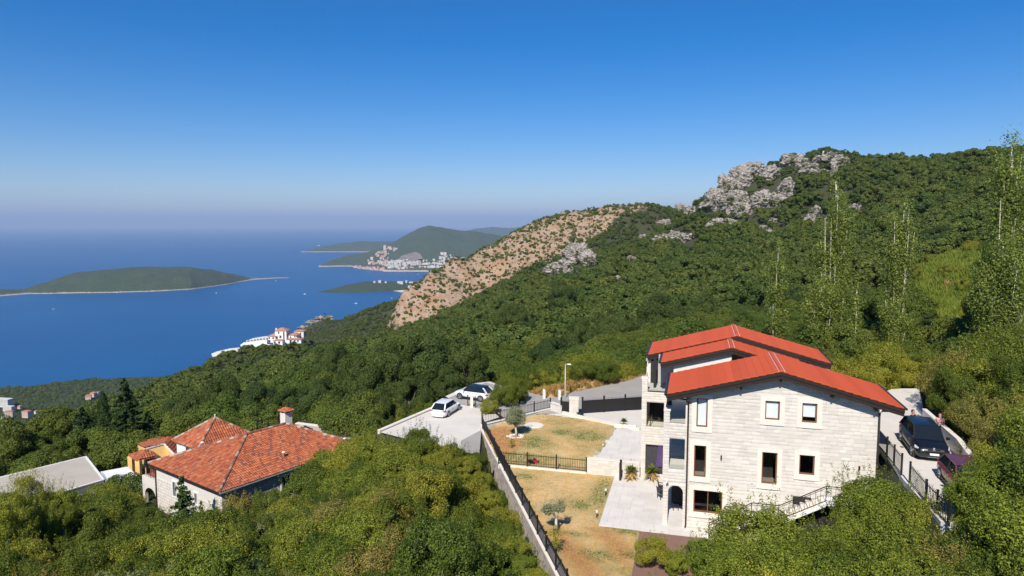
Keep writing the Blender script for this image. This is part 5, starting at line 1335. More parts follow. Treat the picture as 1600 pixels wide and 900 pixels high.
# cross wall between the lawns' terraces
rubble_wall('terrace_wall', hw(-7.78, 8.05)[:2], hw(-5.15, 8.05)[:2], ZG-.1, ZG-.1, ZG+1.25, .3, "low pale stone wall between lower terrace and upper paving, left of the pots", side=1, mat='stone', h=.22, lmin=.35, lmax=.7, nsolo=60)
rubble_wall('terrace_wall', hw(-5.05, 8.2)[:2], hw(-3.62, 8.2)[:2], ZG-.1, ZG-.1, ZG+1.18, .3, "short pale stone wall piece with a side gate joining the house, behind a potted yucca", side=1, mat='stone', h=.22, lmin=.35, lmax=.7, nsolo=60)
def simple_wall(name, pts, z0, z1, th, mat, label, cap=True, cat='wall'):
    o = thing(name, label, cat, (pts[0][0], pts[0][1], 0), 0); ox, oy = pts[0]
    for i in range(len(pts)-1):
        a = np.array(pts[i], float) - (ox, oy); b = np.array(pts[i+1], float) - (ox, oy); d = (b-a)/np.linalg.norm(b-a); n = np.array([-d[1], d[0]])*th/2
        MB().prism([tuple(a-n), tuple(b-n), tuple(b+n), tuple(a+n)], z0, z1).obj('wall_body', mat, o)
        if cap:
            n2 = n*1.35; MB().prism([tuple(a-n2), tuple(b-n2), tuple(b+n2), tuple(a+n2)], z1+.003, z1+.07).obj('coping', M['trim'], o)
    return o
UPL = [(-3.0,65.6), (4.15,71.6), (5.0,70.4)]
simple_wall('garden_wall', [(-3.0,65.6),(4.1,71.6)], ZG-.3, ZG+.45, .28, M['plaster'], "low cream wall under the fence between parking place and upper lawn")
simple_wall('garden_wall', [(4.2,71.7),(5.3,70.3)], ZG-.2, ZG+1.1, .35, M['plaster'], "short thick cream wall piece left of the small gate")
simple_wall('garden_wall', [(5.3,69.7),(8.3,66.9),(12.2,63.8)], ZG-.2, ZG+.62, .22, M['trim'], "low pale kerb wall curving from the gates along the upper lawn")
simple_wall('fence_kerb', [hw(-15.2,8.05)[:2], hw(-7.8,8.05)[:2]], ZG-.2, ZG+.16, .22, M['trim'], "low pale kerb under the iron fence between the two lawns", cap=False, cat='kerb')
simple_wall('parking_wall', [g2(592,675), g2(678,638), g2(710,628)], ZG-2.6, ZG+.12, .3, M['plaster'], "low pale edge wall of the parking place above the wood")
simple_wall('driveway_wall', [g2(1443,661,ZD), g2(1466,683,ZD), g2(1497,712,ZD), g2(1520,745,ZD)], ZD-1.5, ZD+.98, .22, M['white'], "white wall along the upper driveway behind the black car")
pil = [((6.05,69.9),(6.85,69.5),1.75,"square stone gate pillar between the small gate and the long sliding gate"),((14.6,71.4),(15.5,71.1),1.95,"stone gate pillar with a letterbox at the far end of the sliding gate")]
for (a, b, h, lab) in pil:
    cx_, cy_ = (a[0]+b[0])/2, (a[1]+b[1])/2; w_ = .45
    o = thing('gate_pillar', lab, 'pillar', (cx_, cy_, ZG+.3), -.1)
    MB().box(-w_*.95, w_*.95, -w_*.95, w_*.95, -.3, h).obj('pillar_core', M['stone_back'], o); MB().box(-w_-.07, w_+.07, -w_-.07, w_+.07, h+.003, h+.1).obj('pillar_cap', M['trim'], o)
    for (O_, U_, N_) in (((-w_,-w_,0),(1,0,0),(0,-1,0)), ((w_,-w_,0),(0,1,0),(1,0,0)), ((-w_,w_,0),(0,-1,0),(-1,0,0))):
        for b_ in courses(0, 2*w_, 0, h, .25, .35, .6, [], None, 5): link('stone_block', STONE_MESH, o, (O_[0]+U_[0]*b_[0], O_[1]+U_[1]*b_[0], b_[1]), atan2(U_[1], U_[0]), (b_[2], b_[4], b_[3]))
MB().box(-.22,.22,-.1,.1,.1,.5).obj('letterbox', M['metal_white'], o, False, (-.1,-.55,.4))
box_ = thing('letter_box', "dark box standing beside the stone pillar at the sliding gate", 'box', (7.0, 68.7, ZG+.46), .2)
MB().box(-.3,.3,-.2,.2,.0,.3).obj('box_body', M['plastic_black'], box_); MB().box(-.33,.33,-.23,.23,.3,.36).obj('lid', M['plastic_black'], box_)

# ---------------------------------------------------------------- iron fences
PICK = MB().box(-.011, .011, -.011, .011, 0, 1).mesh('picket', M['iron'])
POSTM = MB().box(-.045, .045, -.045, .045, 0, 1).box(-.055,.055,-.055,.055,1.0,1.03).mesh('fence_post', M['iron'])
def fence(name, pts, z, h, label, sp=.14, post=2.0, cat='fence', zs=None):
    o = thing(name, label, cat, (pts[0][0], pts[0][1], 0)); ox, oy = pts[0]; last = None
    for i in range(len(pts)-1):
        a = np.array(pts[i], float)-(ox,oy); b = np.array(pts[i+1], float)-(ox,oy); L = np.linalg.norm(b-a); ang = atan2(b[1]-a[1], b[0]-a[0])
        za = zs[i] if zs else z; zb = zs[i+1] if zs else z
        for k in (.12, h-.14):
            MB().bar((a[0],a[1],za+k),(b[0],b[1],zb+k),.03,.04).obj('rail', M['iron'], o)
        n = max(1, int(round(L/post)))
        for j in range(n+1 if i == len(pts)-2 else n):
            t = j/n; p = a + (b-a)*t; link('fence_post', POSTM, o, (p[0], p[1], za+(zb-za)*t), ang, (1, 1, h+.08))
        n = int(L/sp)
        for j in range(1, n):
            t = j/n; p = a + (b-a)*t; link('picket', PICK, o, (p[0], p[1], za+(zb-za)*t+.06), ang, (1, 1, h-.06))
    return o
fence('iron_fence', [(FA[0]+.15,FA[1]), (FB[0]+.1,FB[1])], ZG+.13, 1.15, "long black iron fence on top of the rough retaining wall", post=2.3)
fence('iron_fence', [(-2.95,65.7),(4.1,71.6)], ZG+.52, 1.0, "black iron fence on the cream wall between parking place and upper lawn", post=2.4, sp=.2)
fence('iron_fence', [hw(-15.2,8.05)[:2], hw(-7.85,8.05)[:2]], ZG+.16, 1.1, "black iron fence crossing between upper and lower lawn", post=2.45)
fence('iron_fence', [hw(11.75,8.5)[:2], hw(11.75,3.6)[:2], hw(11.75,-.4)[:2], (21.9,37.3)], ZD, 1.15, "black iron fence between the house corner and the black car", post=1.8, sp=.22)
fence('iron_fence', [g2(1421,755,ZD), g2(1446,785,ZD), g2(1482,822,ZD)], ZD, 1.1, "black iron fence along the driveway edge below the dark red car", post=1.8, sp=.18)
fence('iron_fence', [(15.3,78.5),(17.4,79.0)], ZG+1.0, 1.3, "short black iron fence panel beside the far end of the road, left of the house", post=2.0, sp=.2)
# gates
def gate(name, a, b, z, h, label, posts, sheet_h=.78):
    ax, ay = a; L = np.hypot(b[0]-ax, b[1]-ay); o = thing(name, label, 'gate', (ax, ay, z), atan2(b[1]-ay, b[0]-ax))
    MB().box(0, L, -.012, .012, .18, h-.22).obj('gate_panel', M['gatesheet'], o)
    MB().box(0, L, -.035, .035, .1, .18).obj('rail', M['iron'], o); MB().box(0, L, -.035, .035, h-.22, h-.15).obj('rail', M['iron'], o)
    for i in range(int(L/.15)+1): link('picket', PICK, o, (min(L, i*.15), -.03, .05), 0, (1, 1, h))
    for i in range(posts): link('gate_post', POSTM, o, (L*i/(posts-1), .05, -.3), 0, (1.6, 1.6, h+.45))
    return o
gate('sliding_gate', (7.35,69.6), (14.3,71.3), ZG+.5, 1.5, "long dark sliding gate with pickets between the two stone pillars", 4)
gate('small_gate', (5.15,70.3), (6.0,69.95), ZG+.48, 1.3, "narrow dark pedestrian gate left of the square pillar", 2)
gate('wicket', tuple(hw(-5.13,8.05)[:2]), tuple(hw(-5.08,7.2)[:2]), ZG+.06, 1.15, "thin iron side gate standing open at the terrace wall", 2)

# ---------------------------------------------------------------- street lamp, marker posts
lamp = thing('street_lamp', "single-armed grey street lamp at the road bend", 'street lamp', (6.09, 76.8, ZG))
MB().tube([(0,0,0),(0,0,.4),(0,0,4.2)], [.09,.07,.045], 8).obj('pole', M['metal_white'], lamp, True)
MB().tube([(0,0,4.15),(.1,-.05,4.24),(.3,-.12,4.26)], .03, 6).obj('arm', M['metal_white'], lamp, True)
MB().hexa([(.2,-.2,4.2),(.62,-.32,4.2),(.66,-.16,4.2),(.24,-.04,4.2)], [(.22,-.18,4.31),(.6,-.29,4.29),(.62,-.18,4.29),(.26,-.06,4.31)]).obj('lamp_head', M['white'], lamp)
for (x, y, h, lab) in ((1.43,78.97,1.1,"leftmost white concrete post by the road"),(3.7,77.48,1.05,"middle white concrete post by the road, left of the street lamp"),(5.38,76.04,1.3,"white concrete post closest to the street lamp, the tallest of three")):
    o = thing('concrete_post', lab, 'post', (x, y, ZG), .3); MB().box(-.13,.13,-.13,.13,0,h).obj('shaft', M['white'], o); MB().hexa([(-.13,-.13,h),(.13,-.13,h),(.13,.13,h),(-.13,.13,h)],[(-.02,-.02,h+.1),(.02,-.02,h+.1),(.02,.02,h+.1),(-.02,.02,h+.1)]).obj('post_top', M['white'], o)
posts_ = [(-4.91,74.48,1.2),(-4.45,74.0,1.15),(-4.05,73.7,1.2),(-2.76,73.94,1.1)]
for i, (x, y, h) in enumerate(posts_):
    lab = ["thin dark pole left of the white post in front of the two-tone car","thick pale post in front of the two-tone car's front wheel","thin dark pole in front of the two-tone car's rear wheel","dark pole behind the two-tone car near the round bush"][i]
    o = thing('barrier_pole', lab, 'pole', (x, y, ZG)); r = .14 if i == 1 else .05
    MB().box(-r, r, -r, r, 0, h).obj('shaft', M['trim'] if i == 1 else M['iron'], o); MB().box(-r-.02, r+.02, -r-.02, r+.02, h, h+.05).obj('post_top', M['trim'] if i == 1 else M['iron'], o)
ch = MB(); c3 = [Vector((p[0], p[1], ZG+p[2]-.15)) for p in posts_]
for a, b in zip(c3[:-1], c3[1:]): ch.tube([a.lerp(b, t/6) - Vector((0, 0, .25*sin(pi*t/6))) for t in range(7)], .015, 5)
tag(ch.obj('chain', M['iron']), "sagging chain between the poles in front of the two-tone car", 'chain')

# ---------------------------------------------------------------- garden furniture and plants
def olive(u, v, w, H, label, seed, forks, crowns, leaf=.085, n=5200):
    o = thing('olive_tree', label, 'olive tree', hw(u, v, w), 0); rg = np.random.RandomState(seed); mb = MB()
    for pts, rad in forks: mb.tube(pts, rad, 8)
    mb.obj('trunk', M['bark_pale'], o, True); P = []; N = []
    for (c, r, k) in crowns:
        nc = 9; D = unit(rg, nc) * .62 * np.array(r) + np.array(c)
        w_ = rg.randint(0, nc, k); d = unit(rg, k); P.append(D[w_] + d * (np.array(r) * .5) * (1 - .4*rg.rand(k)**2)[:, None]); N.append(d + np.array([0, 0, .3]) + rg.normal(size=(k, 3))*.7)
        q = 26; tp = rg.rand(q, 14, 1); dr = unit(rg, q); dr[:, 2] = np.abs(dr[:, 2]) + .5; s_ = (np.array(c) + (dr * r)[:, None] * (.5 + .75 * tp)).reshape(-1, 3) + rg.normal(size=(q*14, 3))*.03
        P.append(s_); N.append(rg.normal(size=s_.shape))
    P = np.vstack(P); N = np.vstack(N); V, F = quads(P, N, leaf*rg.uniform(.6, 1.4, len(P)), .35, rg); link('crown', np_mesh('olive leaves', V, F, M['olive']), o); return o
olive(-8.09, -3.05, 0, 2.2, "small olive tree with two forked leafy heads on the lower lawn", 3,
      [([(0,0,-.05),(-.02,0,.5),(.0,0,1.05)], [.13,.10,.08]), ([(0,0,1.0),(-.28,0,1.45),(-.55,0,1.65)], [.08,.06,.04]), ([(0,0,1.0),(.12,0,1.4),(.2,0,1.7)], [.08,.05,.03])],
      [((-.5,0,1.62), (.48,.45,.36), 2600), ((.25,.05,1.75), (.36,.36,.38), 1900), ((-.1,0,1.5),(.25,.25,.15),300)])
olive(-15.46, 14.69, .35, 3.2, "bushy grey green olive tree ringed by white stones on the upper lawn", 5,
      [([(0,0,-.05),(.03,0,.5),(-.03,0,1.1),(0,0,1.8)], [.13,.10,.09,.05]), ([(0,0,.8),(.25,.1,1.4)], [.07,.03]), ([(0,0,.9),(-.3,0,1.5)], [.07,.03])],
      [((0,0,2.05), (.92,.85,.85), 8200), ((.35,0,1.6), (.6,.6,.5), 2600), ((-.4,0,1.75), (.6,.6,.5), 2600)], leaf=.1)
yt = thing('young_tree', "thin staked young tree with light green leaves near the lawn's lower end", 'young tree', hw(-7.6,-5.9,0)); rg = np.random.RandomState(4)
MB().tube([(0,0,0),(.03,0,.8),(0,0,1.7)], [.03,.025,.012], 6).obj('trunk', M['bark'], yt); 
P = np.vstack([rg.normal(size=(380,3))*(.22,.22,.14)+(-.02,0,1.35), rg.normal(size=(330,3))*(.17,.17,.13)+(.03,0,.72), rg.normal(size=(90,3))*(.1,.1,.12)+(.05,0,1.7)]); V, F = quads(P, rg.normal(size=P.shape)+(0,0,.6), .085*rg.uniform(.6,1.4,len(P)), .6, rg); link('crown', np_mesh('young leaves', V, F, M['bush_yellow']), yt)
yt = thing('young_tree', "tiny sapling between the ringed olive tree and the cross fence", 'young tree', hw(-15.0,11.4,.25)); rg = np.random.RandomState(5)
MB().tube([(0,0,0),(0,0,.7)], [.02,.01], 6).obj('trunk', M['bark'], yt); P = rg.normal(size=(260,3))*(.13,.13,.2)+(0,0,.75); V, F = quads(P, rg.normal(size=P.shape)+(0,0,.6), .08*rg.uniform(.6,1.4,len(P)), .6, rg); link('crown', np_mesh('young leaves', V, F, M['bush']), yt)
ring = thing('stone_ring', "ring of white stones round the foot of the bushy olive tree", 'stone ring', hw(-15.46,14.69,.42)); rg = random.Random(2)
rm = []
for i in range(5):
    bm = bmesh.new(); bmesh.ops.create_icosphere(bm, subdivisions=1, radius=.12)
    for v in bm.verts: v.co *= rg.uniform(.75, 1.2); v.co.z *= .65
    m = bpy.data.meshes.new('white stone'); bm.to_mesh(m); bm.free(); m.materials.append(M['pebble']); rm.append(m)
for i in range(58):
    a = rg.uniform(0, 6.283); r = rg.uniform(.42, .78); link('stone', rm[i % 5], ring, (cos(a)*r, sin(a)*r*.9, .05), rg.uniform(0, 6), rg.uniform(.7, 1.25))
rs = thing('round_slab', "round pale concrete slab on the upper lawn beside the olive tree", 'slab', hw(-14.6,18.4,.47)); MB().lathe([(.98,0),(1.0,.05),(.94,.09)], 28).obj('slab_disc', M['concrete'], rs); MB().lathe([(.75,.09),(.75,.1)], 24).obj('slab_inlay', M['trim'], rs)
# lawn mower
mw = thing('lawn_mower', "small red lawn mower parked on the grass behind the cross fence", 'lawn mower', hw(-12.45,9.35,.03), .5)
MB().hexa([(-.28,-.22,.09),(.3,-.22,.09),(.3,.22,.09),(-.28,.22,.09)], [(-.22,-.18,.28),(.24,-.18,.26),(.24,.18,.26),(-.22,.18,.28)]).obj('deck', M['redpaint'], mw); MB().lathe([(.13,.28),(.14,.36),(.1,.42),(.03,.43)], 12).obj('engine', M['plastic_black'], mw)
for sx in (-.22,.24):
    for sy in (-.25,.25): MB().tube([(sx,sy-.025,.1),(sx,sy+.025,.1)], .1, 12).obj('wheel', M['rubber'], mw)
MB().tube([(-.2,-.17,.25),(-.55,-.17,.6),(-.85,-.17,.95),(-.85,.17,.95),(-.55,.17,.6),(-.2,.17,.25)], .014, 6).obj('handle', M['iron'], mw)
MB().hexa([(-.5,-.2,.12),(-.22,-.2,.12),(-.22,.2,.12),(-.5,.2,.12)], [(-.62,-.15,.38),(-.26,-.15,.32),(-.26,.15,.32),(-.62,.15,.38)]).obj('grass_bag', M['plastic_black'], mw)
# potted yuccas and planters
def yucca(u, v, w, s, label, pot=True, name='potted_plant', seed=1, n=120, dry=.35):
    o = thing(name, label, 'potted plant' if pot else 'plant', hw(u, v, w), 0); rg = np.random.RandomState(seed)
    if pot: MB().lathe([(.15,0),(.21,.34),(.23,.36),(.19,.36),(.17,.3)], 14).obj('pot', M['pot'], o)
    z0 = .4 if pot else .05
    for nm, k, mat, lo_, hi in (('leaves', int(n*(1-dry)), 'bush', .15, 1.4), ('dead_leaves', int(n*dry), 'drygrass', -.7, .1)):
        V = []; F = []
        for i in range(k):
            a = rg.rand()*6.283; el = rg.uniform(lo_, hi); L = s*rg.uniform(.45, .75); d = np.array([cos(a)*cos(el), sin(a)*cos(el), sin(el)]); t = np.array([-sin(a), cos(a), 0])*.026*s/.7
            p0 = np.array([0,0,z0+ (.25*s if nm == 'leaves' else .1*s)]); p1 = p0+d*L*.5; p2 = p0+d*L+np.array([0,0,-L*.22]); b = len(V)
            V += [p0-t, p0+t, p1-t*1.2, p1+t*1.2, p2]; F += [(b,b+1,b+3,b+2)]; F += [(b+2,b+3,b+4,b+4)]
        m = bpy.data.meshes.new(nm); m.from_pydata([tuple(x) for x in V], [], [f[:3] if f[2] == f[3] else f for f in F]); m.update(); m.materials.append(M[mat]); link(nm, m, o)
    MB().tube([(0,0,z0-.05),(0,0,z0+.3*s)], .05, 6).obj('stem', M['bark'], o); return o
yucca(-4.2, 7.55, .06, 1.15, "left potted yucca with drooping dead leaves before the short wall", seed=2)
yucca(-2.62, 7.9, .06, 1.15, "right potted yucca in front of the striped curtain", seed=3)
yucca(-4.3, 8.75, .47, 1.0, "brownish yucca behind the short wall, above the left potted yucca", False, 'garden_yucca', 4, 90, .6)
yucca(-7.3, 8.75, .47, .8, "low grassy tuft behind the left end of the pale stone wall", False, 'grass_tuft', 5, 130, .1)
yucca(-6.6, 8.8, .47, .75, "second low grassy tuft behind the pale stone wall, nearer the house", False, 'grass_tuft', 6, 110, .2)
pl_ = thing('planter', "long stone planter with a spiky green plant on the entrance yard", 'planter', hw(-5.9,20.2,.47), -HA)
MB().box(-1.05,1.05,-.3,.3,0,.3).obj('planter_box', M['trim'], pl_); MB().box(-.95,.95,-.22,.22,.3,.32).obj('gravel', M['pebble'], pl_)
yucca(-6.05, 20.2, .75, .85, "spiky green yucca growing in the long stone planter", False, 'planter_yucca', 7, 110, .05)
# path bollards along the terrace edge
for i, (u, v, lab) in enumerate(((-5.75,3.9,"white-headed path light by the lawn edge, the farther of two on the lower terrace"),(-5.85,-.1,"white-headed path light near the terrace's front corner"),(-7.3,14.2,"small path light beside the upper paving"))):
    o = thing('path_light', lab, 'path light', hw(u, v, .02)); MB().tube([(0,0,0),(0,0,.38)], .03, 8).obj('stem', M['iron'], o); MB().lathe([(.05,.38),(.07,.4),(.07,.52),(.03,.55)], 10).obj('lamp_head', M['white'], o)
# two dark garden chairs partly seen beside the corner pillar
def chair(u, v, rz, lab):
    o = thing('garden_chair', lab, 'chair', hw(u, v, .06), rz, 'dark chairs beside the corner pillar')
    MB().box(-.24,.24,-.24,.24,.42,.46).obj('seat', M['plastic_black'], o); MB().hexa([(-.24,.2,.46),(.24,.2,.46),(.24,.25,.46),(-.24,.25,.46)],[(-.22,.3,.92),(.22,.3,.92),(.22,.34,.92),(-.22,.34,.92)]).obj('backrest', M['plastic_black'], o)
    for sx in (-.22,.22):
        for sy in (-.22,.22): MB().bar((sx,sy,0),(sx,sy,.43),.035).obj('leg', M['iron'], o)
        MB().bar((sx,-.2,.66),(sx,.24,.68),.04).bar((sx,-.2,.46),(sx,-.2,.66),.03).obj('armrest', M['iron'], o)
chair(-1.75, 5.5, 1.3, "farther dark garden chair half hidden behind the corner pillar")
chair(-1.72, 4.35, 1.9, "nearer dark garden chair half hidden behind the corner pillar")
st_ = thing('terrace_stool', "small dark stool seen inside the arched doorway", 'stool', hw(-.7,2.6,.06)); MB().box(-.2,.2,-.2,.2,.45,.5).obj('seat', M['plastic_black'], st_)
for sx in (-.17,.17):
    for sy in (-.17,.17): MB().bar((sx,sy,0),(sx,sy,.45),.04).obj('leg', M['iron'], st_)
cm = thing('security_camera', "small white camera bracket above the arched doorway", 'camera', hw(-1.25,-.05,3.15), 0); MB().box(-.03,.03,0,.08,-.05,.05).obj('bracket', M['white'], cm); MB().tube([(0,-.03,0),(-.05,-.3,-.1)], .05, 8).obj('camera_body', M['white'], cm); MB().tube([(.02,-.04,-.02),(.1,-.1,-.25)], .03, 6).obj('cable_box', M['plastic_black'], cm)
tp = thing('blue_bundle', "crumpled blue bundle in the weeds at the picture's lower edge", 'bundle', hw(-3.3,-8.4,.12)); bm = bmesh.new(); bmesh.ops.create_icosphere(bm, subdivisions=3, radius=.26)
for v in bm.verts: v.co *= 1 + .35*mnoise.noise(v.co*7); v.co.z *= .7
m = bpy.data.meshes.new('bundle'); bm.to_mesh(m); bm.free(); m.materials.append(M['blueplastic']); link('bundle_body', m, tp)
MB().bar((-.2,0,.1),(.25,.1,.2),.05).obj('strap', M['white'], tp)
# garden plants near the lower picture edge
for i, (px, py, Y, kind, s, lab) in enumerate([(1020,885,33.5,'bush_yellow',.62,"yellow green shrub on the red brown paving beside the blue bundle"),(1055,895,32.5,'bush_yellow',.5,"leafy light shrub left of the big bush before the stair"),(1085,880,33.5,'bush',.42,"small upright shrub at the paving's right side"),
        (808,628,72,'bush_dark',.62,"round dark bush between two-tone car and garden fence"),(790,635,71,'bush_dark',.85,"big round reddish green bush behind the olive tree"),(765,645,70,'bush',.5,"small bush at the corner of the parking place")]):
    z = ZG; x, y = atz(px, py, z)[:2]; plant(kind, i, x, y, s, 'garden_bush', lab, 'bush', None, z=z-.1, rz=i)
# ---------------------------------------------------------------- clay tiles laid on a roof plane
def tile_field(parent, poly, eave_dir, up_dir, name='roof', cw=.21, ch=.31, origin=None, seed=1, nsolo=0):
    "poly: 3D corners of the slope; eave_dir, up_dir unit vectors in the plane"
    e = np.array(eave_dir, float); u = np.array(up_dir, float); n = np.cross(e, u); n /= np.linalg.norm(n)
    if n[2] < 0: n = -n
    P0 = np.array(poly[0], float); q = [((np.array(p)-P0) @ e, (np.array(p)-P0) @ u) for p in poly]
    a0, a1 = min(x for x, _ in q), max(x for x, _ in q); b0, b1 = min(y for _, y in q), max(y for _, y in q)
    rg = np.random.RandomState(seed); V = []; F = []
    R = cw*.5; ang = [0, pi*.25, pi*.5, pi*.75, pi]
    j = 0; b = b0
    while b < b1:
        a = a0
        while a < a1:
            if in_poly(a+cw/2, b+ch*.45, q):
                k = len(V); jt = rg.uniform(-.02, .02); s = rg.uniform(.94, 1.02)
                for (bb, lift, rr) in ((b-.05+jt, .035, 1.0), (b+ch, .008, .86)):
                    for t in ang: V.append(P0 + e*(a+cw/2+cos(t)*R*rr*s) + u*bb + n*(lift + sin(t)*R*.62*rr))
                F += [(k+i, k+i+1, k+6+i, k+5+i) for i in range(4)]
            a += cw
        b += ch
    o = MB().poly([np.array(p) for p in poly]).obj(name, M['tile'], parent)
    t = link('roof_tiles', np_mesh('roof_tiles', np.array(V), np.array(F), M['tile']), o); t["kind"] = 'stuff'; return o
def ridge_tiles(parent, a, b, mat='mortar_ridge', r=.13, L=.38):
    a = Vector(a); b = Vector(b); n = max(1, int((b-a).length/L)); m = MB(); rg = random.Random(1)
    hlf = MB()
    for i in range(n):
        p = a.lerp(b, i/n); q = a.lerp(b, (i+1)/n + .01); hlf.tube([p + Vector((0, 0, rg.uniform(-.01, .015))), q], [r*1.08, r*.92], 8)
    o = hlf.obj('ridge_tiles', M[mat], parent); o["kind"] = 'stuff'; return o

# ---------------------------------------------------------------- the old stone house
ez = -22.0; A = np.array([-24.3, 55.3, ez]); az_ = radians(36); d_ = np.array([sin(az_), cos(az_), 0]); n_ = np.array([-cos(az_), sin(az_), 0])
oh = thing('old_stone_house', "old stone house with a large hipped roof of weathered orange tiles", 'house', tuple(A), 0)
def lp(s, t, z=0.0): return d_*s + n_*t + np.array([0, 0, z])       # local point: s along the front, t to the left
Ls, Wt, rh = 14.3, 10.9, 2.2
cA, cC, cB, cD = lp(-.45,-.45), lp(Ls+.45,-.45), lp(-.45,Wt+.45), lp(Ls+.45,Wt+.45); r1, r2 = lp(6.0,5.45,rh), lp(10.3,5.45,rh)
def upv(p, q, rpt): 
    e = (q-p)/np.linalg.norm(q-p); w = rpt-p; u = w - e*(w@e); return e, u/np.linalg.norm(u)
for i, poly in enumerate(([cA,cC,r2,r1], [cB,cA,r1], [cC,cD,r2], [cD,cB,r1,r2])):
    e, u = upv(poly[0], poly[1], poly[2]); tile_field(oh, poly, e, u, 'roof_slope', seed=i)
for a, b in ((cA,r1),(cB,r1),(cC,r2),(cD,r2),(r1,r2)): ridge_tiles(oh, a+(0,0,.06), b+(0,0,.06))
q = [cA,cC,cD,cB]; MB().prism([(p[0],p[1]) for p in q], -.14, -.02).obj('eave_slab', M['woodframe'], oh)
MB().bar(cA+(0,0,-.1), cC+(0,0,-.1), .12).obj('gutter', M['metal_white'], oh); MB().bar(cB+(0,0,-.1), cA+(0,0,-.1), .12).obj('gutter', M['fascia'], oh)
w4 = [lp(0,0),lp(Ls,0),lp(Ls,Wt),lp(0,Wt)]; MB().prism([(p[0],p[1]) for p in w4], -7, -.14).obj('wall', M['stone_back'], oh)
fh = [(5.8,6.7,5.15,6.35)]; sh = [(3.75,4.2,4.75,5.75),(7.3,7.85,4.6,5.95)]
bl = [b for b in courses(0, Ls, 0, 6.8, .27, .28, .5, fh, None, 41) if b[1] > 2.0]
lay(bl, ((0,0,-7),(d_[0],d_[1],0),(n_[0]*-1,n_[1]*-1,0)), oh, 'stone_block', OLD_MESH, M['oldstone'], 150, lambda b: b[0]-b[1])
# end wall facing left-front: runs from A to B
bl = [b for b in courses(0, Wt, 0, 6.8, .27, .3, .55, sh, None, 42) if b[1] > 1.5]
lay(bl, ((0,0,-7),(n_[0],n_[1],0),(-d_[0],-d_[1],0)), oh, 'stone_block', STONE_MESH, M['stone'], 150, lambda b: -b[1])
def owin(parent, O_, U_, N_, a, b, c, d, frame):
    def bx(x0, x1, y0, y1, z0, z1): 
        f = lambda x, y, z: (O_[0]+U_[0]*x+N_[0]*y, O_[1]+U_[1]*x+N_[1]*y, z-7)
        return [f(x0,y0,z0),f(x1,y0,z0),f(x1,y1,z0),f(x0,y1,z0)], [f(x0,y0,z1),f(x1,y0,z1),f(x1,y1,z1),f(x0,y1,z1)]
    m = MB(); [m.hexa(*bx(*q)) for q in ((a-.12,a,-.02,.09,c-.1,d+.12),(b,b+.12,-.02,.09,c-.1,d+.12),(a,b,-.02,.09,d,d+.12),(a,b,-.02,.11,c-.1,c))]
    w = m.obj('window', M[frame], parent); m = MB(); m.hexa(*bx(a,b,.005,.02,c,d)); m.obj('pane', M['carglass'], w)
    m = MB(); m.hexa(*bx((a+b)/2-.02,(a+b)/2+.02,.02,.04,c,d)); m.obj('window_frame', M['white'], w)
for (a, b, c, d) in fh: owin(oh, (0,0), d_, -n_, a, b, c, d, 'white')
for (a, b, c, d) in sh: owin(oh, (0,0), n_, -d_, a, b, c, d, 'white')
# air conditioner, vents, chimney, pipes
p = lp(8.0, -.35, -1.15); ac = link('air_conditioner', MB().box(-.42,.42,-.17,.17,0,.6).mesh('air_conditioner', M['white']), oh, tuple(p), pi/2-az_); MB().lathe([(.22,0),(.22,.02)], 18).obj('fan_grille', M['plastic_black'], ac).rotation_euler = (pi/2,0,0)
bpy.data.objects[ac.children[0].name].location = (-.1,-.172,.3)
def roofpt(s, t): return rh * min(1.0, (t+.45)/5.95, (s+.45)/6.85, (Ls+.45-s)/4.45)
for (s, t) in ((3.2, 8.4), (6.9, 1.1), (13.5, .4)):
    z = min(roofpt(s, t), roofpt(s, Wt-t) if t > 5.5 else 9); v = link('roof_vent', MB().lathe([(.11,0),(.1,.42)], 10).mesh('roof_vent', M['terracotta']), oh, tuple(lp(s, t, z+.03))); MB().lathe([(.17,.45),(.16,.53),(.02,.58)], 10).obj('vent_cap', M['trim'], v)
cpos = lp(11.9, 7.6, 1.1); chm = link('chimney', MB().box(-.42,.42,-.42,.42,-.3,1.6).mesh('chimney', M['plaster']), oh, tuple(cpos), -az_)
for sx in (-.33,.33):
    for sy in (-.33,.33): MB().box(sx-.08,sx+.08,sy-.08,sy+.08,1.6,1.8).obj('chimney_pillar', M['plaster'], chm)
cq = [(-.6,-.6,1.8),(.6,-.6,1.8),(.6,.6,1.8),(-.6,.6,1.8)]; ap = (0,0,2.2)
for i in range(4):
    a, b = np.array(cq[i]), np.array(cq[(i+1)%4]); e, u = upv(a, b, np.array(ap)); tile_field(chm, [a,b,np.array(ap)], e, u, 'cap_slope', .2, .25, seed=i)
m = MB(); m.tube([tuple(lp(-.45,Wt+.1,-.2)), tuple(lp(-.1,Wt-.05,-.6)), tuple(lp(-.1,Wt-.05,-7))], .055, 8); m.obj('downpipe', M['fascia'], oh)
m = MB(); m.bar(tuple(lp(.2,-.12,-.75)), tuple(lp(14,-.12,-.62)), .05); m.obj('wall_pipe', M['metal_white'], oh)
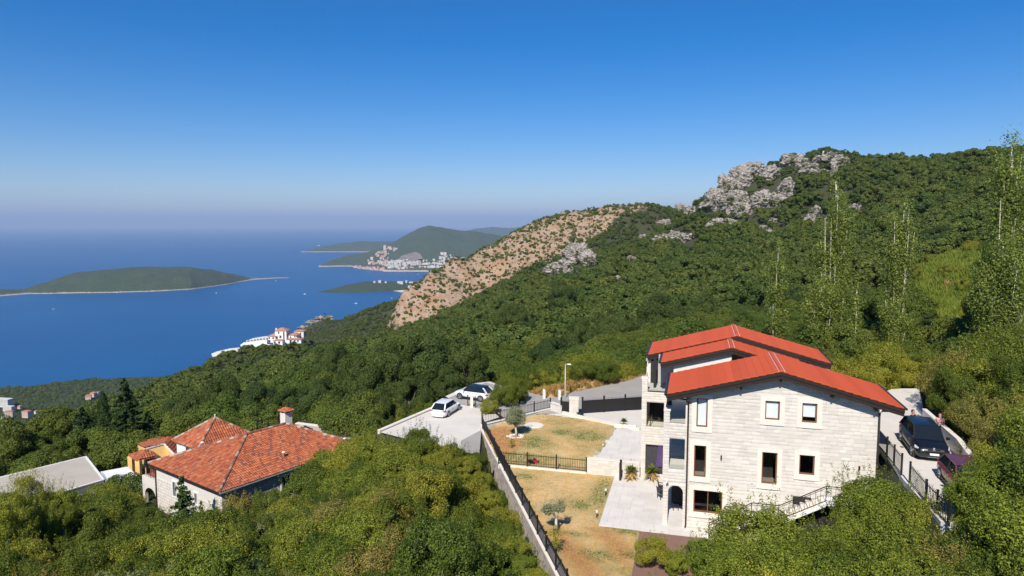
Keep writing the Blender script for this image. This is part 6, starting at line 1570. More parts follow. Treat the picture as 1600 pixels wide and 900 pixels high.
# rear wing with a steep pyramid roof
NC = atz(309, 703, -23.0); lc = NC + n_*5.2; rc = NC + d_*6.4; fc = lc + d_*6.4; apx = NC + d_*3.2 + n_*2.05 + (0,0,2.25)
wing = thing('rear_wing', "higher rear wing with a steep ribbed pyramid roof behind the old stone house", 'house', tuple(NC), 0)
L0 = lambda p: p - NC
for i, poly in enumerate(([NC,rc,apx],[lc,NC,apx],[rc,fc,apx],[fc,lc,apx])):
    poly = [L0(x) for x in poly]; e, u = upv(poly[0], poly[1], poly[2]); tile_field(wing, poly, e, u, 'roof_slope', .26, .36, seed=10+i)
for c in (NC, lc, rc, fc): ridge_tiles(wing, L0(c)+(0,0,.06), L0(apx)+(0,0,.06))
MB().lathe([(.06,0),(.05,.3),(.09,.35),(.0,.45)], 8, tuple(L0(apx))).obj('finial', M['trim'], wing)
cc = [NC*0 + .35*d_ + .35*n_, d_*6.05+.35*n_, d_*6.05+4.85*n_, .35*d_+4.85*n_]; MB().prism([(p[0],p[1]) for p in cc], -6, -.03).obj('wall', M['white'], wing)
ww = link('window', MB().box(-.35,.35,-.02,.02,-.35,.35).mesh('window', M['woodframe']), wing, tuple(.33*d_+2.6*n_+np.array([0,0,-.7])), -pi/2-az_+pi/2+radians(90)*0); ww.rotation_euler = (0,0,atan2(n_[1],n_[0])); MB().box(-.28,.28,-.035,.035,-.28,.28).obj('pane', M['carglass'], ww)
# arched porch with balcony left of the old house
pb = A + n_*Wt; por = thing('arched_porch', "stone porch with a wide arch and railed balcony beside the old house", 'porch', tuple(pb), atan2(n_[1], n_[0]))
# local frame: x along n_ (to the left), y towards -? (wall plane)
PL, y0_, y1_ = 2.75, .0, -2.6
m = MB(); sg = 12; r0p, xc, zc = 1.05, 1.30, -3.55
m.box(0, .25, -.3, 0, -7, -2.5); m.box(2.35, PL, -.3, 0, -7, -2.5)
for i in range(sg):
    a0, a1 = pi*i/sg, pi*(i+1)/sg; p0 = (xc+r0p*cos(a0), zc+r0p*.8*sin(a0)); p1 = (xc+r0p*cos(a1), zc+r0p*.8*sin(a1))
    m.hexa([(p1[0],-.3,p1[1]),(p0[0],-.3,p0[1]),(p0[0],0,p0[1]),(p1[0],0,p1[1])],[(p1[0],-.3,-2.5),(p0[0],-.3,-2.5),(p0[0],0,-2.5),(p1[0],0,-2.5)])
m.box(0,PL,-.32,0,-2.5,-1.75)
m.obj('porch_wall', M['stone'], por); MB().box(0, PL, -3.2, -.02, -1.98, -1.78).obj('balcony_floor', M['terracotta'], por); MB().box(.1, PL, -3.0, -2.9, -7, -2).obj('room_wall', M['dark_room'], por)
MB().box(0,3.6,0.0,2.2,-6.2,-5.9).obj('porch_floor', M['trim'], por)
for (x0, yy, x1, y1, zz_) in ((0,-.1,PL,-.1,-1.75),(PL,-.1,PL,-2.8,-1.75),(.2,2.1,3.6,2.1,-5.9)):
    MB().bar((x0,yy,zz_+.95),(x1,y1,zz_+.95),.05).obj('handrail', M['iron'], por)
    for i in range(9): t = i/8; MB().bar((x0+(x1-x0)*t,yy+(y1-yy)*t,zz_),(x0+(x1-x0)*t,yy+(y1-yy)*t,zz_+.95), .05 if i % 4 == 0 else .022).obj('baluster', M['iron'], por)

# yellow house
def slab_poly(parent, name, pts, th, mat, up=(0,0,1)):
    m = MB(); P = [Vector(p) for p in pts]; n = (P[1]-P[0]).cross(P[2]-P[0]).normalized(); n = n if n.z > 0 else -n; k = len(P)
    m.v = [tuple(p) for p in P] + [tuple(p-n*th) for p in P]; m.f = [tuple(range(k)), tuple(range(2*k-1,k-1,-1))] + [(i,i+k,(i+1)%k+k,(i+1)%k) for i in range(k)]; return m.obj(name, mat, parent)
YO = aty(240, 745, 74); yh = thing('yellow_house', "small yellow rendered house with orange tile roofs and a columned porch", 'house', tuple(YO), 0)
Y = lambda px, py, dpt: aty(px, py, dpt) - YO
ya, yl, yr, yfr, yll = Y(256.5,692.7,75.5), Y(229.5,700.1,74), Y(276,713,74.3), Y(272,676.5,84), Y(212.6,692.7,78)
yfr2 = yfr + (yr-ya)
for i, poly in enumerate(([yll,yl,ya,yfr],[yr,yfr2,yfr,ya])):
    e = (poly[1]-poly[0] if i else ya-yfr); e = e/np.linalg.norm(e); w = (poly[3]-poly[0]); u = w - e*(w@e); u /= np.linalg.norm(u)
    if u[2] < 0: u = -u
    tile_field(yh, poly, e, u, 'roof_slope', .24, .34, seed=20+i)
yb = lambda p: np.array([p[0], p[1], -2.5])
m = MB(); m.v = [tuple(x) for x in (yl, ya-(0,0,.12), yr-(0,0,.1), yb(yr), yb(yl), yll-(0,0,.1), yb(yll), yfr2-(0,0,.1), yb(yfr2))]; m.v[0] = tuple(yl-(0,0,.1)); m.f = [(4,3,2,1,0),(6,4,0,5),(3,8,7,2)]; m.obj('wall', M['yellow'], yh)
MB().bar(yl-(0,.05,.05), ya-(0,.05,.03), .12).bar(ya-(0,.05,.03), yr-(0,.05,.05), .12).obj('barge_board', M['white'], yh)
pr = [Y(200.3,710.3,73.5),Y(213,718.5,71.8),Y(245.7,708.5,73.2),Y(234,701.5,75)]; pz = min(p[2] for p in pr); pr = [np.array([p[0],p[1],pz]) for p in pr]; pa = sum(pr)/4 + np.array([.2,.1,.5])
for i in range(4):
    a, b = pr[i], pr[(i+1)%4]; e, u = upv(a, b, pa); tile_field(yh, [a,b,pa], e, u, 'porch_roof', .24, .3, seed=30+i)
MB().prism([(p[0],p[1]) for p in pr], pz-.15, pz-.02).obj('porch_beam', M['terracotta'], yh)
for p in (pr[0]*.86+pa*.14, pr[1]*.8+pa*.2): MB().box(p[0]-.24,p[0]+.24,p[1]-.24,p[1]+.24,-1.9,pz-.15).obj('column', M['yellow'], yh)
p = pr[2]*.75+pa*.25; MB().box(p[0]-.9,p[0]+.1,p[1]-.1,p[1]+.1,-1.2,pz-.15).obj('porch_shutter', M['woodframe'], yh)
MB().box(pr[0][0]-.1,pr[2][0]+.6,pr[1][1]-.4,pr[3][1]+.5,-2.2,-1.9).obj('porch_floor', M['terracotta'], yh)
wn_ = link('window', MB().box(-.35,.35,-.03,.03,-.5,.5).mesh('window', M['woodframe']), yh, tuple(yl*.6+yll*.4-(0,0,.9)), .9)
# flat concrete roof building and white slab
def flat_building(name, label, pts, z, drop, roofm, wallm, cat='building', lip=.15):
    o = thing(name, label, cat, (pts[0][0], pts[0][1], z)); P = [(p[0]-pts[0][0], p[1]-pts[0][1]) for p in pts]; c = np.mean(P, 0); Q = [tuple(np.array(p)*.96 + c*.04) for p in P]
    MB().prism(Q, -drop, -.3).obj('wall', wallm, o); MB().prism(P, -.3, 0).obj('roof_slab', roofm, o)
    for i in range(len(P)):
        a, b = np.array(P[i]), np.array(P[(i+1) % len(P)]); dd = (b-a)/np.linalg.norm(b-a); nn = np.array([-dd[1], dd[0]])*.09
        MB().prism([tuple(a-nn), tuple(b-nn), tuple(b+nn), tuple(a+nn)], .0, lip).obj('roof_edge', M['white'], o)
    return o
fb = flat_building('flat_roofed_building', "low building with a large bare flat concrete roof above the trees", [atz(-90,768,-26)[:2], atz(134,713.6,-26)[:2], atz(162,749.6,-26)[:2], atz(-60,815,-26)[:2]], -26, 4, M['flatroof'], M['stone_back'], lip=.06)
flat_building('white_slab_roof', "small bright white flat roof between the concrete roof and the old house", [atz(157,739.5,-26.3)[:2], atz(199,731.6,-26.3)[:2], atz(225,758,-26.3)[:2], atz(178,772,-26.3)[:2]], -26.3, 3.5, M['white'], M['plaster'])
flat_building('shed', "pale grey blue flat shed roof at the far right end of the old house's roof", [atz(516,681.5,-22.6)[:2], atz(545,671,-22.6)[:2], atz(554,675,-22.6)[:2], atz(553,695,-22.6)[:2], atz(530,690,-22.6)[:2]], -22.6, 3, M['metal_white'], M['plaster'])
o = thing('gate_pillar', "slim white pillar standing at the shed beyond the tiled roof's far corner", 'pillar', tuple(atz(556,700,-23.6))); MB().box(-.25,.25,-.25,.25,-1.5,1.45).obj('shaft', M['white'], o); MB().box(-.3,.3,-.3,.3,1.45,1.55).obj('pillar_cap', M['trim'], o)
rubble_wall('terrace_wall', atz(462,676,-22.8)[:2], atz(508,682,-22.8)[:2], -24.5, -24.5, -21.8, .4, "old grey stone retaining wall in tree shade beyond the tiled roof", side=1, nsolo=40, mat='oldstone')
rubble_wall('terrace_wall', atz(516,676,-22.6)[:2], atz(548,666,-22.6)[:2], -24, -24, -21.6, .4, "sunlit pale stone wall between shed and wood, left of the parking place", side=1, nsolo=40, mat='oldstone')
fence('iron_fence', [atz(402,672,-22.4)[:2], atz(436,664,-22.4)[:2]], -22.4, 1.1, "dark fence showing over the tiled roof left of the chimney", post=1.5, sp=.2)

# ---------------------------------------------------------------- cars
def car(name, label, pos, head, L, W, H, paint, roofm, kind='suv', wb=None, plate=True, emblem=False):
    "head = compass heading of the nose; local x points to the nose"
    o = thing(name, label, 'car', pos, pi/2 - head); zb, belt = .26 if kind == 'suv' else .2, H*.60; hw_ = W/2
    fx, rx = L/2, -L/2; hood = belt*.98; tail = belt*(1.02 if kind != 'sedan' else 1.0)
    st = [(rx,.86,.55,belt*.80),(rx+.10,.93,zb,belt*.93),(rx+.45,.99,zb,tail),(rx+1.0,1,zb,tail),(0,1,zb,belt),(fx-1.55,1,zb,belt*.99),(fx-1.0,.99,zb,hood*.97),(fx-.45,.95,zb,hood*.90),(fx-.10,.86,zb,hood*.78),(fx,.76,.42,hood*.62)]
    V = []; F = []
    for (x, w, z0, zt) in st:
        y = hw_*w; ring = [(0,z0),(y*.86,z0),(y*.98,z0+.10),(y,z0+(zt-z0)*.45),(y*.985,z0+(zt-z0)*.72),(y*.90,zt-.02),(y*.62,zt+.025),(0,zt+.04)]
        V += [(x, a, b) for a, b in ring] + [(x, -a, b) for a, b in ring[1:-1][::-1]]
    n = 14
    for i in range(len(st)-1):
        for j in range(n): F.append((i*n+j, i*n+(j+1) % n, (i+1)*n+(j+1) % n, (i+1)*n+j))
    F += [tuple(range(n))[::-1], tuple((len(st)-1)*n+j for j in range(n))]
    m = bpy.data.meshes.new('car body'); m.from_pydata(V, [], F); m.update(); m.materials.append(paint); m.polygons.foreach_set('use_smooth', [True]*len(F)); body = link('body', m, o)
    # cabin
    xw0, xr0 = fx-L*.255, fx-L*.40; xr1, xw1 = (rx+L*.16, rx+L*.03) if kind != 'sedan' else (rx+L*.30, rx+L*.14)
    yb, yr = hw_*.90, hw_*.70; zb2 = belt-.02; zr = H-.05; xm = (xr0+xr1)/2
    def P(x, y, z): return (x, y, z)
    c = {}
    for s in (1, -1):
        c[s] = [P(xw0,s*yb*.93,zb2),P(xw1,s*yb*.95,zb2),P(xr1,s*yr*.97,zr-.02),P(xr0,s*yr,zr)]
        g = [c[s][0],c[s][1],c[s][2],c[s][3]]; MB().poly(g if s < 0 else g[::-1]).obj('side_window', M['carglass'], o)
    MB().poly([c[-1][0],c[-1][3],c[1][3],c[1][0]][::-1]).obj('windscreen', M['carglass'], o); MB().poly([c[-1][1],c[1][1],c[1][2],c[-1][2]][::-1]).obj('rear_window', M['carglass'], o)
    rv = []; rf = []; xs = [xr0+.02, xr0-.25, xm, xr1+.25, xr1-.06]; hs_ = [.0, .035, .055, .035, .0]; nn = 7
    for x, h in zip(xs, hs_):
        for k in range(nn): t = -1 + 2*k/(nn-1); rv.append((x, t*yr*1.02, zr + h*(1-t*t*.6) + .012*(1-t*t)))
    for i in range(4):
        for k in range(nn-1): rf.append((i*nn+k, i*nn+k+1, (i+1)*nn+k+1, (i+1)*nn+k))
    m = bpy.data.meshes.new('roof'); m.from_pydata(rv, [], rf); m.update(); m.materials.append(roofm); m.polygons.foreach_set('use_smooth', [True]*len(rf)); link('roof', m, o)
    for s in (1, -1):
        MB().bar(c[s][0], c[s][3], .07, .05).obj('pillar', roofm, o); MB().bar(c[s][1], c[s][2], .13 if kind != 'suv' else .2, .05).obj('pillar', paint, o)
        xc_ = (xw0+xw1)/2+.05; MB().bar((xc_,s*yb*.95,zb2),(xc_-.05,s*yr*.99,zr),.06,.04).obj('pillar', M['plastic_black'], o); MB().bar(c[s][3], c[s][2], .06, .04).obj('roof_rail', roofm if kind != 'suv' else M['plastic_black'], o)
        mr = MB().hexa([(xw0-.35,s*(hw_+.02),belt-.02),(xw0-.2,s*(hw_+.02),belt-.02),(xw0-.2,s*(hw_+.2),belt),(xw0-.35,s*(hw_+.2),belt)][::(1 if s > 0 else -1)],[(xw0-.35,s*(hw_+.02),belt+.13),(xw0-.22,s*(hw_+.02),belt+.13),(xw0-.22,s*(hw_+.2),belt+.12),(xw0-.35,s*(hw_+.2),belt+.12)][::(1 if s > 0 else -1)]); mr.obj('mirror', paint, o)
        MB().box(-.3-.06,-.3+.06,s*hw_-.01,s*hw_+.015,belt*.84,belt*.87).obj('door_handle', paint, o)
        dl = MB(); 
        for x in (xw0-.25, (xw0+xw1)/2+.05, xw1+.55): dl.box(x-.008, x+.008, s*hw_*.995-.004, s*hw_*1.0+.004, zb+.15, belt*.93)
        dl.obj('door_gap', M['plastic_black'], o)["kind"] = 'stuff'
        MB().box(rx+.9, fx-.9, s*hw_*.985-.03, s*hw_*.985+.02, zb-.02, zb+(.14 if kind == 'suv' else .06)).obj('sill', M['plastic_black'], o)
        lt = MB().hexa([(rx-.0,s*hw_*.52,belt*.74),(rx-.0,s*hw_*.86,belt*.74),(rx+.3,s*hw_*.985,belt*.76),(rx+.06,s*hw_*.5,belt*.74)][::-s],[(rx+.05,s*hw_*.52,belt*.92),(rx+.05,s*hw_*.88,belt*.92),(rx+.36,s*hw_*.975,belt*.9),(rx+.1,s*hw_*.5,belt*.92)][::-s]); lt.obj('tail_light', M['lens_red'], o)
        hl = MB().hexa([(fx-.10,s*hw_*.50,hood*.62),(fx-.16,s*hw_*.84,hood*.62),(fx-.5,s*hw_*.97,hood*.70),(fx-.16,s*hw_*.5,hood*.62)][::s],[(fx-.12,s*hw_*.50,hood*.76),(fx-.2,s*hw_*.84,hood*.78),(fx-.55,s*hw_*.955,hood*.84),(fx-.2,s*hw_*.5,hood*.76)][::s]); hl.obj('headlight', M['lens_clear'], o)
    wb = wb or L*.6; R = .36 if kind == 'suv' else .32; x1 = fx-L*.195; x0 = x1-wb
    for x in (x0, x1):
        for s in (1, -1):
            MB().tube([(x,s*(hw_-.14),R*1.0),(x,s*(hw_+.004),R*1.0)], R*1.14, 20).obj('wheel_arch', M['plastic_black'], o)
            w = MB().tube([(x,s*(hw_-.22),R),(x,s*(hw_+.018),R)], R, 22).obj('wheel', M['rubber'], o)
            MB().tube([(x,s*(hw_+.01),R),(x,s*(hw_+.026),R)], R*.68, 20).obj('rim', M['alloy'], w)
            sp = MB()
            for k in range(5): a = k*2*pi/5; a2 = a+.5; sp.bar((x+cos(a2)*R*.2,s*(hw_+.03),R+sin(a2)*R*.2),(x+cos(a2)*R*.6,s*(hw_+.03),R+sin(a2)*R*.6),.05,.01)
            sp.obj('rim_gap', M['plastic_black'], w)["kind"] = 'stuff'
    MB().box(fx-.06,fx+.015,-hw_*.55,hw_*.55,.38,.5).obj('bumper_grille', M['plastic_black'], o); 
    for s in (-1, 1): MB().box(fx-.1,fx-.02,s*.2-.13,s*.2+.13,hood*.6,hood*.76).obj('grille', M['plastic_black'], o); 
    if emblem: MB().tube([(fx-.12,0,hood*.79),(fx-.06,0,hood*.81)], .05, 12).obj('bonnet_emblem', M['alloy'], o); MB().box(fx+.0,fx+.02,-.35,.35,.3,.33).obj('chrome_strip', M['alloy'], o)
    if plate:
        p = MB().box(fx+.01,fx+.035,-.26,.26,.44,.56).obj('number_plate', M['plate'], o); MB().box(fx+.036,fx+.038,-.26,-.22,.44,.56).obj('plate_band', M['blueband'], p)
        p = MB().box(rx-.03,rx-.005,-.26,.26,belt*.62,belt*.62+.12).obj('number_plate', M['plate'], o)
    MB().box(rx-.02,rx+.05,-hw_*.7,hw_*.7,zb-.02,zb+.14).obj('rear_bumper', M['plastic_black'] if kind == 'suv' else paint, o)
    MB().tube([(-.15,0,zr+.05),(-.25,0,zr+.16)], .02, 6).obj('aerial', M['plastic_black'], o)
    return o
cw = atz(695, 645, ZG); car('parked_car', "white saloon-like car parked in the open middle of the parking place", (cw[0]+.15, cw[1], ZG+.005), radians(19), 4.5, 1.82, 1.46, M['car_white'], M['car_white'], 'hatch')
cs = atz(741, 623, ZG+.02); car('parked_car', "white crossover with black roof, half shaded under the trees", (cs[0], cs[1], ZG+.02), radians(-62), 4.6, 1.86, 1.64, M['car_white'], M['car_black'], 'suv')
car('parked_car', "black large off-roader on the upper driveway beside the white wall", (25.7, 41.6, ZD), radians(198), 4.85, 1.93, 1.75, M['car_black'], M['car_black'], 'suv', 2.93, emblem=True)
cr = atz(1487, 762, ZD); car('parked_car', "dark red car mostly hidden by foliage in front of the black off-roader", (cr[0]+.6, cr[1]-.2, ZD), radians(197), 4.3, 1.78, 1.46, M['car_red'], M['car_red'], 'hatch')
# two leafy branches hide most of the red car
for i, (px, py, Y_, kind, s) in enumerate([(1520,740,33.0,'bush',.75),(1530,790,31.0,'bush',.9),(1508,722,34.8,'bush_dark',.45)]):
    p = aty(px, py, Y_); zz_ = ZD; plant(kind, i, p[0]+.6, p[1], s, 'driveway_bush', ["leafy bush leaning over the dark red car","bright leafy bush beside the dark red car's nose, lower right","small dark bush between the black and the dark red car"][i], 'bush', None, z=ZD-.3, rz=i*2)

# ---------------------------------------------------------------- people
def person(label, pos, face, parts, top, trousers, hair, sc=1.0, pose='stand'):
    o = thing('person', label, 'person', pos, face)
    J = dict(pel=(0,0,.95), bel=(0,.01,1.10), che=(0,.015,1.30), nek=(0,.0,1.47), hd0=(0,-.015,1.55), hd1=(0,-.02,1.68), top=(0,0,1.74))
    verts = []; rad = []; edges = []
    def v(p, r): verts.append(p); rad.append(r); return len(verts)-1
    pel = v(J['pel'], (.15,.11)); bel = v(J['bel'], (.13,.10)); che = v(J['che'], (.16,.115)); nek = v(J['nek'], (.055,.06)); h0 = v(J['hd0'], (.075,.09)); h1 = v(J['hd1'], (.08,.095)); h2 = v(J['top'], (.05,.06)); nose = v((0,-.115,1.60), (.014,.018))
    edges += [(pel,bel),(bel,che),(che,nek),(nek,h0),(h0,h1),(h1,h2),(h0,nose)]
    for s in (-1, 1):
        sh = v((s*.175,0,1.40), (.055,.055)); el = v((s*.26,.02,1.13), (.042,.042)); fw = (s*.16,-.22,1.12) if pose == 'crossed' else (s*.29,-.10,.88)
        wr = v(fw, (.028,.028)); dx, dy, dz = [(fw[i]-verts[el][i]) for i in range(3)]; l = sqrt(dx*dx+dy*dy+dz*dz); D = Vector((dx/l,dy/l,dz/l)); side = D.cross(Vector((s,0,.2))).normalized()
        pm = v(tuple(Vector(fw)+D*.075), (.038,.02)); edges += [(che,sh),(sh,el),(el,wr),(wr,pm)]
        for k in range(4):
            b = Vector(fw)+D*.10+side*(k-1.5)*.02; f1 = v(tuple(b+D*.03), (.009,.009)); f2 = v(tuple(b+D*(.055+.008*(1.5-abs(k-1.5)))+Vector((-s*.012,0,-.004))), (.008,.008)); edges += [(pm,f1),(f1,f2)]
        t1 = v(tuple(Vector(fw)+D*.05+side*.05), (.010,.010)); edges += [(wr,t1)]
        ear = v((s*.088,.0,1.60), (.014,.022)); edges.append((h0,ear))
        hp = v((s*.10,0,.88), (.095,.09)); kn = v((s*.11,-.01,.50), (.06,.06)); an = v((s*.115,.02,.09), (.04,.04)); to = v((s*.125,-.15,.04), (.035,.028)); edges += [(pel,hp),(hp,kn),(kn,an),(an,to)]
    m = bpy.data.meshes.new('body'); m.from_pydata(verts, edges, []); m.materials.append(M['skin']); b = link('body', m, o)
    bm = bmesh.new(); bm.from_mesh(m); ly = bm.verts.layers.skin.verify(); bm.verts.ensure_lookup_table()
    for i, vv in enumerate(bm.verts): vv[ly].radius = rad[i]; vv[ly].use_root = (i == 0)
    bm.to_mesh(m); bm.free()
    md = b.modifiers.new('skin', 'SKIN'); md.use_smooth_shade = True; b.modifiers.new('sub', 'SUBSURF').levels = 1; b.modifiers['sub'].render_levels = 1
    def cloth(name, vs, es, mat):
        m = bpy.data.meshes.new(name); m.from_pydata([p for p, _ in vs], es, []); m.materials.append(mat); c = link(name, m, o); bm = bmesh.new(); bm.from_mesh(m); ly = bm.verts.layers.skin.verify(); bm.verts.ensure_lookup_table()
        for i, vv in enumerate(bm.verts): vv[ly].radius = vs[i][1]; vv[ly].use_root = (i == 0)
        bm.to_mesh(m); bm.free(); md = c.modifiers.new('skin', 'SKIN'); md.use_smooth_shade = True; s = c.modifiers.new('sub', 'SUBSURF'); s.levels = 1; s.render_levels = 1
    cloth('shirt', [(J['pel'],(.175,.135)),(J['bel'],(.155,.125)),(J['che'],(.185,.14)),((0,0,1.42),(.10,.09)),((-.185,0,1.40),(.072,.072)),((-.235,.01,1.24),(.062,.062)),((.185,0,1.40),(.072,.072)),((.235,.01,1.24),(.062,.062))], [(0,1),(1,2),(2,3),(2,4),(4,5),(2,6),(6,7)], top)
    cloth('trousers', [((0,0,.96),(.165,.13)),((-.10,0,.86),(.112,.108)),((-.11,-.01,.5),(.078,.078)),((-.115,.02,.16),(.062,.062)),((.10,0,.86),(.112,.108)),((.11,-.01,.5),(.078,.078)),((.115,.02,.16),(.062,.062))], [(0,1),(1,2),(2,3),(0,4),(4,5),(5,6)], trousers)
    bm = bmesh.new(); bmesh.ops.create_uvsphere(bm, u_segments=14, v_segments=10, radius=.118)
    for vv in bm.verts:
        vv.co.z *= 1.12
        if vv.co.y < -.03 and vv.co.z < .05: vv.co.y = -.03
    m = bpy.data.meshes.new('hair'); bm.to_mesh(m); bm.free(); m.materials.append(hair); hh = link('hair', m, o, (0,.018,1.67))
    for s in (-1, 1): bm = MB().lathe([(.009,-.006),(.011,0),(.009,.006)], 8).obj('eye', M['plastic_black'], o, False, (s*.033,-.108,1.645))
    MB().box(-.025,.025,-.108,-.1,1.565,1.572).obj('mouth', M['lens_red'], o)
    return o
person("person in a black top with brown hair standing behind the black off-roader", (26.7, 44.5, ZD), radians(200-180), None, M['cloth_black'], M['cloth_black'], M['hair'])
person("person in a pink checked shirt and black trousers beside the white wall", (28.0, 43.7, ZD), radians(-40), None, M['cloth_pink'], M['cloth_black'], M['hair'], pose='crossed')
# ---------------------------------------------------------------- shrubs on the bare hill
SHR = [crown_mesh('shrub_crown', 300+i, (1.7, 1.6, 1.3), 9, 420, .55, M['bush_dark'], clump_r=.42, jitter=.7, low=-.3) for i in range(4)]
rg = np.random.RandomState(33)
pts = []
xs, ys = rg.uniform(-190, 240, 16000), rg.uniform(580, 960, 16000)
dz_ = zone(DRYP, 40, xs, ys); hz_ = height(xs, ys); den = fbm(xs, ys, 55, 3)
acc = []
for x, y, z, dd, dn in zip(xs, ys, hz_, dz_, den):
    if dd < .5 or dn + rg.rand()*1.3 < .1: continue
    if any((x-a)**2 + (y-b)**2 < 9 for a, b in acc[-400:]): continue
    px, py = proj(x, y, z)
    if px < 590: continue
    acc.append((x, y)); pts.append((x, y, z, (.35 + .65*rg.rand()**2.2) * 1.5, rg.rand()*6.28))
pts.sort(key=lambda p: -p[3]/p[1]); print('shrubs', len(pts))
for i, (x, y, z, s, r) in enumerate(pts[:270]):
    o = link('shrub', SHR[i % 4], None, (x, y, z+.6*s), r, (s, s, s)); tag(o, "dark rounded shrub dotted on the bare reddish hill", 'shrub', 'shrubs on the bare hill')
if len(pts) > 270:
    P = np.array(pts[270:]); P[:, 2] += .5*P[:, 3]
    scatter_obj('small_shrubs', P, [bpy.data.objects['shrub'], bpy.data.objects['shrub.001']], "countless small shrubs speckling the bare hill")

# ---------------------------------------------------------------- cliff villa above the sea
vx, vy, vz = aty(431, 536, 500); k = 500/FOC*1.0
cv = thing('cliff_villa', "large white villa with red roofs on the ridge above the sea", 'villa', (vx, vy, vz), 0)
def vb(name, x0, x1, r0, r1, depth, roof=None, y0=0.0, mat='white', wins=()):
    X0, X1, Z0, Z1 = (x0-431)*k, (x1-431)*k, (536-r1)*k, (536-r0)*k
    b = MB().box(X0, X1, y0, y0+depth, Z0, Z1).obj(name, M[mat], cv)
    if roof:
        e = .5; m = MB(); cxm, cym = (X0+X1)/2, y0+depth/2; hh = roof*k; ins = min((X1-X0), depth)*.42
        m.hexa([(X0-e,y0-e,Z1),(X1+e,y0-e,Z1),(X1+e,y0+depth+e,Z1),(X0-e,y0+depth+e,Z1)],[(X0+ins,y0+ins,Z1+hh),(X1-ins,y0+ins,Z1+hh),(X1-ins,y0+depth-ins,Z1+hh),(X0+ins,y0+depth-ins,Z1+hh)]); m.obj('roof', M['villa_roof'], cv)
    for (a, b_, c, d) in wins: MB().box((a-431)*k, (b_-431)*k, y0-.12, y0-.02, (536-d)*k, (536-c)*k).obj('window', M['town_win'], b)
vb('wall', 430, 448, 516.5, 535, 8, 4, 0, 'white', [(443,445,518,533),(435,437,518,521),(437,440,524,528),(437,440,531,534)])
vb('chimney', 430, 432, 513, 520, 1.2, None, 1.5)
vb('wall', 419, 433, 525, 535, 9, 3, -.5, 'white', [(420,422.5,526.5,529),(426,429,526.5,529),(431,434,526,529),(420,423,531,534.5),(427,429,531,534)])
vb('wall', 430, 444, 530.5, 538, 4, 1.6, -4, 'white', [(431,434,532,535.5),(437.5,441,532,535.5)])
vb('wall', 450, 464, 524, 534, 8, 2.5, 2, 'white', [(452,454,526,529),(459,461,525,527.5),(462,464,525,527.5)])
vb('wall', 455, 470, 520, 530, 7, 2, 8, 'plaster', [(459,461,522,525),(464,466,522,525)])
vb('wall', 449, 472, 530, 536, 6, 1.6, -1.5, 'white', [(454,457,531,535),(461,463,531,535),(466,468,531,534)])
vb('terrace_wall', 416, 452, 537, 542, 5, None, -7, 'white', [(427,429,538,541),(433,435,538,541)])
def tw(name, pts, depth, mat='white'):
    m = MB(); q = [((a-431)*k, (536-b)*k) for a, b in pts]; n = len(q); m.v = [(x, -3, z) for x, z in q] + [(x, depth-3, z) for x, z in q]; m.f = [tuple(range(n))[::-1], tuple(range(n, 2*n))] + [(i, (i+1) % n, n+(i+1) % n, n+i) for i in range(n)]; m.obj(name, M[mat], cv)
tw('terrace_wall', [(377,538),(384,533),(398,530.5),(419,528),(419,541),(395,544),(380,543)], 7)
tw('terrace_wall', [(384,533),(398,530.5),(419,528),(419,529),(398,531.6),(384,534)], 16, 'plaster')
tw('yard_wall', [(331,552),(352,547),(372,545),(374,549),(352,553),(333,557)], 9, 'plaster')
for a, b in ((331, 556), (352, 552), (366, 549)):
    pass
for i in range(7): x = 388+i*5; MB().box((x-431)*k-.3, (x-431)*k+.3, -3.2, -2.8, (536-(532.5-i*.62))*k-.5, (536-(532.5-i*.62))*k+1.1).obj('parapet_pillar', M['white'], cv)

# ---------------------------------------------------------------- town across the bay, built in six shapes that all houses share
def house_mesh(name, w, d, h, roof, mat, win=True, hip=True):
    "walls and windows in one mesh, roof as its own"
    m = MB().box(-w/2, w/2, -d/2, d/2, -4, h).mesh(name + ' walls', M[mat])
    wm = None
    if win:
        b = MB(); nf = max(1, int(h/3.4)); nc = max(2, int(w/4.5))
        for i in range(nf):
            for j in range(nc): x = -w/2 + w*(j+.5)/nc; z = h*(i+.35)/nf; b.box(x-.7, x+.7, -d/2-.25, -d/2-.05, z, z+1.7)
        wm = b.mesh(name + ' windows', M['town_win'])
    r = None
    if roof:
        e = .6; i_ = min(w, d)*.45; r = MB().hexa([(-w/2-e,-d/2-e,h),(w/2+e,-d/2-e,h),(w/2+e,d/2+e,h),(-w/2-e,d/2+e,h)],[(-w/2+i_,-d/2+i_,h+roof),(w/2-i_,-d/2+i_,h+roof),(w/2-i_,d/2-i_,h+roof),(-w/2+i_,d/2-i_,h+roof)]).mesh(name + ' roof', M['town_roof'])
    else: r = MB().box(-w/2*1.03, w/2*1.03, -d/2*1.03, d/2*1.03, h, h+.8).mesh(name + ' roof', M['town_white'])
    return m, wm, r
HT = [house_mesh('low house', 14, 11, 7, 3, 'town_pink'), house_mesh('old house', 12, 12, 10, 3.2, 'town_white'), house_mesh('white block', 22, 15, 20, 0, 'town_white'), house_mesh('tall block', 18, 16, 31, 0, 'town_white'),
      house_mesh('pink block', 24, 15, 17, 3, 'town_pink'), house_mesh('hotel', 46, 18, 18, 0, 'town_white')]
def place_house(t, x, y, z, rz, label, group, s=1.0, name='building'):
    m, wm, r = HT[t]; o = thing(name, label, 'building', (x, y, z), rz, group); o.scale = (s, s, s)
    w = link('wall', m, o); 
    if wm: a = link('windows', wm, w); a["kind"] = 'stuff'
    link('roof', r, o)
VHf = VH[:int(VH.shape[0]*.62)].reshape(-1, 3); PH = np.array([proj(*p) for p in VHf])
rr = random.Random(8); used = []
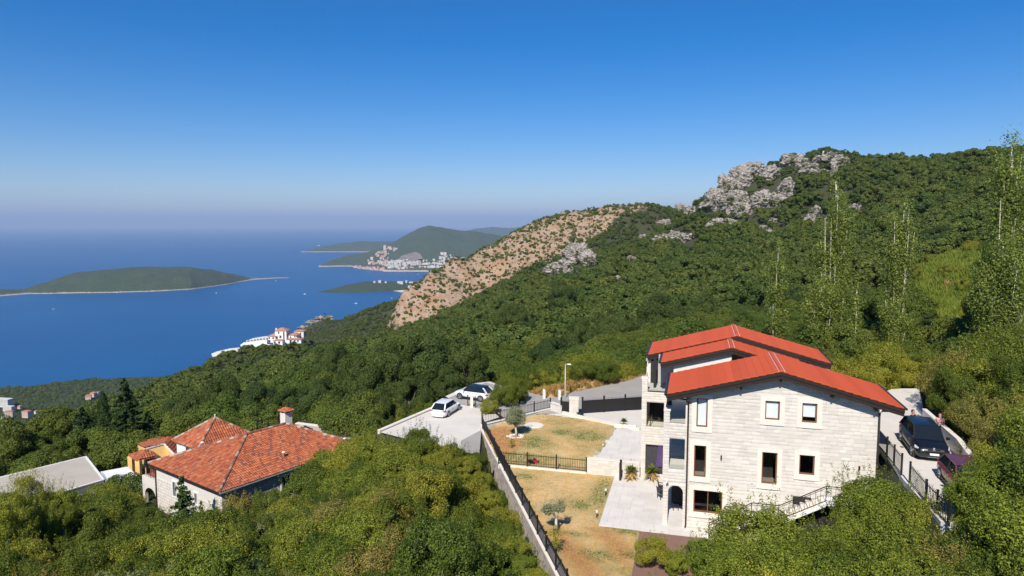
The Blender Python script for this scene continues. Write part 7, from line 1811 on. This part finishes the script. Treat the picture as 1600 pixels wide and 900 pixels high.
def town(n, x0, x1, ytop, ybot, types, label, group, s=(.9, 1.25), mind=14):
    c = 0; t_ = 0
    while c < n and t_ < n*40:
        t_ += 1; px = rr.uniform(x0, x1); py = rr.uniform(ytop(px) if callable(ytop) else ytop, ybot(px) if callable(ybot) else ybot); i = int(np.argmin((PH[:, 0]-px)**2 + ((PH[:, 1]-py)*1.5)**2)); p = VHf[i] + np.array([rr.uniform(-9, 9), rr.uniform(-14, 14), 0])
        if p[2] < ZS+1.5: p[2] = ZS + 1.5
        if any((p[0]-a)**2 + (p[1]-b)**2 < mind**2 for a, b in used): continue
        used.append((p[0], p[1])); place_house(rr.choice(types), p[0], p[1], p[2], rr.uniform(-.5, .5), label, group, rr.uniform(*s)); c += 1
town(34, 553, 600, 418.5, 422, [0, 0, 1, 4], "small pinkish house packed on the old town point across the bay", 'houses of the old town point')
town(26, 576, 606, 403, 414, [0, 1, 2, 4], "pale house climbing the slope above the old town across the bay", 'houses above the old town')
town(14, 598, 620, 386, 392.5, [1, 2, 4], "pale building in the cluster high on the hillside across the bay", 'hillside cluster across the bay')
town(18, 585, 607, 394, 403, [0, 1, 4], "small house between the high cluster and the old town", 'houses on the far hillside')
town(165, 604, 722, lambda p: 408, 420, [0, 1, 2, 2, 3, 4, 5], "white apartment block in the dense town across the bay", 'apartment blocks across the bay', (.55, .95))
town(12, 686, 724, 398, 407, [2, 4, 1], "pale building on the slope at the town's right end", 'buildings at the far town end')
# bare quarry scar behind the town
sc = []; 
for (px, py) in [(622,407),(628,400),(640,396),(650,393.5),(657,397),(661,404),(655,407),(640,409)]:
    i = int(np.argmin((PH[:, 0]-px)**2 + ((PH[:, 1]-py)*2)**2)); sc.append(VHf[i] + np.array([0, -14, 6.0]))
cmean = sum(sc)/len(sc) + np.array([0, -10, 4]); m = MB()
for i in range(len(sc)): m.poly([sc[i], sc[(i+1) % len(sc)], cmean])
q = m.obj('quarry_scar', M['farmount']); tag(q, kind='structure')
m = MB().poly([tuple(atz(px, py, ZS)+(0,0,1.5)) for px, py in [(596,423.3),(640,422.5),(700,422),(730,422),(730,424.2),(690,424.8),(640,424.6),(600,424.6)]][::-1]); m.obj('town_beach', M['sand'])["kind"] = 'structure'
# hotels on the wooded peninsula
VPf = VP[2:int(VP.shape[0]*.45)].reshape(-1, 3); PP = np.array([proj(*q) for q in VPf])
for (px, py, t, s, lab) in [(586,438.5,1,1.1,"leftmost pale building on the wooded peninsula's crest"),(594,438,2,.8,"white block beside the leftmost building on the peninsula"),(603,438.5,1,1.,"small roofed building on the peninsula's crest"),(626,440,5,.8,"long white hotel at the left of the peninsula's hotel group"),(636,437,3,.6,"tall white hotel wing in the peninsula's hotel group"),(643,436,5,.6,"white hotel block at the top of the peninsula's hotel group"),(650,440,5,.8,"white hotel right of the tall wing"),
    (645,450,5,1.15,"long low white hotel in front, near the beach"),(655,447,2,.8,"square white hotel next to the beach"),(664,440,4,1.4,"pink hotel partly behind the bare hill's edge"),(672,437,4,1.4,"second pink hotel partly behind the bare hill's edge"),(668,446,0,1.6,"low pink building under the pink hotels")]:
    i_ = int(np.argmin((PP[:, 0]-px)**2 + ((PP[:, 1]-(py+3.5))*2)**2)); p = VPf[i_]; place_house(t, p[0], p[1], p[2]-1, rr.uniform(-.3, .3), lab, 'hotels on the wooded peninsula', s)
# houses on the low coast at the left
for (px, py, t, s, lab) in [(6,628,5,1.25,"big cream hall at the left edge on the low coast"),(14,636,5,.8,"cream block below the big hall at the left edge"),(14,645,4,1.0,"orange roofed house at the left edge of the low coast"),(42,645,4,1.05,"yellowish house with orange roof on the low coast"),(31,632,0,.9,"small house right of the big hall"),(56,640,1,.7,"small white house near the wood's edge"),(138,617,0,1.3,"pinkish long house among coastal trees"),(146,613,0,1.4,"upper pinkish house among coastal trees"),(153,611,1,.8,"small roofed house beside the pinkish houses"),(172,616,0,.9,"lone white house among coastal trees"),(3,652,2,.6,"grey white building at the lower left edge of the coast"),(63,651,2,.5,"small white building close above the oak wood")]:
    p = atz(px, py, ZS+16); r_ = place_house(t, p[0], p[1], ZS+9, rr.uniform(-.4, .4), lab, 'houses on the low coast', s*.62)
# trees of the low coast as one far mass
rg = np.random.RandomState(2); Pc = VC[3:-4].reshape(-1, 3); Pc = Pc[rg.rand(len(Pc)) < .75]; Pc = Pc + rg.normal(size=Pc.shape)*(5, 5, 0)
pts = np.column_stack([Pc, rg.uniform(1.4, 2.6, len(Pc)), rg.rand(len(Pc))*6.28]); pts = pts[Pc[:, 2] > ZS+.5]; scatter_obj('coastal_woods', pts, srcs, "dense trees covering the low coast by the sea")
# boats
def boat(px, py, s, lab):
    p = atz(px, py, ZS); o = thing('boat', lab, 'boat', (p[0], p[1], ZS), rr.uniform(0, 6.28), 'white boats on the bay')
    m = MB(); m.hexa([(-5,-1.2,-.3),(3,-1.2,-.3),(3,1.2,-.3),(-5,1.2,-.3)],[(-5.3,-1.8,1.2),(4,-1.8,1.5),(4,1.8,1.5),(-5.3,1.8,1.2)]); m.hexa([(3,-1.2,-.3),(5.2,-.1,.3),(5.2,.1,.3),(3,1.2,-.3)],[(4,-1.8,1.5),(7.5,-.1,1.9),(7.5,.1,1.9),(4,1.8,1.5)]); m.obj('hull', M['white'], o)
    MB().hexa([(-3,-1.2,1.3),(2,-1.2,1.4),(2,1.2,1.4),(-3,1.2,1.3)],[(-2.8,-1,3),(.8,-1,3),(.8,1,3),(-2.8,1,3)]).obj('cabin', M['white'], o); MB().bar((-1,0,3),(-1,0,6),.12).obj('mast', M['white'], o); o.scale = (s, s, s)
for a in [(84,483.5,1.2,"white boat alone left in the open bay"),(183,457.3,1.0,"white boat close to the island's shore, left"),(259,452.7,1.3,"white boat close to the island's middle shore"),(338,458.2,1.3,"white boat in the bay right of the island's middle"),(431,439,1.0,"white boat near the island's sandy tip"),(476,460,1.5,"white boat between island and wooded peninsula"),(556,474.5,1.4,"white boat off the peninsula, nearest to the spur"),(612,466.5,1.2,"white boat in front of the peninsula beach"),(653,429,1.1,"left white boat in front of the far town"),(665,427.6,1.1,"right white boat in front of the far town"),(498,384,4.5,"white ship on the horizon side of the far peninsula")]: boat(*a)

# ---------------------------------------------------------------- large bushes standing close in front of the stone house
K['tall'] = make_kind('tall_bush', 4, 11, 5.2, (2.35, 2.5), 70, 46000, .115, M['bush'], clump_r=.27, low=-.95, sprig=330, cz=2.75, limbs=2)
K['tall_dark'] = make_kind('tall_dark_bush', 2, 12, 5.2, (2.4, 2.45), 70, 44000, .12, M['bush_dark'], clump_r=.27, low=-.95, sprig=260, cz=2.7, limbs=2)
K['tall_light'] = make_kind('tall_light_bush', 2, 14, 5.2, (1.9, 2.5), 30, 15000, .10, M['bush_yellow'], clump_r=.25, low=-.95, sprig=260, cz=2.7, limbs=2)
for i, (px, toppy, Y_, w_px, kind, lab) in enumerate([
    (1182,786,35.5,150,'tall',"big round light green bush in front of the garden stair, hiding its middle"),(1130,835,34.0,95,'tall',"lower light green bush left of the big round one, over the red brown paving"),(1255,822,34.5,110,'tall_dark',"darker bush between the big round bush and the tall right one"),(1235,856,32,120,'tall',"leafy bush at the lower edge under the garden stair"),
    (1330,800,33.0,90,'tall',"bush filling the gap below the stair's upper landing"),(1375,742,34.5,120,'tall',"tallest light green bush at the house's right corner"),(1425,775,33.0,110,'tall',"leafy bush right of the tallest one, below the driveway fence"),(1395,830,31,150,'tall',"broad light green bush at the lower edge, right of the house"),(1320,850,31,120,'tall_dark',"dark leafy bush at the lower edge between two bright ones"),
    (1460,850,29.5,110,'tall',"bright bush at the lower edge under the driveway"),(1540,805,30,130,'tall',"big leafy bush covering the driveway's lower end"),(1500,835,29,100,'tall_dark',"dark bush at the lower edge, left of the driveway's hidden end"),(1585,770,31,120,'tall',"large bright bush at the right edge below the dark red car"),(1570,850,28,140,'tall_dark',"dark leafy bush in the lower right corner"),
    (1545,745,34,80,'tall',"leafy bush right of the dark red car"),(1512,752,33.5,60,'tall_dark',"dark bush half hiding the dark red car"),(612,700,58,60,'tall',"bush overlapping the parking place's lower left corner"),(682,694,55,60,'tall',"leafy bush overlapping the parking place's lower edge"),(712,690,57,45,'tall_dark',"upright dark bush overlapping the ramp below the parking place"),(575,692,60,70,'tall',"light green bush between the shed and the parking place"),(40,742,44,70,'tall_light',"feathery pale green young tree in front of the flat concrete roof, left one"),(92,752,45,55,'tall_light',"feathery pale green young tree in front of the flat concrete roof, right one"),(15,770,42,80,'tall_light',"pale green young tree at the left edge before the flat roof"),(655,668,56,60,'tall_dark',"upright dark bush at the parking place's lower edge")]):
    p = aty(px, toppy, Y_); gz = float(height(np.array([p[0]]), np.array([p[1]]))[0]); H_ = p[2]-gz; s = max(H_/5.45, w_px/FOC*Y_/4.9); sx = w_px/FOC*Y_/4.9
    o = plant(kind, i, p[0], p[1], 1.0, 'large_bush', lab, 'bush', None, z=p[2]-5.35*max(.75, sx), rz=i*1.3); o.scale = (sx*1.05, sx*1.05, max(.75, sx))
